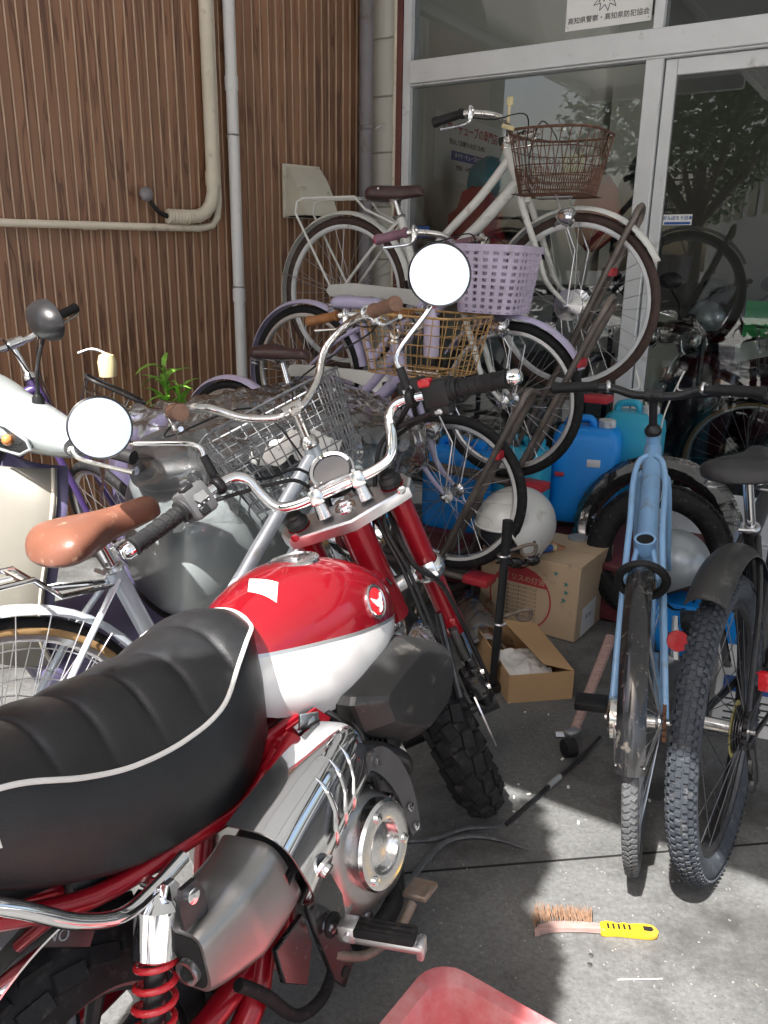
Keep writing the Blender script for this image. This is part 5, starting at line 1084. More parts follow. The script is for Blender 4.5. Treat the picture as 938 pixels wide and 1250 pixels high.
# --- rear mudguard (chrome) and tail parts
q = MB(); arc_strip(q, (0.02, 0, 0.27), 0.31, R(62), R(150), 0.16, 28, 0.03, 0.003); add(q, 'rear_mudguard', 'chrome')
q = MB(); q.box((-0.02, 0.0, 0.62), (0.22, 0.17, 0.03), Matrix.Rotation(R(14), 3, 'Y'), 0.006); q.box((0.03, -0.085, 0.578), (0.05, 0.03, 0.05), ch=0.004); add(q, 'inner_fender', 'black_plastic')
q = MB(); q.sphere((0.02, -0.075, 0.572), (0.03, 0.022, 0.016), 12, 8); q.tube([(0.12, -0.06, 0.56), (0.02, -0.07, 0.585), (-0.06, -0.07, 0.62)], 0.012, 10, smooth=4); add(q, 'sub_frame', 'red_frame')
q = MB(); q.box((-0.03, -0.045, 0.545), (0.20, 0.012, 0.035), Matrix.Rotation(R(38), 3, 'Y'), 0.003); sp_ = add(q, 'chain_cover', 'dark_steel')
text('lettering', 'NO', 0.022, 'tape_grey', sp_, (0.0, -0.0518, 0.52), (0.79, 0, -0.61), (0.61, 0, 0.79))
# --- engine
case = [(0.45, 0.446), (0.53, 0.440), (0.61, 0.405), (0.665, 0.33), (0.672, 0.25), (0.62, 0.19), (0.54, 0.185), (0.46, 0.205), (0.40, 0.255), (0.375, 0.34), (0.40, 0.42)]
q = MB(); q.prism(case, (0, 0.14, 0), (1, 0, 0), (0, 0, 1), 0.25, ch=0.0); eng = add(q, 'engine', 'gunmetal', sharp=30)
cov = spline([Vector(p) for p in [(0.44, 0.44), (0.535, 0.437), (0.60, 0.40), (0.645, 0.33), (0.645, 0.25), (0.60, 0.205), (0.53, 0.20), (0.45, 0.225), (0.405, 0.275), (0.385, 0.345), (0.40, 0.41)]], 3, True)
def inset(P, k): c_ = sum(P, Vector((0, 0))) / len(P); return [c_ + (p - c_) * k for p in P]
q = MB(); q.loft([[(p.x, y, p.y) for p in inset(cov, k)] for y, k in ((-0.105, 1.0), (-0.128, 0.99), (-0.150, 0.93), (-0.163, 0.82), (-0.168, 0.66))]); q.build('clutch_cover', 'gunmetal', eng, sharp=50)
rc_ = Vector((0.525, -0.160, 0.338)); rn = Vector((0.0, -1, 0.0))
q = MB(); q.lathe([(0.078, -0.01), (0.078, 0.024), (0.074, 0.030), (0.050, 0.031), (0.044, 0.029), (0.042, 0.018), (0.03, 0.021), (0.0, 0.023)], rc_, rn, 48); rg = q.build('cover_ring', 'alloy_bright', eng, sharp=30)
for k in range(3):
    a = R(100 + 120 * k); q = MB(); q.lathe([(0.0085, 0.0), (0.0085, 0.004), (0.005, 0.0045)], rc_ + Vector((math.cos(a) * 0.060, -0.0305, math.sin(a) * 0.060)), rn, 12); q.build('bolt', 'chrome', rg)
for (x, zz) in ((0.42, 0.41), (0.50, 0.43), (0.40, 0.31), (0.43, 0.24), (0.50, 0.205), (0.60, 0.215), (0.632, 0.27), (0.625, 0.36), (0.575, 0.41)):
    q = MB(); q.lathe([(0.011, -0.02), (0.011, 0.0), (0.007, 0.001), (0.007, 0.005), (0.003, 0.0055)], (x, -0.145, zz), (0, -1, 0), 12); q.build('cover_bolt', 'steel', eng)
q = MB(); q.lathe([(0.020, 0), (0.020, 0.012), (0.016, 0.016), (0.016, 0.012)], (0.425, -0.150, 0.285), (0, -1, 0.15), 20); q.build('oil_cap', 'gunmetal', eng)
# cylinder with fins, head
for k in range(9):
    q = MB(); q.box((0.60 + 0.016 * k, 0.0, 0.40 + 0.003 * k), (0.006, 0.17, 0.14), ch=0.002); q.build('cooling_fin', 'dark_steel', eng)
q = MB(); q.tube([(0.55, 0, 0.40), (0.74, 0, 0.43)], 0.05, 18); q.box((0.765, 0, 0.43), (0.07, 0.15, 0.13), ch=0.015); q.build('cylinder_head', 'dark_steel', eng)
q = MB(); q.tube([(0.50, -0.10, 0.46), (0.52, -0.155, 0.47), (0.50, -0.16, 0.505)], 0.012, 8, smooth=4); q.tube([(0.52, -0.12, 0.44), (0.56, -0.155, 0.45), (0.58, -0.15, 0.41)], 0.008, 8, smooth=4); q.box((0.515, -0.12, 0.475), (0.05, 0.05, 0.03), ch=0.004); q.build('hose_fittings', 'black_plastic', eng)
# silver curved guard in front of the cover
g1_ = spline([Vector(p) for p in [(0.545, 0.50), (0.595, 0.487), (0.640, 0.44), (0.668, 0.38), (0.678, 0.315), (0.676, 0.27)]], 4); g2_ = spline([Vector(p) for p in [(0.545, 0.455), (0.575, 0.445), (0.605, 0.41), (0.632, 0.36), (0.645, 0.305), (0.655, 0.268)]], 4)
q = MB(); q.loft([[(a.x, -0.165, a.y), (b_.x, -0.158, b_.y), (b_.x, -0.148, b_.y), (a.x, -0.152, a.y)] for a, b_ in zip(g1_, g2_)]); gd = add(q, 'engine_guard', 'switch_grey')
for a, zz in ((0.575, 0.468), (0.655, 0.33), (0.664, 0.285)): q = MB(); q.lathe([(0.0085, 0), (0.0085, 0.004), (0.004, 0.0045)], (a, -0.163, zz), (0, -1, 0), 12); q.build('bolt', 'chrome', gd)
# --- exhaust: header, chrome heat guard, muffler
q = MB(); q.tube([(0.74, -0.02, 0.37), (0.75, -0.09, 0.34), (0.70, -0.13, 0.40), (0.60, -0.145, 0.475), (0.50, -0.155, 0.52), (0.40, -0.16, 0.525)], 0.016, 14, smooth=5); add(q, 'exhaust_header', 'dark_steel')
pa = spline([Vector(p) for p in [(0.475, -0.158, 0.535), (0.43, -0.163, 0.532), (0.36, -0.170, 0.522), (0.28, -0.176, 0.500), (0.205, -0.180, 0.474), (0.14, -0.182, 0.464), (0.080, -0.184, 0.462)]], 6)
def musec(i, ry, rz, n=24, e=2.6):
    p = pa[i]; d = (pa[min(i + 1, len(pa) - 1)] - pa[max(i - 1, 0)]).normalized(); up_ = (Vector((0, 0, 1)) - d * d.z).normalized(); sd_ = up_.cross(d); out = []
    for k in range(n):
        a = 2 * PI * k / n; ca, sa_ = math.cos(a), math.sin(a); out.append(p + sd_ * (ry * abs(ca) ** (2 / e) * (1 if ca >= 0 else -1)) + up_ * (rz * abs(sa_) ** (2 / e) * (1 if sa_ >= 0 else -1)))
    return out
NP = len(pa)
q = MB(); q.loft([musec(i, 0.030 + 0.016 * min(1, i / 18), 0.034 + 0.022 * min(1, i / 18)) for i in range(0, 27)]); ex = add(q, 'muffler', 'black_paint', sharp=50)
q = MB(); rr = []
for i in range(21, NP):
    k = 1 - max(0, (i - 28)) * 0.042; rr.append(musec(i, 0.052 * k, 0.064 * k, 32, 4.5))
q.loft(rr); q.build('muffler_can', 'muffler_grey', ex, sharp=50)
q = MB(); q.loft([musec(i, 0.0525, 0.0635) for i in (21, 22)]); q.build('band', 'chrome', ex)
d_end = (pa[-1] - pa[-2]).normalized(); q = MB(); q.lathe([(0.017, -0.01), (0.017, 0.010), (0.013, 0.010), (0.013, -0.005)], pa[-1] + Vector((0, -0.004, -0.012)), d_end, 20, caps=False); q.build('outlet', 'steel', ex)
q = MB(); rs_ = musec(NP - 1, 0.029, 0.037, 32, 4.5); q.loft([rs_, [p + d_end * 0.0015 for p in rs_]]); q.build('end_plate', 'black_hole', ex)
q = MB(); q.prism([(-0.02, -0.03), (0.02, -0.03), (0.022, 0.0), (0.012, 0.022), (-0.012, 0.022), (-0.022, 0.0)], (0.092, -0.196, 0.545), (1, 0, 0), (0, 0, 1), 0.008); tb = q.build('hanger_tab', 'dark_steel', ex)
q = MB(); q.lathe([(0.010, 0), (0.010, 0.005), (0.006, 0.006)], (0.092, -0.204, 0.552), (0, -1, 0), 12); q.build('bolt', 'chrome', tb)
# heat guard: shell over the outer upper half with three raised bars
q = MB(); rr = []
for i in range(0, 22):
    k = i / 21; sec = musec(i, 0.054 + 0.020 * k, 0.060 + 0.026 * k, 40, 3.2); p = pa[i]
    sel = [s_ for s_ in sec]; idx = [j for j in range(40)]
    keep = [sec[j % 40] for j in range(-13, 12)]      # from the lower edge round the outside to the top
    rr.append(keep)
outer = rr; inner = [[a + (pa[i] - a).normalized() * 0.004 for a in row] for i, row in enumerate(rr)]
for i in range(len(rr)): pass
q.loft([o_ + list(reversed(n_)) for o_, n_ in zip(outer, inner)]); hg = q.build('heat_guard', 'chrome', ex, sharp=50)
for k, i0 in enumerate((7, 10, 13)):
    q = MB(); path = []
    for j in range(4, 20): a = rr[i0 + int((19 - j) * 0.16)][j]; path.append(a - (a - pa[i0]).normalized() * 0.001)
    q.tube(path, [0.001, 0.0050, 0.0055, 0.0050, 0.001], 8, flat=0.8); q.build('guard_bar', 'chrome', hg, sharp=70)
bs = rr[18][11]; nb_ = (bs - pa[17]).normalized(); q = MB(); q.lathe([(0.020, -0.003), (0.021, 0.002), (0.016, 0.004), (0.011, 0.003), (0.011, 0.010), (0.007, 0.011)], bs, nb_, 24); q.build('guard_boss', 'alloy_bright', hg)
bs = rr[3][14]; nb_ = (bs - pa[2]).normalized(); q = MB(); q.lathe([(0.014, -0.003), (0.014, 0.003), (0.008, 0.004)], bs, nb_, 6); q.build('guard_bolt', 'black_paint', hg)
# --- foot peg, brackets, brake pedal
q = MB(); q.prism([(0.335, 0.40), (0.375, 0.395), (0.40, 0.33), (0.395, 0.20), (0.365, 0.18), (0.345, 0.21), (0.325, 0.30), (0.315, 0.36)], (0, -0.172, 0), (1, 0, 0), (0, 0, 1), 0.010, ch=0.002); fb = add(q, 'foot_bracket', 'black_gloss')
for (x, zz, r_) in ((0.362, 0.30, 0.020), (0.372, 0.205, 0.009)): q = MB(); q.lathe([(r_, 0), (r_, 0.002), (r_ * 0.8, 0.003)], (x, -0.1821, zz), (0, -1, 0), 18); q.build('bracket_hole', 'black_hole', fb)
q = MB(); q.lathe([(0.009, 0), (0.009, 0.006), (0.005, 0.007)], (0.355, -0.184, 0.302), (0, -1, 0), 6); q.build('bolt', 'chrome', fb)
q = MB(); q.prism([(0.24, 0.345), (0.31, 0.355), (0.318, 0.30), (0.29, 0.245), (0.245, 0.285)], (0, -0.165, 0), (1, 0, 0), (0, 0, 1), 0.010, ch=0.002); add(q, 'foot_bracket', 'black_gloss')
pe = Vector((0.362, -0.20, 0.300)); pd = Vector((0.26, -0.96, -0.10)).normalized(); R3 = framed(pd)
q = MB(); q.box(pe + pd * 0.012, (0.03, 0.032, 0.03), R3, 0.004); q.cyl(pe + pd * 0.015 - R3 @ Vector((0, 0.022, 0)), pe + pd * 0.015 + R3 @ Vector((0, 0.022, 0)), 0.006, 10); q.box(pe + pd * 0.075 - Vector((0, 0, 0.008)), (0.115, 0.030, 0.014), R3, 0.004); q.box(pe + pd * 0.128 - Vector((0, 0, 0.012)), (0.012, 0.028, 0.03), R3, 0.004); pg = add(q, 'foot_peg', 'alloy')
q = MB(); q.box(pe + pd * 0.072 + R3 @ Vector((0, 0, 0.006)), (0.098, 0.034, 0.016), R3, 0.004); pr_ = q.build('peg_rubber', 'rubber', pg)
for k in range(3): q = MB(); q.box(pe + pd * 0.072 + R3 @ Vector((0, -0.010 + 0.010 * k, 0.0145)), (0.088, 0.004, 0.004), R3, 0.001); q.build('peg_groove', 'rubber', pr_)
q = MB(); q.tube([(0.36, -0.175, 0.245), (0.42, -0.19, 0.20), (0.50, -0.20, 0.185), (0.56, -0.20, 0.20)], [0.009, 0.008, 0.008, 0.010], 10, smooth=4); q.box((0.585, -0.205, 0.212), (0.05, 0.05, 0.012), ch=0.003); add(q, 'brake_pedal', 'rust_steel')
q = MB(); q.tube([(0.29, -0.10, 0.30), (0.24, -0.115, 0.25), (0.15, -0.12, 0.20), (0.10, -0.125, 0.17)], 0.021, 12); add(q, 'swing_arm', 'red_frame')
q = MB(); q.tube([(0.44, -0.12, 0.19), (0.36, -0.14, 0.16), (0.28, -0.15, 0.19), (0.22, -0.155, 0.28), (0.18, -0.15, 0.33)], 0.010, 10, smooth=5); add(q, 'hose', 'rubber')
q = MB(); q.tube([(0.66, -0.10, 0.22), (0.56, -0.16, 0.19), (0.45, -0.15, 0.175)], 0.018, 10, smooth=4); add(q, 'lower_pipe', 'rubber')
# side stand
q = MB(); q.tube([(0.40, 0.10, 0.26), (0.37, 0.20, 0.14), (0.35, 0.27, 0.055)], 0.012, 10); q.box((0.35, 0.275, 0.048), (0.06, 0.035, 0.008), Matrix.Rotation(R(-11), 3, 'X')); add(q, 'side_stand', 'black_paint')
# --- black side cover (air box) under the tank
oc = [(0.556, 0.588), (0.580, 0.508), (0.735, 0.420), (0.868, 0.446), (0.910, 0.515), (0.905, 0.558), (0.765, 0.632), (0.655, 0.618)]
for _ in range(1): oc = [Vector(oc[i]).lerp(Vector(oc[(i + 1) % len(oc)]), t) for i in range(len(oc)) for t in (0.12, 0.88)]
q = MB(); q.loft([[(p.x, y, p.y) for p in inset(oc, k)] for y, k in ((-0.075, 0.97), (-0.10, 1.0), (-0.135, 1.0), (-0.143, 0.975), (-0.176, 0.76), (-0.181, 0.71), (-0.182, 0.68), (-0.182, 0.3))]); add(q, 'side_cover', 'dusty_plastic', sharp=14)
q = MB(); q.box((0.70, 0.0, 0.53), (0.20, 0.16, 0.14), ch=0.02); add(q, 'air_box', 'black_plastic')
for pts, rr in (([(0.46, -0.06, 0.60), (0.50, -0.11, 0.56), (0.49, -0.13, 0.50), (0.53, -0.14, 0.45)], 0.006), ([(0.52, -0.05, 0.60), (0.55, -0.115, 0.555), (0.545, -0.135, 0.50), (0.56, -0.14, 0.44)], 0.005), ([(0.58, -0.06, 0.58), (0.575, -0.12, 0.54), (0.56, -0.15, 0.50), (0.50, -0.15, 0.48)], 0.0075), ([(0.42, -0.10, 0.56), (0.46, -0.125, 0.53), (0.52, -0.13, 0.52), (0.60, -0.12, 0.50)], 0.004), ([(0.66, -0.09, 0.45), (0.62, -0.13, 0.43), (0.57, -0.15, 0.46)], 0.005)):
    q = MB(); q.tube(pts, rr, 8, smooth=5); add(q, 'hose', 'black_plastic')
q = MB(); q.box((0.505, -0.115, 0.505), (0.05, 0.03, 0.035), Matrix.Rotation(R(20), 3, 'Y'), 0.004); cb_ = add(q, 'throttle_body', 'dark_steel')
for dx, dz in ((-0.015, 0.008), (0.015, -0.006)): q = MB(); q.lathe([(0.006, 0), (0.006, 0.004), (0.003, 0.005)], (0.505 + dx, -0.131, 0.505 + dz), (0, -1, 0), 10); q.build('bolt', 'chrome', cb_)
q = MB(); q.prism([(0.42, 0.60), (0.50, 0.60), (0.535, 0.565), (0.50, 0.545), (0.44, 0.55)], (0, -0.105, 0), (1, 0, 0), (0, 0, 1), 0.004); gp = add(q, 'frame_gusset', 'red_frame')
q = MB(); q.lathe([(0.008, 0), (0.008, 0.004), (0.004, 0.005)], (0.49, -0.1095, 0.575), (0, -1, 0), 12); q.build('bolt', 'black_hole', gp)
q = MB(); q.tube([(0.43, -0.118, 0.592), (0.46, -0.128, 0.60), (0.48, -0.12, 0.585)], 0.009, 8, smooth=4); q.box((0.452, -0.13, 0.602), (0.05, 0.006, 0.026), Matrix.Rotation(R(20), 3, 'Y'), 0.004); add(q, 'choke_tab', 'steel')
# ================================================================ SCOOTERS
def superring(x, yc, hw, z0, z1, e=2.8, n=24):
    out = []; zm, hh = (z0 + z1) / 2, (z1 - z0) / 2
    for k in range(n):
        a = 2 * PI * k / n; ca, sa = math.cos(a), math.sin(a)
        out.append((x, yc + hw * abs(ca) ** (2 / e) * (1 if ca >= 0 else -1), zm + hh * abs(sa) ** (2 / e) * (1 if sa >= 0 else -1)))
    return out
def scooter(label, M4, body, apron, inner, steer=0.0, retro=False, seat_m='vinyl_seat', film=False, lettering=None, mir=None):
    t = thing('scooter', label, 'scooter', M4=M4)
    a_ = Vector((-0.42, 0, 0.91)).normalized(); c0 = Vector((0.93, 0, 0.80)); S = Matrix.Translation(c0) @ Matrix.Rotation(R(steer), 4, a_) @ Matrix.Translation(-c0)
    for x, T, nm in ((0.0, None, 'rear_wheel'), (1.20, S, 'front_wheel')):
        q = MB(T); q.lathe([(0.012, -0.07), (0.045, -0.04), (0.11, -0.03), (0.125, -0.035), (0.125, 0.035), (0.11, 0.03), (0.045, 0.04), (0.012, 0.07)], (x, 0, 0.21), (0, 1, 0), 28); w = q.build(nm, 'silver_paint', t)
        q = MB(T); q.torus((x, 0, 0.21), (0, 1, 0), 0.165, 0.045, 40, 12, 1.0); q.build('tyre', 'rubber', w)
    q = MB(S); arc_strip(q, (1.20, 0, 0.21), 0.235, R(15), R(165), 0.13, 24, 0.03, 0.004); q.build('front_mudguard', body, t)
    q = MB(S)
    for s in (-1, 1): q.tube([(0.95, s * 0.03, 0.62), (1.10, s * 0.07, 0.40), (1.20, s * 0.075, 0.21)], 0.018, 10, smooth=3)
    q.build('front_fork', 'dark_steel', t)
    kw_, kz = (1.28, 0.055) if film else (1.0, 0.0)
    # body with side panels, tail
    q = MB(); secs = [(-0.40, 0.05, 0.60, 0.70), (-0.34, 0.10, 0.54, 0.72), (-0.22, 0.145, 0.49, 0.735), (-0.05, 0.175, 0.43, 0.735), (0.12, 0.190, 0.38, 0.725), (0.28, 0.195, 0.33, 0.71), (0.40, 0.190, 0.31, 0.69), (0.48, 0.165, 0.31, 0.66), (0.51, 0.12, 0.33, 0.62)]
    S2_ = spline([Vector((b, c, d)) for a, b, c, d in secs], 4); X_ = [p.x for p in spline([Vector((a, 0, 0)) for a, b, c, d in secs], 4)]
    q.loft([superring(x, 0, v.x * kw_, v.y, v.z + kz, 3.0) for x, v in zip(X_, S2_)]); q.build('body_panel', body, t, sharp=60)
    q = MB(); q.loft([superring(x, 0, w, z0, z1, 3.0) for x, w, z0, z1 in ((-0.16, 0.10, 0.30, 0.50), (0.0, 0.15, 0.20, 0.46), (0.2, 0.178, 0.16, 0.42), (0.42, 0.185, 0.16, 0.345), (0.52, 0.18, 0.17, 0.30))]); q.build('engine_cover', 'black_plastic', t)
    # seat
    q = MB(); secs = [(-0.34, 0.07, 0.715, 0.775), (-0.30, 0.12, 0.705, 0.80), (-0.18, 0.145, 0.705, 0.815), (-0.02, 0.15, 0.70, 0.81), (0.12, 0.15, 0.69, 0.795), (0.30, 0.145, 0.68, 0.785), (0.44, 0.125, 0.665, 0.770), (0.52, 0.08, 0.655, 0.74), (0.545, 0.03, 0.66, 0.71)]
    S3_ = spline([Vector((b, c, d)) for a, b, c, d in secs], 3); X3 = [p.x for p in spline([Vector((a, 0, 0)) for a, b, c, d in secs], 3)]
    q.loft([superring(x, 0, v.x * kw_, v.y + kz, v.z + kz * 1.2, 2.7) for x, v in zip(X3, S3_)]); q.build('seat', seat_m, t, sharp=60)
    # floor, leg shield: outer apron and inner panel
    q = MB(); q.box((0.68, 0, 0.27), (0.42, 0.36, 0.07), ch=0.02); q.box((0.68, 0, 0.21), (0.40, 0.26, 0.07), ch=0.02); q.build('floorboard', inner, t)
    rows = [(0.30, 0.15, 0.885), (0.42, 0.195, 0.930), (0.55, 0.215, 0.930), (0.68, 0.21, 0.905), (0.79, 0.185, 0.875), (0.86, 0.13, 0.85)]
    R2_ = spline([Vector(r_) for r_ in rows], 4)
    def sheet(name, m, dx, bulge, grow=1.0, curve=0.05):
        q = MB(); F_ = []; 
        for z, w, x in R2_:
            F_.append([(x + dx + bulge * (1 - b * b) - curve * abs(b) ** 3, w * grow * b, z) for b in (-1 + k / 8 for k in range(17))])
        B_ = [[(p[0] - 0.012, p[1], p[2]) for p in row] for row in F_]
        q.loft([f + list(reversed(b)) for f, b in zip(F_, B_)]); return q.build(name, m, t, sharp=60)
    ap = sheet('apron', apron, 0.03, 0.085); sheet('leg_shield', inner, 0.0, 0.03, 0.97)
    q = MB(); q.tube([(x + 0.028 - 0.05, w * 0.995, z) for z, w, x in R2_], 0.005, 6); q.tube([(x + 0.028 - 0.05, -w * 0.995, z) for z, w, x in R2_], 0.005, 6); q.build('edge_trim', 'pvc_cream' if not retro else 'chrome', ap)
    # handlebar cover
    q = MB(S)
    hw_ = [(-0.27, 0.035, 0.03), (-0.22, 0.05, 0.045), (-0.12, 0.075, 0.06), (0.0, 0.09, 0.07), (0.12, 0.075, 0.06), (0.22, 0.05, 0.045), (0.27, 0.035, 0.03)]
    q.loft([[(0.855 + 0.02 - abs(y) * 0.18 + dx * math.cos(a) * (1.25 if math.cos(a) > 0 else 0.8), y, 0.965 + abs(y) * 0.02 + dz * math.sin(a)) for a in (2 * PI * k / 20 for k in range(20))] for y, dx, dz in spline([Vector(h_) for h_ in hw_], 3)]); hc = q.build('handlebar_cover', body, t, sharp=60)
    for s in (-1, 1):
        q = MB(S); q.tube([(0.815, s * 0.27, 0.97), (0.765, s * 0.40, 0.975)], 0.0165, 14); q.build('grip', 'rubber_grip', t)
        q = MB(S); q.tube([(0.845, s * 0.265, 0.965), (0.85, s * 0.30, 0.955), (0.815, s * 0.37, 0.952), (0.785, s * 0.435, 0.955)], [0.011, 0.006, 0.005, 0.0065], 8, smooth=4); q.sphere((0.845, s * 0.262, 0.962), (0.02, 0.016, 0.015), 10, 6); q.build('brake_lever', 'alloy_bright', t)
        # mirror
        b = Vector((0.85, s * 0.19, 1.01)); c = Vector((0.80, s * 0.30, 1.22))
        if mir and s == 1: b, c = Vector(mir[0]), Vector(mir[1])
        q = MB(S); q.lathe([(0.016, 0), (0.014, 0.02), (0.008, 0.03)], b, (0, 0, 1), 12); q.tube([b + Vector((0, 0, 0.02)), b + Vector((0.004, s * 0.01, 0.09)), c + Vector((0.01, -s * 0.03, -0.07)), c], 0.005, 8, smooth=4); mi = q.build('mirror', 'black_plastic', t)
        u = Vector((0, 1, 0)); w_ = Vector((0.10, 0, 1)).normalized(); n_ = Vector((-1, 0, 0.10)).normalized(); oval = [(0.075 * math.cos(k * PI / 14), 0.048 * math.sin(k * PI / 14)) for k in range(28)]
        q = MB(S); rr = []
        for dd, kk in ((-0.045, 0.35), (-0.035, 0.75), (-0.015, 0.97), (0.0, 1.0), (0.003, 0.95)): rr.append([c + n_ * dd + u * a * kk + w_ * b_ * kk for a, b_ in oval])
        q.loft(rr); q.build('shell', 'black_paint', mi)
        q = MB(S); q.face(q.ring([c + n_ * 0.0036 + u * a * 0.94 + w_ * b_ * 0.94 for a, b_ in oval])); q.build('mirror_glass', 'mirror', mi)
        # indicators
        if retro: q = MB(); q.sphere((0.965, s * 0.16, 0.70), (0.035, 0.03, 0.03), 14, 8); q.build('indicator', 'amber_lens', t)
        else:
            P = [(0.0, 0.030), (0.05, 0.032), (0.115, 0.016), (0.125, 0.0), (0.09, -0.022), (0.0, -0.028)]
            q = MB(S); q.prism([(-a * s, b_) for a, b_ in P], (0.955 if True else 0, s * 0.085, 0.955), (-0.35 * s * s, -s * -1.0 * -1, 0) if False else (0.30 * s, -1, 0), (0, 0, 1), 0.02 * s if False else 0.012, ch=0.003); il = q.build('indicator', 'clear_lens', t)
            q = MB(S); q.prism([(-a * s * 0.9 - 0.004 * s, b_ * 0.85) for a, b_ in P], (0.948, s * 0.085, 0.955), (0.30 * s, -1, 0), (0, 0, 1), 0.004); q.build('reflector', 'alloy_bright', il)
            q = MB(S); q.sphere((0.955 - 0.012, s * 0.135, 0.957), 0.014, 10, 6); q.build('bulb', 'amber_lens', il)
            q = MB(S); q.tube([Vector((0.958, s * 0.085, 0.955)) + Vector((0.30 * s, -1, 0)).normalized() * (-a * s) * 1.03 + Vector((0, 0, b_ * 1.1)) for a, b_ in P], 0.004, 6, closed=True); q.build('lens_trim', body, il)
    if retro:
        q = MB(S); q.lathe([(0.03, -0.06), (0.072, -0.02), (0.08, 0.02), (0.075, 0.03)], (0.965, 0, 0.905), (1, 0, 0), 32); hl_ = q.build('headlamp', body, t)
        q = MB(S); q.torus((0.995, 0, 0.905), (1, 0, 0), 0.076, 0.006, 32, 8); q.build('lamp_ring', 'chrome', hl_); q = MB(S); q.lathe([(0.072, 0.0), (0.05, 0.016), (0.0, 0.022)], (0.995, 0, 0.905), (1, 0, 0), 28); q.build('lens', 'alloy_bright', hl_)
        if lettering: text('lettering', lettering, 0.07, 'alloy_bright', ap, (1.047, -0.10, 0.70), (0.16, 1, 0), (-0.2, 0, 1), shear=0.35, extrude=0.003)
    else:
        q = MB(); q.loft([superring(x, 0, w, z0, z1, 2.6) for x, w, z0, z1 in ((0.93, 0.115, 0.62, 0.80), (1.0, 0.095, 0.64, 0.775), (1.02, 0.05, 0.67, 0.745))]); q.build('headlamp', 'clear_lens', t)
    q = MB(); q.loft([superring(x, 0, w, z0, z1, 2.6) for x, w, z0, z1 in ((-0.40, 0.09, 0.60, 0.69), (-0.44, 0.06, 0.615, 0.675))]); q.build('tail_lamp', 'red_lens', t)
    if film:
        # clear plastic film thrown over the seat and hanging over the sides, crumpled
        from mathutils import noise as nz
        q = MB(); rr = []; nx, ny = 90, 72; v = []
        for i in range(nx + 1):
            x = -0.46 + 1.06 * i / nx; row = []
            k = max(0.0, min(1.0, (x + 0.46) / 0.16)) * max(0.0, min(1.0, (0.60 - x) / 0.12)); k = 1 - (1 - k) ** 2
            hw = (0.06 + 0.155 * k) * kw_; top = 0.70 + kz * 1.2 + 0.118 * k - 0.05 * max(0, x) ; drop = 0.24 * (0.75 + 0.25 * math.sin(7 * x + 1))
            for j in range(ny + 1):
                b = -1 + 2 * j / ny; ab = abs(b); sg = 1 if b >= 0 else -1
                if ab < 0.42: y = hw * 0.9 * ab / 0.42; z = top + 0.012 - 0.02 * (ab / 0.42) ** 3
                elif ab < 0.52: t_ = (ab - 0.42) / 0.1; y = hw * (0.9 + 0.13 * t_); z = top - 0.008 - 0.03 * t_
                else: t_ = (ab - 0.52) / 0.48; y = hw * 1.03 + 0.012 * math.sin(3 * t_) + 0.02 * t_ * (1 - t_) ; z = top - 0.038 - drop * t_
                p = Vector((x, y * sg, z)); n1 = nz.noise(p * 9.0 + Vector((3, 1, 7))); n2 = nz.ridged_multi_fractal(p * 11 + Vector((b, 0, 0)), 0.8, 2.1, 3, 1.0, 2.0); 
                off = 0.012 * abs(n1) + 0.016 * (n2 - 0.6); p += Vector((0, sg * off * (1 if ab > 0.4 else 0.2), off if ab < 0.5 else off * 0.25)); row.append(p)
            rr.append(row)
        q.loft(rr, False, False); f = q.build('plastic_film', 'clear_film'); f.matrix_world = M4; tag(f, 'crumpled clear plastic film draped over the grey scooter seat', 'plastic sheet')
    return t
scooter('sage grey scooter with beige apron and plastic-wrapped seat facing left by the brown siding', pose(-0.38, 2.725, 222, 8), 'grey_scooter', 'beige_apron', 'violet_panel', steer=4, film=True, mir=((0.85, 0.10, 1.02), (0.80, 0.07, 1.22)))
def shopM(x, y, z, deg): return Matrix.Translation((-0.13, 4.78, 0)) @ Matrix.Rotation(SROT, 4, 'Z') @ Matrix.Translation((x, y, z)) @ Matrix.Rotation(R(deg), 4, 'Z')
scooter('maroon retro scooter with script lettering behind the sliding door glass', shopM(1.97, 1.64, 0.04, -108), 'maroon_paint', 'maroon_paint', 'black_plastic', retro=True, lettering='Vino')
scooter('cream retro scooter with round headlamp behind the shop window post', shopM(1.42, 2.0, 0.04, -97), 'cream_paint', 'cream_paint', 'maroon_dull', retro=True, steer=14)
# bicycles at the back left and inside the shop
bicycle('bicycle', 'violet bicycle with chrome bars and black grips by the brown siding at the left edge', pose(-1.97, 2.62, 16, 4), dict(R=0.335, wb=1.06, frame='violet_frame', style='diamond', zt=0.93, zb=0.80, bar='flat', bar_z=1.06, bar_w=0.27, bar_m='alloy_bright', grip='rubber_grip', steer=-62, saddle='black_saddle', tube=0.022))
bicycle('bicycle', 'pale green bicycle with tan-walled tyres and wire basket behind the sliding door glass', shopM(3.10, 0.52, 0.04, 180), dict(R=0.335, wb=1.06, frame='pale_frame', style='loop', zt=0.90, zb=0.735, tyre='rubber', wall='tan_wall', guard='black_gloss', saddle='black_saddle', bar='city', bar_z=1.02, chain_guard='pale_frame', steer=10, basket=dict(kind='wire', dx=0.18, dz=-0.08, top=(0.30, 0.36), bot=(0.24, 0.28), h=0.22, levels=(0, .2, .4, .6, .8), nv=26, m='grey_wire')))

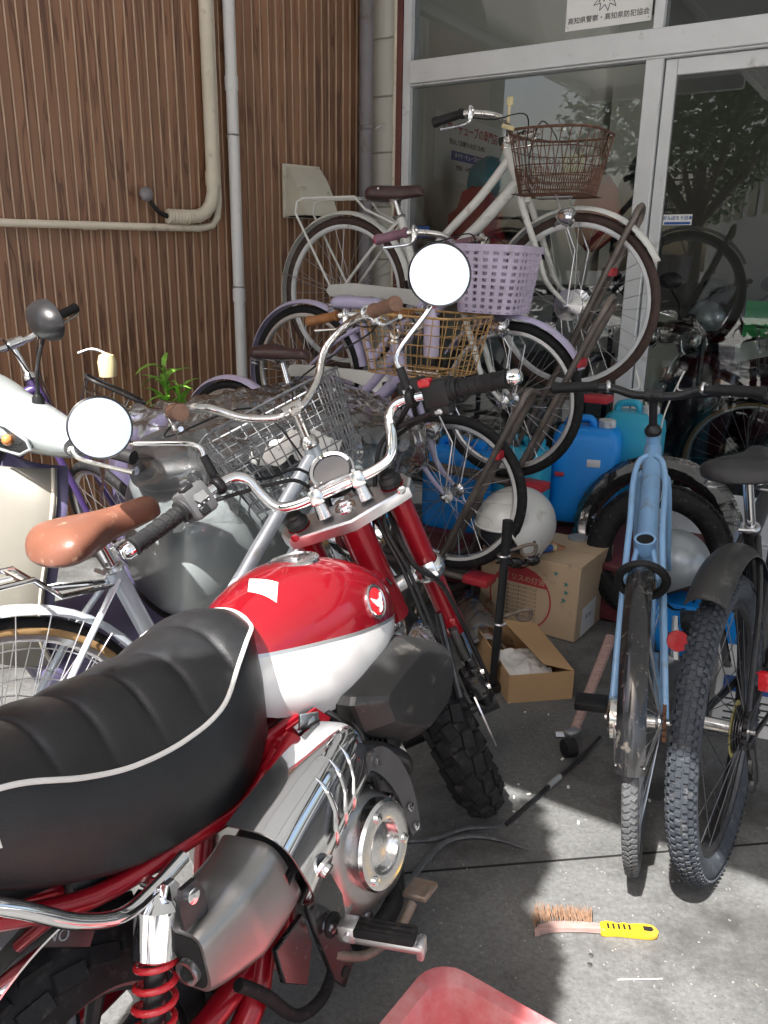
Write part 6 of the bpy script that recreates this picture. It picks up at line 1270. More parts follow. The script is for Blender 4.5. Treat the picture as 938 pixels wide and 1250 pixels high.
# ================================================================ TIERED RACK
rack = thing('bicycle_rack', 'brown steel tiered bicycle rack with slanted hairpin wheel holders and red rail ends', 'bicycle rack')
lowest = {}
for bk_t, wb, nm in ((tW, 1.075, 'W'), (t1, 0.95, '1'), (t2, 1.04, '2')):
    T = bk_t.matrix_basis.copy() if False else bk_t.matrix_world.copy()
    bpy.context.view_layer.update(); T = bk_t.matrix_world.copy()
    for s in (-1, 1):
        q = MB(T); q.tube([(-0.40, s * 0.028, -0.014), (wb + 0.10, s * 0.028, -0.014)], 0.0125, 10); q.build('rail', 'rack_pipe', rack)
    q = MB(T); q.box((wb + 0.135, 0, -0.014), (0.10, 0.085, 0.030), ch=0.006); q.build('rail_end', 'red_plastic', rack)
    y = 0.040; top = [(0.84, -0.36), (1.06, 0.11), (1.27, 0.60)]
    loop = [(a, -y, b) for a, b in top] + [(1.292 + 0.012 * math.sin(k * PI / 6) , -y * math.cos(k * PI / 6), 0.645 + 0.045 * math.sin(k * PI / 6)) for k in range(0, 7)] + [(a, y, b) for a, b in reversed(top)]
    q = MB(T); q.tube(loop, 0.0115, 10); hp = q.build('wheel_holder', 'rack_pipe', rack)
    q = MB(T); q.tube([(1.20, -y, 0.435), (1.20, y, 0.435)], 0.008, 8); q.tube([(0.98, -y, -0.06), (0.98, y, -0.06)], 0.010, 8); q.build('cross_bar', 'rack_pipe', hp)
    q = MB(T); q.box((1.215, -0.005, 0.46), (0.03, 0.075, 0.03), ch=0.004); q.build('rubber_stop', 'red_plastic', hp)
    gz = (T @ Vector((0.2, 0, -0.03))).z
    for x in (-0.30, 0.30, 0.86):
        p = T @ Vector((x, 0, -0.03)); q = MB(); q.tube([(p.x, p.y, p.z), (p.x, p.y, 0.012)], 0.017, 10); q.box((p.x, p.y, 0.006), (0.09, 0.09, 0.011), ch=0.002); q.build('post', 'rack_pipe', rack)
for x, zf in ((-0.30, 0.05), (0.86, 0.05)):
    a = tW.matrix_world @ Vector((x, 0.05, 0)); b = t2.matrix_world @ Vector((x, -0.05, 0)); q = MB(); q.tube([(a.x, a.y, zf), (b.x, b.y, zf)], 0.016, 10); q.build('floor_bar', 'rack_pipe', rack)
    q = MB(); q.tube([(a.x, a.y, 0.20), (b.x, b.y, 0.20)], 0.013, 10); q.build('brace', 'rack_pipe', rack)
# ================================================================ THINGS ON THE FLOOR AND BY THE SHOP
def rot3(z=0, x=0, y=0): return Matrix.Rotation(z, 3, 'Z') @ Matrix.Rotation(x, 3, 'X') @ Matrix.Rotation(y, 3, 'Y')
# blue jerry can and turquoise can
def jerry(label, x, y, z, rz, w, d, h, m, capm):
    t = thing('jerry_can', label, 'jerry can', (x, y, z), rz)
    q = MB(); rr = []
    for zz, k in ((0.0, 0.90), (0.012, 0.97), (0.04, 1.0), (h * 0.82, 1.0), (h * 0.90, 0.97), (h * 0.96, 0.85), (h * 0.985, 0.70)):
        rr.append([(a * k, b * (k if zz < h * 0.85 else k * 0.95), zz) for a, b in rrect(w, d, 0.05, 6)])
    q.loft(rr); b = q.build('body', m, t, sharp=50)
    q = MB(); q.tube([(-w * 0.30, 0, h * 0.93), (-w * 0.28, 0, h * 1.04), (w * 0.02, 0, h * 1.06), (w * 0.10, 0, h * 0.95)], 0.016, 10, smooth=4); q.build('handle', m, t)
    q = MB(); q.lathe([(0.030, 0), (0.030, 0.012), (0.036, 0.013), (0.036, 0.040), (0.031, 0.044)], (w * 0.26, 0, h * 0.955), (0, 0, 1), 24); q.build('cap', capm, t)
    return t, b
jc, jb = jerry('blue plastic jerry can with white cap behind the cardboard box', 0.86, 3.42, 0.285, R(-16), 0.285, 0.20, 0.41, 'blue_can', 'white_plastic')
q = MB(); q.box((0.035, -0.101, 0.265), (0.055, 0.006, 0.032), ch=0.004); q.build('label_patch', 'white_plastic', jc)
q = MB(); q.box((-0.10, -0.098, 0.21), (0.04, 0.03, 0.018), ch=0.005); q.build('tap', 'red_plastic', jc)
jerry('turquoise plastic can standing behind the blue jerry can', 1.075, 3.50, 0.285, R(-30), 0.25, 0.20, 0.46, 'teal_can', 'white_plastic')
jerry('dark blue water can low behind the bicycle wheel spokes', 0.33, 3.42, 0.24, R(-28), 0.30, 0.22, 0.36, 'blue_can', 'blue_can')
jerry('turquoise water can half hidden behind the rack tubes', 0.58, 3.36, 0.26, R(-28), 0.22, 0.20, 0.36, 'teal_can', 'teal_can')
# maroon crate they stand on
cr = thing('storage_crate', 'dull maroon plastic crate lying under the jerry cans', 'crate', (0.80, 3.32, 0), R(-32.4))
q = MB(); q.box((0, 0, 0.115), (1.20, 0.56, 0.21), ch=0.012); q.build('body', 'maroon_dull', cr)
q = MB(); q.box((0, 0, 0.235), (1.24, 0.60, 0.028), ch=0.008); q.build('lid', 'maroon_dull', cr)
jar = thing('jar', 'small grey screw jar standing on the maroon crate', 'jar', (0.772, 3.085, 0.25))
q = MB(); q.lathe([(0.034, 0), (0.036, 0.004), (0.036, 0.03)], (0, 0, 0), (0, 0, 1), 24); q.build('body', 'pvc_grey', jar)
q = MB(); q.lathe([(0.041, 0.03), (0.041, 0.052), (0.036, 0.058)], (0, 0, 0), (0, 0, 1), 12); q.build('lid', 'tape_grey', jar)
# large cardboard box with red print
BX = thing('cardboard_box', 'big worn cardboard box with red round print under the white helmet', 'box', (0.640, 3.005, 0), R(55))
bw_, bd_, bh_ = 0.33, 0.40, 0.295
q = MB(); q.box((0, 0, bh_ / 2), (bw_, bd_, bh_ - 0.004), ch=0.003); q.build('carton', 'cardboard', BX)
for s in (-1, 1): q = MB(); q.box((s * (bw_ / 4), 0, bh_), (bw_ / 2 - 0.003, bd_, 0.005), rot3(y=s * 0.015)); q.build('flap', 'cardboard', BX)
# the print faces the viewer's left (local -x face) and the plain side with note the right (-y face)
q = MB(); q.lathe([(0.128, 0), (0.128, 0.0012), (0.122, 0.0012), (0.122, 0.0)], (-bw_ / 2 - 0.0004, 0.03, 0.125), (-1, 0, 0), 48, caps=False); q.build('print_ring', 'print_red', BX)
arc = [(0.124 * math.cos(a), 0.124 * math.sin(a)) for a in (R(28 + 124 * k / 20) for k in range(21))]
q = MB(); q.face(q.ring([(-bw_ / 2 - 0.0012, 0.03 + a, 0.125 + b) for a, b in arc])); q.build('print_cap', 'print_red', BX)
text('lettering', 'アイリスの灯油', 0.028, 'cardboard', BX, (-bw_ / 2 - 0.0018, 0.03, 0.204), (0, -1, 0), (0, 0, 1))
for k in range(8): text('lettering', 'お買い上げありがとうござ', 0.0115, 'print_dark', BX, (-bw_ / 2 - 0.0012, 0.03, 0.168 - 0.0165 * k), (0, -1, 0), (0, 0, 1), extrude=0.0002)
for (a, b) in ((-0.108, 0.255), (-0.150, 0.222), (-0.152, 0.190), (-0.145, 0.158), (0.13, 0.262), (0.06, 0.272)):
    q = MB(); st_ = [( (0.012 if k % 2 == 0 else 0.005) * math.cos(k * PI / 5 + PI / 2), (0.012 if k % 2 == 0 else 0.005) * math.sin(k * PI / 5 + PI / 2)) for k in range(10)]
    q.face(q.ring([(-bw_ / 2 - 0.0010, a + c, b + d) for c, d in st_])); q.build('star_print', 'print_teal', BX)
q = MB(); q.prism([(-0.012, -0.034), (0.012, -0.034), (0.012, 0.034), (-0.012, 0.034)], (0.055, -bd_ / 2 - 0.0012, 0.175), Matrix.Rotation(R(14), 3, 'Y') @ Vector((1, 0, 0)), Matrix.Rotation(R(14), 3, 'Y') @ Vector((0, 0, 1)), 0.001); q.build('hand_hole', 'black_hole', BX)
q = MB(); q.prism([(-0.075, -0.06), (0.06, -0.058), (0.062, 0.058), (-0.072, 0.05)], (-0.04, -bd_ / 2 - 0.0004, 0.068), (1, 0, 0.02), (0, 0, 1), 0.0012); q.build('paper_note', 'paper', BX)
text('lettering', '¥ 3 8.', 0.026, 'print_dark', BX, (-0.05, -bd_ / 2 - 0.0022, 0.075), (1, 0, 0), (0, 0, 1), extrude=0.0002)
# small open cardboard box with tissue
SB_ = thing('open_box', 'small open tan cardboard box with white tissue and a folded-in flap', 'box', (0.478, 2.515, 0), R(10))
w2, d2, h2, th = 0.215, 0.36, 0.098, 0.0035
for c, d, nm in (((0, -d2 / 2, h2 / 2), (w2, th, h2), 'side'), ((0, d2 / 2, h2 / 2), (w2, th, h2), 'side'), ((-w2 / 2, 0, h2 / 2), (th, d2 - th * 2.1, h2), 'side'), ((w2 / 2, 0, h2 / 2), (th, d2 - th * 2.1, h2), 'side'), ((0, 0, 0.004), (w2 - 0.008, d2 - 0.008, 0.003), 'base')):
    q = MB(); q.box(c, d); q.build(nm, 'cardboard_tan', SB_)
q = MB(); q.prism([(0, -d2 / 2), (0, d2 / 2), (0.135, d2 / 2 - 0.015), (0.10, -d2 / 2 + 0.02)], (w2 / 2, 0, h2 + 0.002), (-0.93, 0, 0.22), (0, 1, 0), 0.0035); q.build('flap', 'cardboard_tan', SB_)
from mathutils import noise as NZ
def crumple(name, m, parent, fn, nx=26, ny=26, amp=0.02, sc=14, th=0.0):
    q = MB(); rr = []
    for i in range(nx + 1):
        row = []
        for j in range(ny + 1):
            p = Vector(fn(i / nx, j / ny)); n = NZ.ridged_multi_fractal(p * sc, 0.9, 2.0, 3, 1.0, 2.0) - 0.7; row.append(p + Vector((0.3 * n, 0.2 * n, n)) * amp)
        rr.append(row)
    q.loft(rr, False, False); return q.build(name, m, parent, sharp=25)
crumple('tissue', 'paper', SB_, lambda u, v: (-w2 / 2 + 0.01 + (w2 - 0.06) * u, -d2 / 2 + 0.01 + (d2 * 0.62) * v, 0.062), amp=0.012, sc=18)
bb_ = crumple('bubble_wrap', 'clear_film', None, lambda u, v: (0.27 + 0.20 * u, 2.60 + 0.42 * v, 0.03 + 0.10 * math.sin(PI * u) * 0.7), amp=0.014, sc=12); tag(bb_, 'crumpled sheet of bubble wrap on the floor behind the open box', 'bubble wrap')
bw2 = crumple('packing_foam', 'paper', None, lambda u, v: (0.285 + 0.16 * u, 2.64 + 0.36 * v, 0.016 + 0.085 * math.sin(PI * u) * 0.6), amp=0.008, sc=12); tag(bw2, 'white packing sheet lying under the bubble wrap', 'packing sheet')
# white helmet
def helmet(label, M4, m, Rr=0.135, visor=False):
    t = thing('helmet', label, 'helmet', M4=M4); q = MB(); rr = []; n = 40
    def lower(a):   # rim height by direction: low at back and ears, open at the face
        c = math.cos(a); return -0.42 - 0.35 * (1 / (1 + math.exp((c - 0.35) * 14))) + (0.62 if c > 0.72 else 0.62 * max(0, (c - 0.45) / 0.27)) 
    K = 14
    for k in range(K + 1):
        row = []
        for i in range(n):
            a = 2 * PI * i / n; zl = max(-0.80, lower(a)); tmax = math.acos(max(-0.95, min(0.95, zl))); th_ = 0.02 + (tmax - 0.02) * k / K
            row.append((Rr * 1.12 * math.sin(th_) * math.cos(a), Rr * 0.96 * math.sin(th_) * math.sin(a), Rr * math.cos(th_)))
        rr.append(row)
    inn = [[(x * 0.91, y * 0.91, z * 0.93) for x, y, z in r_] for r_ in reversed(rr)]
    q.loft(rr + inn, False, True, False); o = q.build('shell', m, t, sharp=50)
    q = MB(); q.tube([Vector(p) * 1.005 for p in rr[-1]], 0.0045, 6, closed=True); q.build('edge_trim', m if m == 'helmet_white' else 'black_plastic', o)
    q = MB(); q.sphere((0, 0, -0.012), (Rr * 0.95, Rr * 0.83, Rr * 0.86), 20, 10, t0=0.1, t1=2.0); q.build('lining', 'bag_dark', t)
    for s in (-1, 1):
        q = MB(); q.lathe([(0.006, 0), (0.006, 0.003), (0.003, 0.004)], (0.035, s * Rr * 0.925, -0.02), (0.1, s, -0.1), 10); q.build('stud', 'dark_steel', o)
    q = MB(); q.tube([(0.0, Rr * 0.85, -0.08), (0.02, Rr * 0.4, -0.15), (0.02, -Rr * 0.4, -0.15), (0.0, -Rr * 0.85, -0.08)], 0.006, 6, smooth=4, flat=0.4); q.build('chin_strap', 'black_plastic', t)
    return t
helmet('old white open-face helmet resting on the cardboard box', Matrix.Translation((0.482, 2.86, 0.425)) @ Matrix.Rotation(R(215), 4, 'Z') @ Matrix.Rotation(R(6), 4, 'Y'), 'helmet_white', 0.142)
helmet('silver helmet lying among the tyres behind the blue bicycle', Matrix.Translation((1.02, 2.72, 0.33)) @ Matrix.Rotation(R(120), 4, 'Z') @ Matrix.Rotation(R(35), 4, 'Y'), 'helmet_silver', 0.125)
# clutter on the box: gloves, cable, goggles
gl = thing('goggles', 'dark strap and goggles lying against the white helmet on the box', 'goggles', (0.50, 2.80, 0.30))
q = MB(); q.tube([(-0.09, -0.04, 0.012), (-0.05, -0.07, 0.03), (0.0, -0.05, 0.012), (0.03, -0.03, 0.03), (0.06, -0.02, 0.012)], 0.009, 8, smooth=5, flat=0.5); q.build('strap', 'black_plastic', gl)
q = MB(); q.sphere((-0.03, -0.06, 0.02), (0.03, 0.016, 0.02), 12, 8); q.sphere((0.035, -0.035, 0.02), (0.03, 0.016, 0.02), 12, 8); q.build('eyepiece', 'black_gloss', gl)
lt = thing('key_light', 'small dark blue torch lying on the cardboard box', 'torch', (0.60, 2.90, 0.314), R(20))
q = MB(); q.tube([(-0.04, 0, 0), (0.04, 0.01, 0)], 0.013, 12); q.build('barrel', 'print_blue', lt); q = MB(); q.tube([(0.04, 0.01, 0), (0.055, 0.012, 0)], [0.013, 0.016], 12); q.build('head', 'ivory_plastic', lt)
cd_ = MB(); cd_.tube([(0.60, 2.96, 0.306), (0.64, 2.99, 0.315), (0.68, 2.98, 0.306), (0.69, 2.94, 0.31), (0.66, 2.93, 0.306)], 0.003, 6, smooth=5); tag(cd_.build('orange_wire', 'amber_lens'), 'thin orange wire curled on top of the cardboard box', 'wire')
# spare tyres leaning behind the blue bicycle
def loose_tyre(label, M4, Ro, tw, wrapped=False):
    t = thing('spare_tyre', label, 'tyre', M4=M4, group='spare tyres by the shop door')
    q = MB(); q.torus((0, 0, 0), (0, 0, 1), Ro - tw / 2, tw / 2, 56, 14, 0.9); q.build('casing', 'rubber', t)
    q = MB()
    for rows in ((0.0, 0.0), (0.5, 0.5), (-0.5, 0.5)):
        for i in range(64):
            a = 2 * PI * (i + rows[1]) / 64; e = Vector((math.cos(a), math.sin(a), 0)); tt = Vector((-math.sin(a), math.cos(a), 0)); nn = e * math.cos(rows[0]) + Vector((0, 0, 1)) * math.sin(rows[0])
            q.box(e * (Ro - tw / 2) + nn * tw * 0.50, (0.016, tw * 0.28, 0.005), Matrix((tt, nn.cross(tt), nn)).transposed())
    stuff(q.build('tread_blocks', 'rubber', t))
    if wrapped:
        q = MB(); q.torus((0, 0, 0), (0, 0, 1), Ro - tw / 2, tw / 2 * 1.16, 150, 10, 0.95); v2 = []
        for v in q.v: p = Vector(v); n = NZ.ridged_multi_fractal(p * 24, 0.9, 2.0, 2, 1, 2) - 0.5; v2.append(tuple(p * (1 + 0.02 * n)))
        q.v = v2; q.build('wrapping', 'clear_film', t, sharp=20)
    return t
loose_tyre('spare tyre in clear wrapping leaning behind the blue bicycle', Matrix.Translation((1.085, 3.12, 0.31)) @ Matrix.Rotation(R(-25), 4, 'Z') @ Matrix.Rotation(R(63), 4, 'X'), 0.32, 0.085, True)
loose_tyre('bare black spare tyre standing just left of the blue frame', Matrix.Translation((1.06, 2.97, 0.28)) @ Matrix.Rotation(R(-12), 4, 'Z') @ Matrix.Rotation(R(66), 4, 'X'), 0.27, 0.095)
bl = thing('tool_case', 'flat blue tool case on the floor behind the spare tyres', 'tool case', (1.17, 2.72, 0), R(-30)); q = MB(); q.box((0, 0, 0.10), (0.36, 0.22, 0.20), ch=0.015); q.build('body', 'blue_can', bl); q = MB(); q.tube([(-0.05, -0.12, 0.11), (-0.04, -0.15, 0.12), (0.04, -0.15, 0.12), (0.05, -0.12, 0.11)], 0.008, 8, smooth=3); q.build('handle', 'black_plastic', bl)
# printed carton behind the mountain bicycle wheel
pc_ = thing('parts_carton', 'white and blue printed carton behind the mountain bicycle wheel', 'box', (1.18, 2.20, 0), R(-20)); q = MB(); q.box((0, 0, 0.11), (0.34, 0.16, 0.22), ch=0.003); q.build('carton', 'paper', pc_)
q = MB(); q.box((0, -0.0812, 0.165), (0.30, 0.001, 0.05)); q.build('print_band', 'print_blue', pc_); 
for k in range(4): q = MB(); q.box((0, -0.0812, 0.115 - 0.022 * k), (0.28, 0.001, 0.006)); q.build('print_line', 'print_dark', pc_)
# black stand pipe by the fork (bicycle pump) and hook
pm = thing('floor_pump', 'slim black floor pump standing by the red fork in front of the open box', 'pump', (0.372, 2.40, 0))
q = MB(); q.tube([(-0.008, 0, 0.03), (0.008, 0.0, 0.50)], 0.0135, 14); q.build('barrel', 'black_paint', pm)
q = MB(); q.tube([(0.008, 0, 0.50), (0.009, 0, 0.585)], 0.0165, 14); q.build('grip_sleeve', 'rubber_grip', pm)
q = MB(); q.box((-0.008, 0, 0.012), (0.16, 0.05, 0.022), rot3(z=0.5), 0.006); q.build('foot', 'black_paint', pm)
for zz in (0.24, 0.47): q = MB(); q.torus((0, 0, zz), (0, 0, 1), 0.0155, 0.004, 16, 6); q.sphere((0.018, -0.004, zz), 0.006, 8, 6); q.build('clip', 'steel', pm)
for zz, s in ((0.265, 0.05), (0.485, 0.045)):
    q = MB(); q.tube([(0.012, 0, zz), (0.04, 0.0, zz + 0.008), (0.075, 0.0, zz + 0.022), (0.10, 0.0, zz + 0.02), (0.095, 0.0, zz - 0.008), (0.065, 0.0, zz - 0.012), (0.055, 0, zz + 0.005)], 0.006, 8, smooth=4); q.build('hook', 'rust_steel', pm)
# wooden lever with wheel and a dark rod on the floor
tr = thing('floor_lever', 'old wooden lever with small castor lying beside the blue bicycle', 'lever', (0, 0, 0))
q = MB(); q.tube([(0.553, 2.07, 0.05), (0.705, 2.33, 0.20), (0.72, 2.36, 0.22)], [0.014, 0.017, 0.015], 8, flat=0.6); q.build('handle', 'wood_old', tr)
q = MB(); q.lathe([(0.012, -0.02), (0.026, -0.016), (0.026, 0.016), (0.012, 0.02)], (0.535, 2.03, 0.028), (1, 0.3, 0), 16); q.build('castor', 'rubber', tr)
q = MB(); q.box((0.548, 2.06, 0.052), (0.05, 0.03, 0.03), rot3(z=0.6), 0.005); q.tube([(0.50, 2.06, 0.05), (0.548, 2.06, 0.052)], 0.010, 8); q.build('bracket', 'steel', tr)
rd = thing('steel_rod', 'dark thin rod with a grey taped band lying on the shaded concrete', 'rod', (0, 0, 0))
q = MB(); q.tube([(0.315, 1.72, 0.008), (0.55, 1.99, 0.012), (0.64, 2.10, 0.02)], 0.0055, 8); q.build('rod', 'black_paint', rd)
q = MB(); q.tube([(0.448, 1.873, 0.0105), (0.487, 1.917, 0.011)], 0.0085, 10); q.build('tape_band', 'tape_grey', rd)
# rubber straps
st1 = MB(); st1.tube([(0.045, 1.50, 0.005), (0.075, 1.53, 0.008), (0.12, 1.60, 0.012), (0.17, 1.655, 0.012), (0.24, 1.672, 0.010), (0.31, 1.655, 0.008), (0.36, 1.628, 0.005)], [0.007, 0.008, 0.008, 0.008, 0.007, 0.005, 0.002], 8, smooth=5, flat=0.6); tag(st1.build('rubber_strap', 'rubber_grey'), 'grey rubber strip curving over the shaded concrete', 'rubber strip')
st2 = MB(); st2.tube([(0.06, 1.655, 0.006), (0.14, 1.665, 0.008), (0.21, 1.70, 0.010), (0.29, 1.715, 0.006), (0.305, 1.735, 0.006)], [0.006, 0.007, 0.007, 0.007, 0.003], 8, smooth=5, flat=0.6); tag(st2.build('rubber_strap', 'rubber_grey'), 'short grey rubber strip under the motorcycle front tyre', 'rubber strip')
# wire brush with yellow handle
br = thing('wire_brush', 'rusty wire brush with yellow plastic handle lying on the sunlit concrete', 'brush', (0.455, 1.388, 0), R(-4))
q = MB(); q.loft([[(x, y - w, z0), (x, y + w, z0), (x, y + w * 0.9, z0 + h_), (x, y - w * 0.9, z0 + h_)] for x, y, w, z0, h_ in ((-0.128, -0.022, 0.007, 0.004, 0.009), (-0.115, -0.012, 0.010, 0.004, 0.010), (-0.09, -0.002, 0.011, 0.004, 0.010), (-0.06, 0.002, 0.011, 0.004, 0.010), (-0.02, 0.003, 0.010, 0.005, 0.010), (0.02, 0.001, 0.0095, 0.006, 0.010))]); q.build('wooden_back', 'wood_old', br, sharp=50)
q = MB(); random.seed(3)
for i in range(25):
    for j in range(5):
        x = -0.125 + 0.0050 * i; y = (-0.018 if i < 2 else -0.002) + 0.004 * j + 0.004; p = Vector((x, y + 0.002, 0.012)); e = p + Vector((random.uniform(-.006, .006) - 0.004, 0.022 + random.uniform(-.004, .006), 0.012 + random.uniform(-.006, .008)))
        for _ in range(2): q.tube([p, e + Vector((random.uniform(-.004, .004), random.uniform(-.004, .004), 0))], 0.0006, 3)
stuff(q.build('bristles', 'bristle', br))
hs = spline([Vector(p) for p in [(0.012, 0.012), (0.03, 0.014), (0.045, 0.010), (0.058, 0.013), (0.072, 0.010), (0.085, 0.013), (0.10, 0.013), (0.118, 0.012), (0.128, 0.004), (0.128, -0.006), (0.118, -0.014), (0.08, -0.013), (0.04, -0.011), (0.012, -0.012)]], 3, True)
q = MB(); q.loft([[(p.x, p.y, z) for p in inset(hs, k)] for z, k in ((0.002, 0.93), (0.006, 1.0), (0.015, 1.0), (0.019, 0.92))]); hd = q.build('handle', 'yellow_plastic', br)
for k in range(5): q = MB(); q.box((0.026 + 0.011 * k, 0.0, 0.0192), (0.0045, 0.014, 0.0012)); q.build('slot', 'black_hole', hd)
q = MB(); q.prism([(0.098, 0.006), (0.116, 0.005), (0.119, -0.003), (0.112, -0.008), (0.098, -0.006)], (0, 0, 0.0186), (1, 0, 0), (0, 1, 0), 0.001); q.build('hang_hole', 'black_hole', hd)
q = MB(); q.box((0.016, 0, 0.0105), (0.012, 0.026, 0.019), ch=0.003); q.build('ferrule', 'yellow_plastic', hd)
for i, (x, y, r_, lb) in enumerate(((0.424, 1.302, 0.005, 'small steel nut on the sunlit concrete, nearest the photo edge'), (0.432, 1.325, 0.0045, 'small steel nut just beyond the other nut below the brush'))):
    q = MB(); q.lathe([(r_, 0), (r_, 0.004), (r_ * 0.55, 0.004), (r_ * 0.55, 0.001)], (x, y, 0.001), (0.1, 0.2, 1), 6, caps=False); tag(q.build('nut', 'steel'), lb, 'nut')
wr = MB(); wr.tube([(0.47, 1.268, 0.002), (0.56, 1.272, 0.002)], 0.0011, 5); tag(wr.build('wire_offcut', 'white_cord'), 'thin white wire offcut on the sunlit concrete', 'wire')
# grit and chips scattered over the concrete
random.seed(31); q = MB()
for _ in range(420):
    x, y = random.uniform(-0.4, 1.1), random.uniform(1.1, 2.6); s = random.uniform(0.0012, 0.0038); q.box((x, y, s * 0.4), (s * random.uniform(1, 2.2), s, s), rot3(z=random.uniform(0, 3)))
gt = stuff(q.build('grit', 'grit')); tag(gt, 'small pale chips and grit scattered over the concrete', 'grit')
random.seed(33); q = MB()
for _ in range(16):
    x, y = random.uniform(0.25, 0.75), random.uniform(1.7, 2.4); q.box((x, y, 0.003), (random.uniform(0.004, 0.012), random.uniform(0.003, 0.007), 0.003), rot3(z=random.uniform(0, 3), x=random.uniform(-.3, .3)))
tag(stuff(q.build('litter', 'paper')), 'scraps of white litter on the shaded concrete behind the front tyre', 'litter')
# red plastic tub at the lower edge
tb_ = thing('plastic_tub', 'faded red plastic tub with rounded rim at the lower edge', 'tub', (0.208, 0.829, 0), R(-35.6))
def tring(L, W, z, r=0.045): return [(a, b, z) for a, b in rrect(L, W, r, 6)]
q = MB(); q.loft([tring(0.44, 0.30, 0.0), tring(0.50, 0.36, 0.155, 0.05), tring(0.545, 0.405, 0.162, 0.06), tring(0.55, 0.41, 0.156, 0.06), tring(0.553, 0.413, 0.150, 0.06), tring(0.558, 0.418, 0.160, 0.062), tring(0.552, 0.412, 0.168, 0.06), tring(0.50, 0.36, 0.166, 0.048), tring(0.49, 0.35, 0.158, 0.046), tring(0.435, 0.295, 0.006, 0.04)]); q.build('shell', 'red_tub', tb_, sharp=50)
# green plant by the wall
pl_ = thing('leafy_plant', 'bright green leafy plant growing against the brown siding', 'plant', (-0.985, 3.74, 0))
q = MB(); stems = []
for k in range(3):
    a = k * 2.1; e = Vector((0.04 * math.cos(a), 0.03 * math.sin(a), 0.76 + 0.06 * k)); q.tube([(0, 0, 0), e * 0.5 + Vector((0.01, 0, 0)), e], [0.006, 0.0035], 6); stems.append(e)
q.build('stem', 'leaf_plant', pl_); random.seed(5)
lm = MB(); lm.loft([[(x, -w, z), (x, 0, z - w * 0.35), (x, w, z)] for x, w, z in ((0, 0.003, 0), (0.03, 0.014, 0.014), (0.07, 0.018, 0.020), (0.115, 0.011, 0.008), (0.145, 0.001, -0.010))], False, False); leaf0 = lm.build('leaf', 'leaf_plant', pl_); first = True
for e in stems:
    for i in range(24):
        h_ = 0.55 + 0.45 * i / 23; p = Vector((e.x * h_, e.y * h_, e.z * h_)); a = i * 2.4 + e.x * 50; 
        Mx = Matrix.Translation(p) @ Matrix.Rotation(a, 4, 'Z') @ Matrix.Rotation(R(random.uniform(-50, 25)), 4, 'Y') @ Matrix.Scale(random.uniform(0.6, 1.05), 4)
        if first: leaf0.matrix_local = Mx; first = False
        else: share(leaf0, pl_, mtx=Mx)
# black wire basket heap and violet cover beyond the scooter
bk_ = thing('black_basket', 'black wire bicycle basket lying beyond the scooter by the siding', 'basket', (-1.03, 2.98, 0.80), R(25))
wire_basket(bk_, (0, 0, 0), (0.22, 0.18), (0.18, 0.14), 0.09, (0, .5), 12, 0.0016, 'black_wire', Matrix.Rotation(R(28), 4, 'Y'), 0.05, 0.006)
vb = thing('violet_cover', 'dull violet plastic box under the black wire basket', 'box', (-0.90, 3.02, 0), R(25)); q = MB(); q.box((0, 0, 0.40), (0.26, 0.22, 0.78), ch=0.03); q.build('body', 'violet_panel', vb)
# ---- extras on the bicycles
# mountain bicycle: short rear mudguard, reflector, disc, cassette
q = MB(); arc_strip(q, (0.02, 0, 0.345), 0.412, R(38), R(118), 0.085, 22, 0.026, 0.003); q.build('rear_mudguard', 'dusty_plastic', tM)
q = MB(); q.tube([(0.29, 0, 0.68), (0.25, 0, 0.69)], 0.012, 8); q.build('mudguard_arm', 'black_plastic', tM)
q = MB(); q.box((-0.005, -0.095, 0.475), (0.018, 0.036, 0.044), ch=0.004); q.tube([(0, -0.095, 0.475), (0.03, -0.07, 0.475)], 0.005, 6); q.build('reflector', 'red_lens', tM)
q = MB(); q.lathe([(0.062, 0), (0.065, 0.002), (0.02, 0.003)], (0, -0.030, 0.345), (0, -1, 0), 28); q.build('spoke_protector', 'yellow_disc', tM)
for k in range(5): q = MB(); r_ = 0.055 - 0.006 * k; q.lathe([(r_, 0), (r_, 0.002), (0.012, 0.002)], (0, -0.036 - 0.0045 * k, 0.345), (0, -1, 0), 24); q.build('sprocket', 'dark_steel', tM)
q = MB(); q.tube([(0.0, -0.065, 0.31), (0.02, -0.068, 0.25), (0.045, -0.066, 0.20)], 0.011, 8); q.lathe([(0.022, -0.004), (0.022, 0.004)], (0.045, -0.066, 0.19), (0, 1, 0), 14); q.lathe([(0.022, -0.004), (0.022, 0.004)], (0.012, -0.066, 0.26), (0, 1, 0), 14); q.build('derailleur', 'dark_steel', tM)
for s in (-1, 1): q = MB(); q.torus((-0.15 + 0.06, s * 0.088, 0.90), (0, 0.1, 1), 0.05, 0.0, 4, 3) if False else None
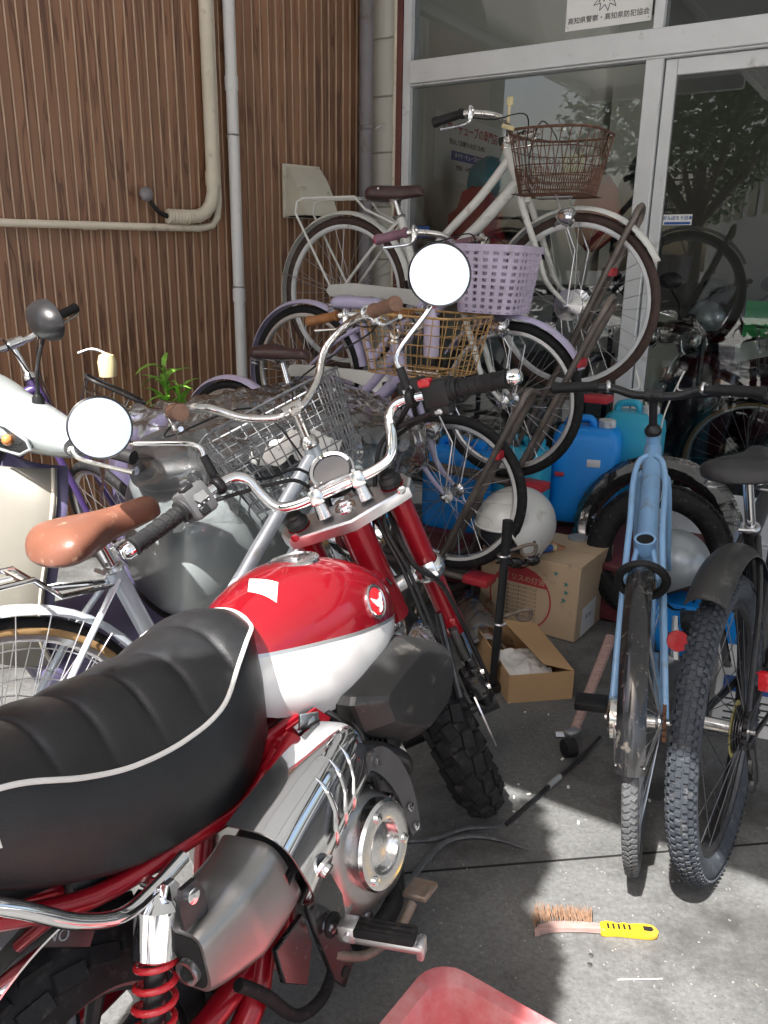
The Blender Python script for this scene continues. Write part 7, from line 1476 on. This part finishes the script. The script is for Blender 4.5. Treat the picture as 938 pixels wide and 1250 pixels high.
# saddle piping of the mountain bicycle
# blue bicycle: reflector on the stay, hub brake, open seat tube
q = MB(); q.lathe([(0.022, 0), (0.0245, 0.003), (0.023, 0.007), (0.0, 0.008)], (0.035, -0.082, 0.525), (-1, -0.05, 0.35), 24); q.build('reflector', 'red_lens', tB)
q = MB(); q.lathe([(0.045, 0), (0.05, 0.006), (0.05, 0.026), (0.03, 0.034)], (0, 0.034, 0.335), (0, 1, 0), 24); q.build('hub_brake', 'chrome_old', tB)
q = MB(); q.box((-0.004, 0, 0.565), (0.006, 0.018, 0.03), ch=0.002); q.build('guard_clip', 'steel', tB)
sa_ = R(70); top_ = Vector((0.42 - math.cos(sa_) * 0.42, 0, 0.29 + math.sin(sa_) * 0.42)); ud = Vector((-math.cos(sa_), 0, math.sin(sa_)))
q = MB(); q.lathe([(0.0265, -0.035), (0.0265, 0.004), (0.0215, 0.004), (0.0215, -0.02)], top_, ud, 20, caps=False); q.build('seat_collar', 'blue_frame', tB); q = MB(); q.lathe([(0.0215, 0), (0.0, 0.0005)], top_ + ud * 0.0005, ud, 20); q.build('tube_bore', 'black_hole', tB)
q = MB(); q.torus((0.13, 0, 0.63), (1, 0, 0.5), 0.054, 0.011, 28, 8); q.build('ring_lock', 'rubber_grip', tB)
for s in (-1, 1):
    q = MB(); q.tube([(0.0, s * 0.060, 0.345), (0.12, s * 0.052, 0.50), (0.25, s * 0.042, 0.665), (0.34, s * 0.040, 0.715), (0.50, s * 0.042, 0.775), (0.585, s * 0.032, 0.815), (0.62, s * 0.012, 0.825)], 0.008, 10, smooth=4); q.build('twin_stay', 'blue_frame', tB)
# straps and bottle in the baskets
bag = crumple('crumpled_bag', 'paper', None, lambda u, v: (0, 0, 0), 2, 2); bpy.data.objects.remove(bag)
bc_ = tA.matrix_world @ (SA @ (axA(0.90) + Vector((0.21, 0, -0.05))))
cl = crumple('white_cloth', 'paper', None, lambda u, v: (bc_.x - 0.10 + 0.20 * u, bc_.y - 0.10 + 0.20 * v, bc_.z + 0.05 + 0.05 * math.sin(PI * u) * math.sin(PI * v)), 24, 24, 0.03, 12); tag(cl, 'crumpled white cloth lying in the grey wire basket', 'cloth')
bm2 = t2.matrix_world @ (ax2(0.79) + Vector((0.14, 0.02, -0.03)))
bo = thing('spray_bottle', 'pale lilac bottle standing in the rusty gold basket', 'bottle', bm2); q = MB(); q.lathe([(0.026, 0), (0.028, 0.01), (0.028, 0.12), (0.012, 0.15), (0.012, 0.165)], (0, 0, 0), (0, 0, 1), 18); q.build('body', 'lavender_basket', bo); q = MB(); q.lathe([(0.014, 0.165), (0.014, 0.19)], (0, 0, 0), (0, 0, 1), 14); q.build('cap', 'pink_cap', bo)
# lock tag hanging on the white bicycle's basket
hk = thing('hanging_lock', 'ivory plastic clip hanging from the rim of the rusty brown basket', 'clip', tW.matrix_world @ (axW(0.93) + Vector((0.10, -0.19, 0.105))), SROT)
q = MB(); q.box((0, -0.004, 0.0), (0.022, 0.014, 0.03), ch=0.004); q.tube([(0, -0.008, -0.015), (0, -0.010, -0.07)], 0.005, 8); q.box((0, -0.010, -0.085), (0.05, 0.012, 0.016), rot3(y=0.3), 0.004); q.build('clip', 'ivory_plastic', hk)
iv = thing('bar_lamp', 'ivory lamp cover hanging on the violet bicycle handlebar', 'lamp', (-0.99, 2.93, 0.985)); q = MB(); q.lathe([(0.03, -0.05), (0.033, 0.0), (0.026, 0.025), (0.0, 0.034)], (0, 0, 0), (0, 0, 1), 18); q.build('cover', 'ivory_plastic', iv); q = MB(); q.tube([(0, 0, 0.03), (-0.05, 0.01, 0.045), (-0.10, 0.0, 0.03)], 0.006, 8, smooth=3); q.build('arm', 'alloy_bright', iv)
# ---- inside the shop window
def bundle(name, label, cat, p, r_, m, seed=0, sq=(1, 1, 1)):
    q = MB(); q.sphere((0, 0, 0), (r_[0], r_[1], r_[2]), 28, 18); v2 = []
    for v in q.v: w = Vector(v); n = NZ.ridged_multi_fractal(w * 7 + Vector((seed, seed, 0)), 0.9, 2.0, 3, 1, 2) - 0.8; v2.append(tuple(w * (1 + 0.16 * n)))
    q.v = v2; o = q.build(name, m); o.matrix_world = shopM(*p, 0); return tag(o, label, cat)
sh = thing('display_shelf', 'dark display shelf along the wall inside the shop window', 'shelf', M4=shopM(0.55, 1.2, 0, 0))
for zz in (0.7, 1.18): q = MB(); q.box((0, 0, zz), (0.5, 1.9, 0.03), ch=0.003); q.build('board', 'bag_dark', sh)
for x, y in ((-0.22, -0.9), (0.22, -0.9), (-0.22, 0.9), (0.22, 0.9)): q = MB(); q.box((x, y, 0.6), (0.03, 0.03, 1.14)); q.build('upright', 'dark_steel', sh)
bundle('red_bag', 'big red crumpled bag behind the left shop window', 'bag', (0.47, 0.42, 1.45), (0.17, 0.13, 0.27), 'bag_red', 1)
bundle('teal_bag', 'teal bag behind the white bicycle handlebar inside the window', 'bag', (0.45, 0.62, 1.78), (0.13, 0.10, 0.13), 'bag_teal', 2)
bundle('white_bag', 'pale translucent bag hanging inside the shop window', 'bag', (0.60, 0.60, 1.72), (0.12, 0.05, 0.22), 'bag_white', 3)
bundle('dark_bag', 'dark bundle below the pale bag inside the shop window', 'bag', (0.68, 0.62, 1.46), (0.15, 0.11, 0.14), 'bag_dark', 4)
bundle('blue_cloth', 'bright blue cloth on the shelf inside the shop window', 'cloth', (0.68, 0.46, 1.30), (0.13, 0.10, 0.13), 'cloth_blue', 5)
bundle('red_bag', 'red package behind the brown wire basket inside the shop', 'bag', (0.98, 0.95, 1.62), (0.13, 0.09, 0.2), 'bag_red', 6)
bundle('dark_bag', 'dark hanging jacket deep inside the shop left of the window post', 'jacket', (1.20, 1.05, 1.55), (0.15, 0.1, 0.36), 'bag_dark', 7)
nt_ = thing('yellow_note', 'yellow note with handwriting behind the brown wire basket', 'note', M4=shopM(0.94, 0.62, 1.86, 0)); q = MB(); q.box((0, 0, 0), (0.12, 0.002, 0.10)); q.build('sheet', 'paper_yellow', nt_); text('lettering', '004', 0.05, 'print_dark', nt_, (0, -0.0018, 0.01), (1, 0, 0), (0, 0, 1))
helmet('grey helmet on the counter behind the sliding door glass', shopM(1.72, 0.66, 1.08, 200), 'helmet_silver', 0.085)
hs_ = thing('helmet_stand', 'thin dark stand under the grey helmet behind the door glass', 'stand', M4=shopM(1.72, 0.66, 0.04, 0)); q = MB(); q.tube([(0, 0, 0.01), (0, 0, 1.05)], 0.012, 10); q.lathe([(0.12, 0), (0.12, 0.012), (0.02, 0.02)], (0, 0, 0), (0, 0, 1), 24); q.sphere((0, 0, 1.05), (0.05, 0.05, 0.03), 14, 8); q.build('post', 'dark_steel', hs_)
ct = thing('counter', 'dark counter behind the sliding door glass', 'counter', M4=shopM(2.1, 2.3, 0.04, 0)); q = MB(); q.box((0, 0, 0.45), (1.5, 0.4, 0.9), ch=0.01); q.build('carcass', 'bag_dark', ct); q = MB(); q.box((0, 0, 0.915), (1.56, 0.46, 0.03), ch=0.004); q.build('top', 'maroon_dull', ct)
gs = thing('green_card', 'bright green card in the basket behind the sliding door glass', 'card', M4=shopM(2.02, 0.40, 1.10, 0)); q = MB(); q.box((0, 0, 0), (0.14, 0.003, 0.17)); q.build('sheet', 'paper_green', gs)
ws = thing('price_sheet', 'white printed sheet lying on the basket behind the sliding door glass', 'sheet', M4=shopM(2.02, 0.34, 0.96, 12)); q = MB(); q.box((0, 0, 0), (0.17, 0.12, 0.002), rot3(y=-0.35, x=0.7)); q.build('sheet', 'paper', ws)
# ---- surroundings behind the viewer, seen in the glass and mirrors
def crown(name, m, parent, blobs, n, size, seed):
    random.seed(seed); q = MB(); tot = sum(b[1][0] * b[1][1] * b[1][2] for b in blobs)
    for c, r_ in blobs:
        for _ in range(int(n * r_[0] * r_[1] * r_[2] / tot)):
            while True:
                d = Vector((random.uniform(-1, 1), random.uniform(-1, 1), random.uniform(-1, 1)))
                if 0.25 < d.length < 1: break
            d = d * (d.length ** -0.35); p = Vector(c) + Vector((d.x * r_[0], d.y * r_[1], d.z * r_[2])); s = size * random.uniform(0.6, 1.3)
            u = Vector((random.gauss(0, 1), random.gauss(0, 1), random.gauss(0, 0.6))).normalized(); w = u.cross(Vector((random.gauss(0, 1), random.gauss(0, 1), random.gauss(0, 1)))).normalized()
            q.face(q.ring([p - u * s, p + w * s * 0.42 - u * 0.1 * s, p + u * s, p - w * s * 0.42]))
    return q.build(name, m, parent, sharp=0)
def tree(label, x, y, h, r_, seed, n=9000, size=0.09):
    t = thing('tree', label, 'tree', (x, y, 0), group='trees across the street'); random.seed(seed); q = MB(); q.tube([(0, 0, 0), (0.1, 0.05, h * 0.3), (0, 0.1, h * 0.75)], [0.16, 0.12, 0.04], 10, smooth=4)
    blobs = []
    for k in range(8):
        a = k * 0.9 + seed; e = Vector((math.cos(a) * r_ * 0.6, math.sin(a) * r_ * 0.6, h * random.uniform(0.45, 0.9))); q.tube([(0.05, 0.05, h * 0.35), e * 0.6 + Vector((0, 0, h * 0.12)), e], [0.07, 0.02], 7); blobs.append((e, (r_ * 0.5, r_ * 0.5, r_ * 0.42)))
    q.build('trunk', 'bark', t); blobs.append(((0, 0, h * 0.85), (r_ * 0.6, r_ * 0.6, r_ * 0.5))); crown('crown', 'leaf', t, blobs, n, size, seed); return t
tree('broad leafy tree reflected in the sliding door glass, left of the house', -7.2, -4.6, 5.6, 2.3, 11)
tree('tall leafy tree reflected at the right edge of the sliding door glass', -3.4, -9.5, 6.5, 2.4, 12)
tree('leafy tree behind the viewer, reflected low in the glass', -11.5, 1.0, 5.5, 2.5, 13)
hz = thing('house', 'pale house across the street, reflected in the shop glass', 'house', (-17.5, -21.0, 0), R(35)); q = MB(); q.box((0, 0, 2.6), (11, 6, 5.2)); q.build('wall', 'house_wall', hz); q = MB(); q.loft([[(-5.8, -3.5, 5.2), (-5.8, 3.5, 5.2), (-5.8, 0, 7.0)], [(5.8, -3.5, 5.2), (5.8, 3.5, 5.2), (5.8, 0, 7.0)]]); q.build('roof', 'house_roof', hz)
for k in range(5): q = MB(); q.box((-4 + 2 * k, 3.02, 3.6), (1.1, 0.06, 1.2)); q.build('window', 'screen', hz)
hz2 = thing('house', 'long pale house further right across the street, reflected in the mirrors', 'house', (6.5, -27.0, 0), R(-5)); q = MB(); q.box((0, 0, 2.6), (14, 6, 5.2)); q.build('wall', 'house_wall', hz2); q = MB(); q.loft([[(-7.3, -3.5, 5.2), (-7.3, 3.5, 5.2), (-7.3, 0, 7.0)], [(7.3, -3.5, 5.2), (7.3, 3.5, 5.2), (7.3, 0, 7.0)]]); q.build('roof', 'house_roof', hz2)
for k in range(6): q = MB(); q.box((-5.5 + 2.2 * k, 3.02, 3.6), (1.1, 0.06, 1.2)); q.build('window', 'screen', hz2)
# made-up shrub, unseen left of the viewer, added to shade the motorcycle's rear
sb = thing('shadow_shrub', 'made-up shrub added out of view to cast the shadow by the motorcycle', 'shrub', (-0.72, -0.06, 0)); q = MB(); q.tube([(0, 0, 0.28), (0.02, 0, 1.4), (0.0, 0, 2.8)], [0.04, 0.03, 0.012], 8); q.lathe([(0.15, 0), (0.19, 0.28), (0.17, 0.28), (0.165, 0.24)], (0, 0, 0), (0, 0, 1), 24); q.build('trunk', 'bark', sb)
crown('crown', 'leaf', sb, [((-0.02, 0, 1.95), (0.33, 0.20, 0.50)), ((-0.10, 0, 2.25), (0.24, 0.18, 0.34)), ((0.10, 0, 2.20), (0.22, 0.17, 0.30)), ((0.04, 0, 2.72), (0.13, 0.13, 0.38))], 9000, 0.03, 21)
core = MB()  # opaque core added so the shrub's shadow falls dark and crisp
for c_, r_ in (((-0.02, 0, 1.95), (0.32, 0.15, 0.48)), ((-0.10, 0, 2.25), (0.23, 0.13, 0.32)), ((0.10, 0, 2.20), (0.22, 0.12, 0.29)), ((0.04, 0, 2.70), (0.12, 0.09, 0.36))):
    m0 = len(core.v); core.sphere(c_, r_, 20, 14)
    for i in range(m0, len(core.v)): w = Vector(core.v[i]); core.v[i] = tuple(w + (w - Vector(c_)) * 0.12 * NZ.noise(w * 9))
stuff(core.build('shadow_core', 'leaf', sb))
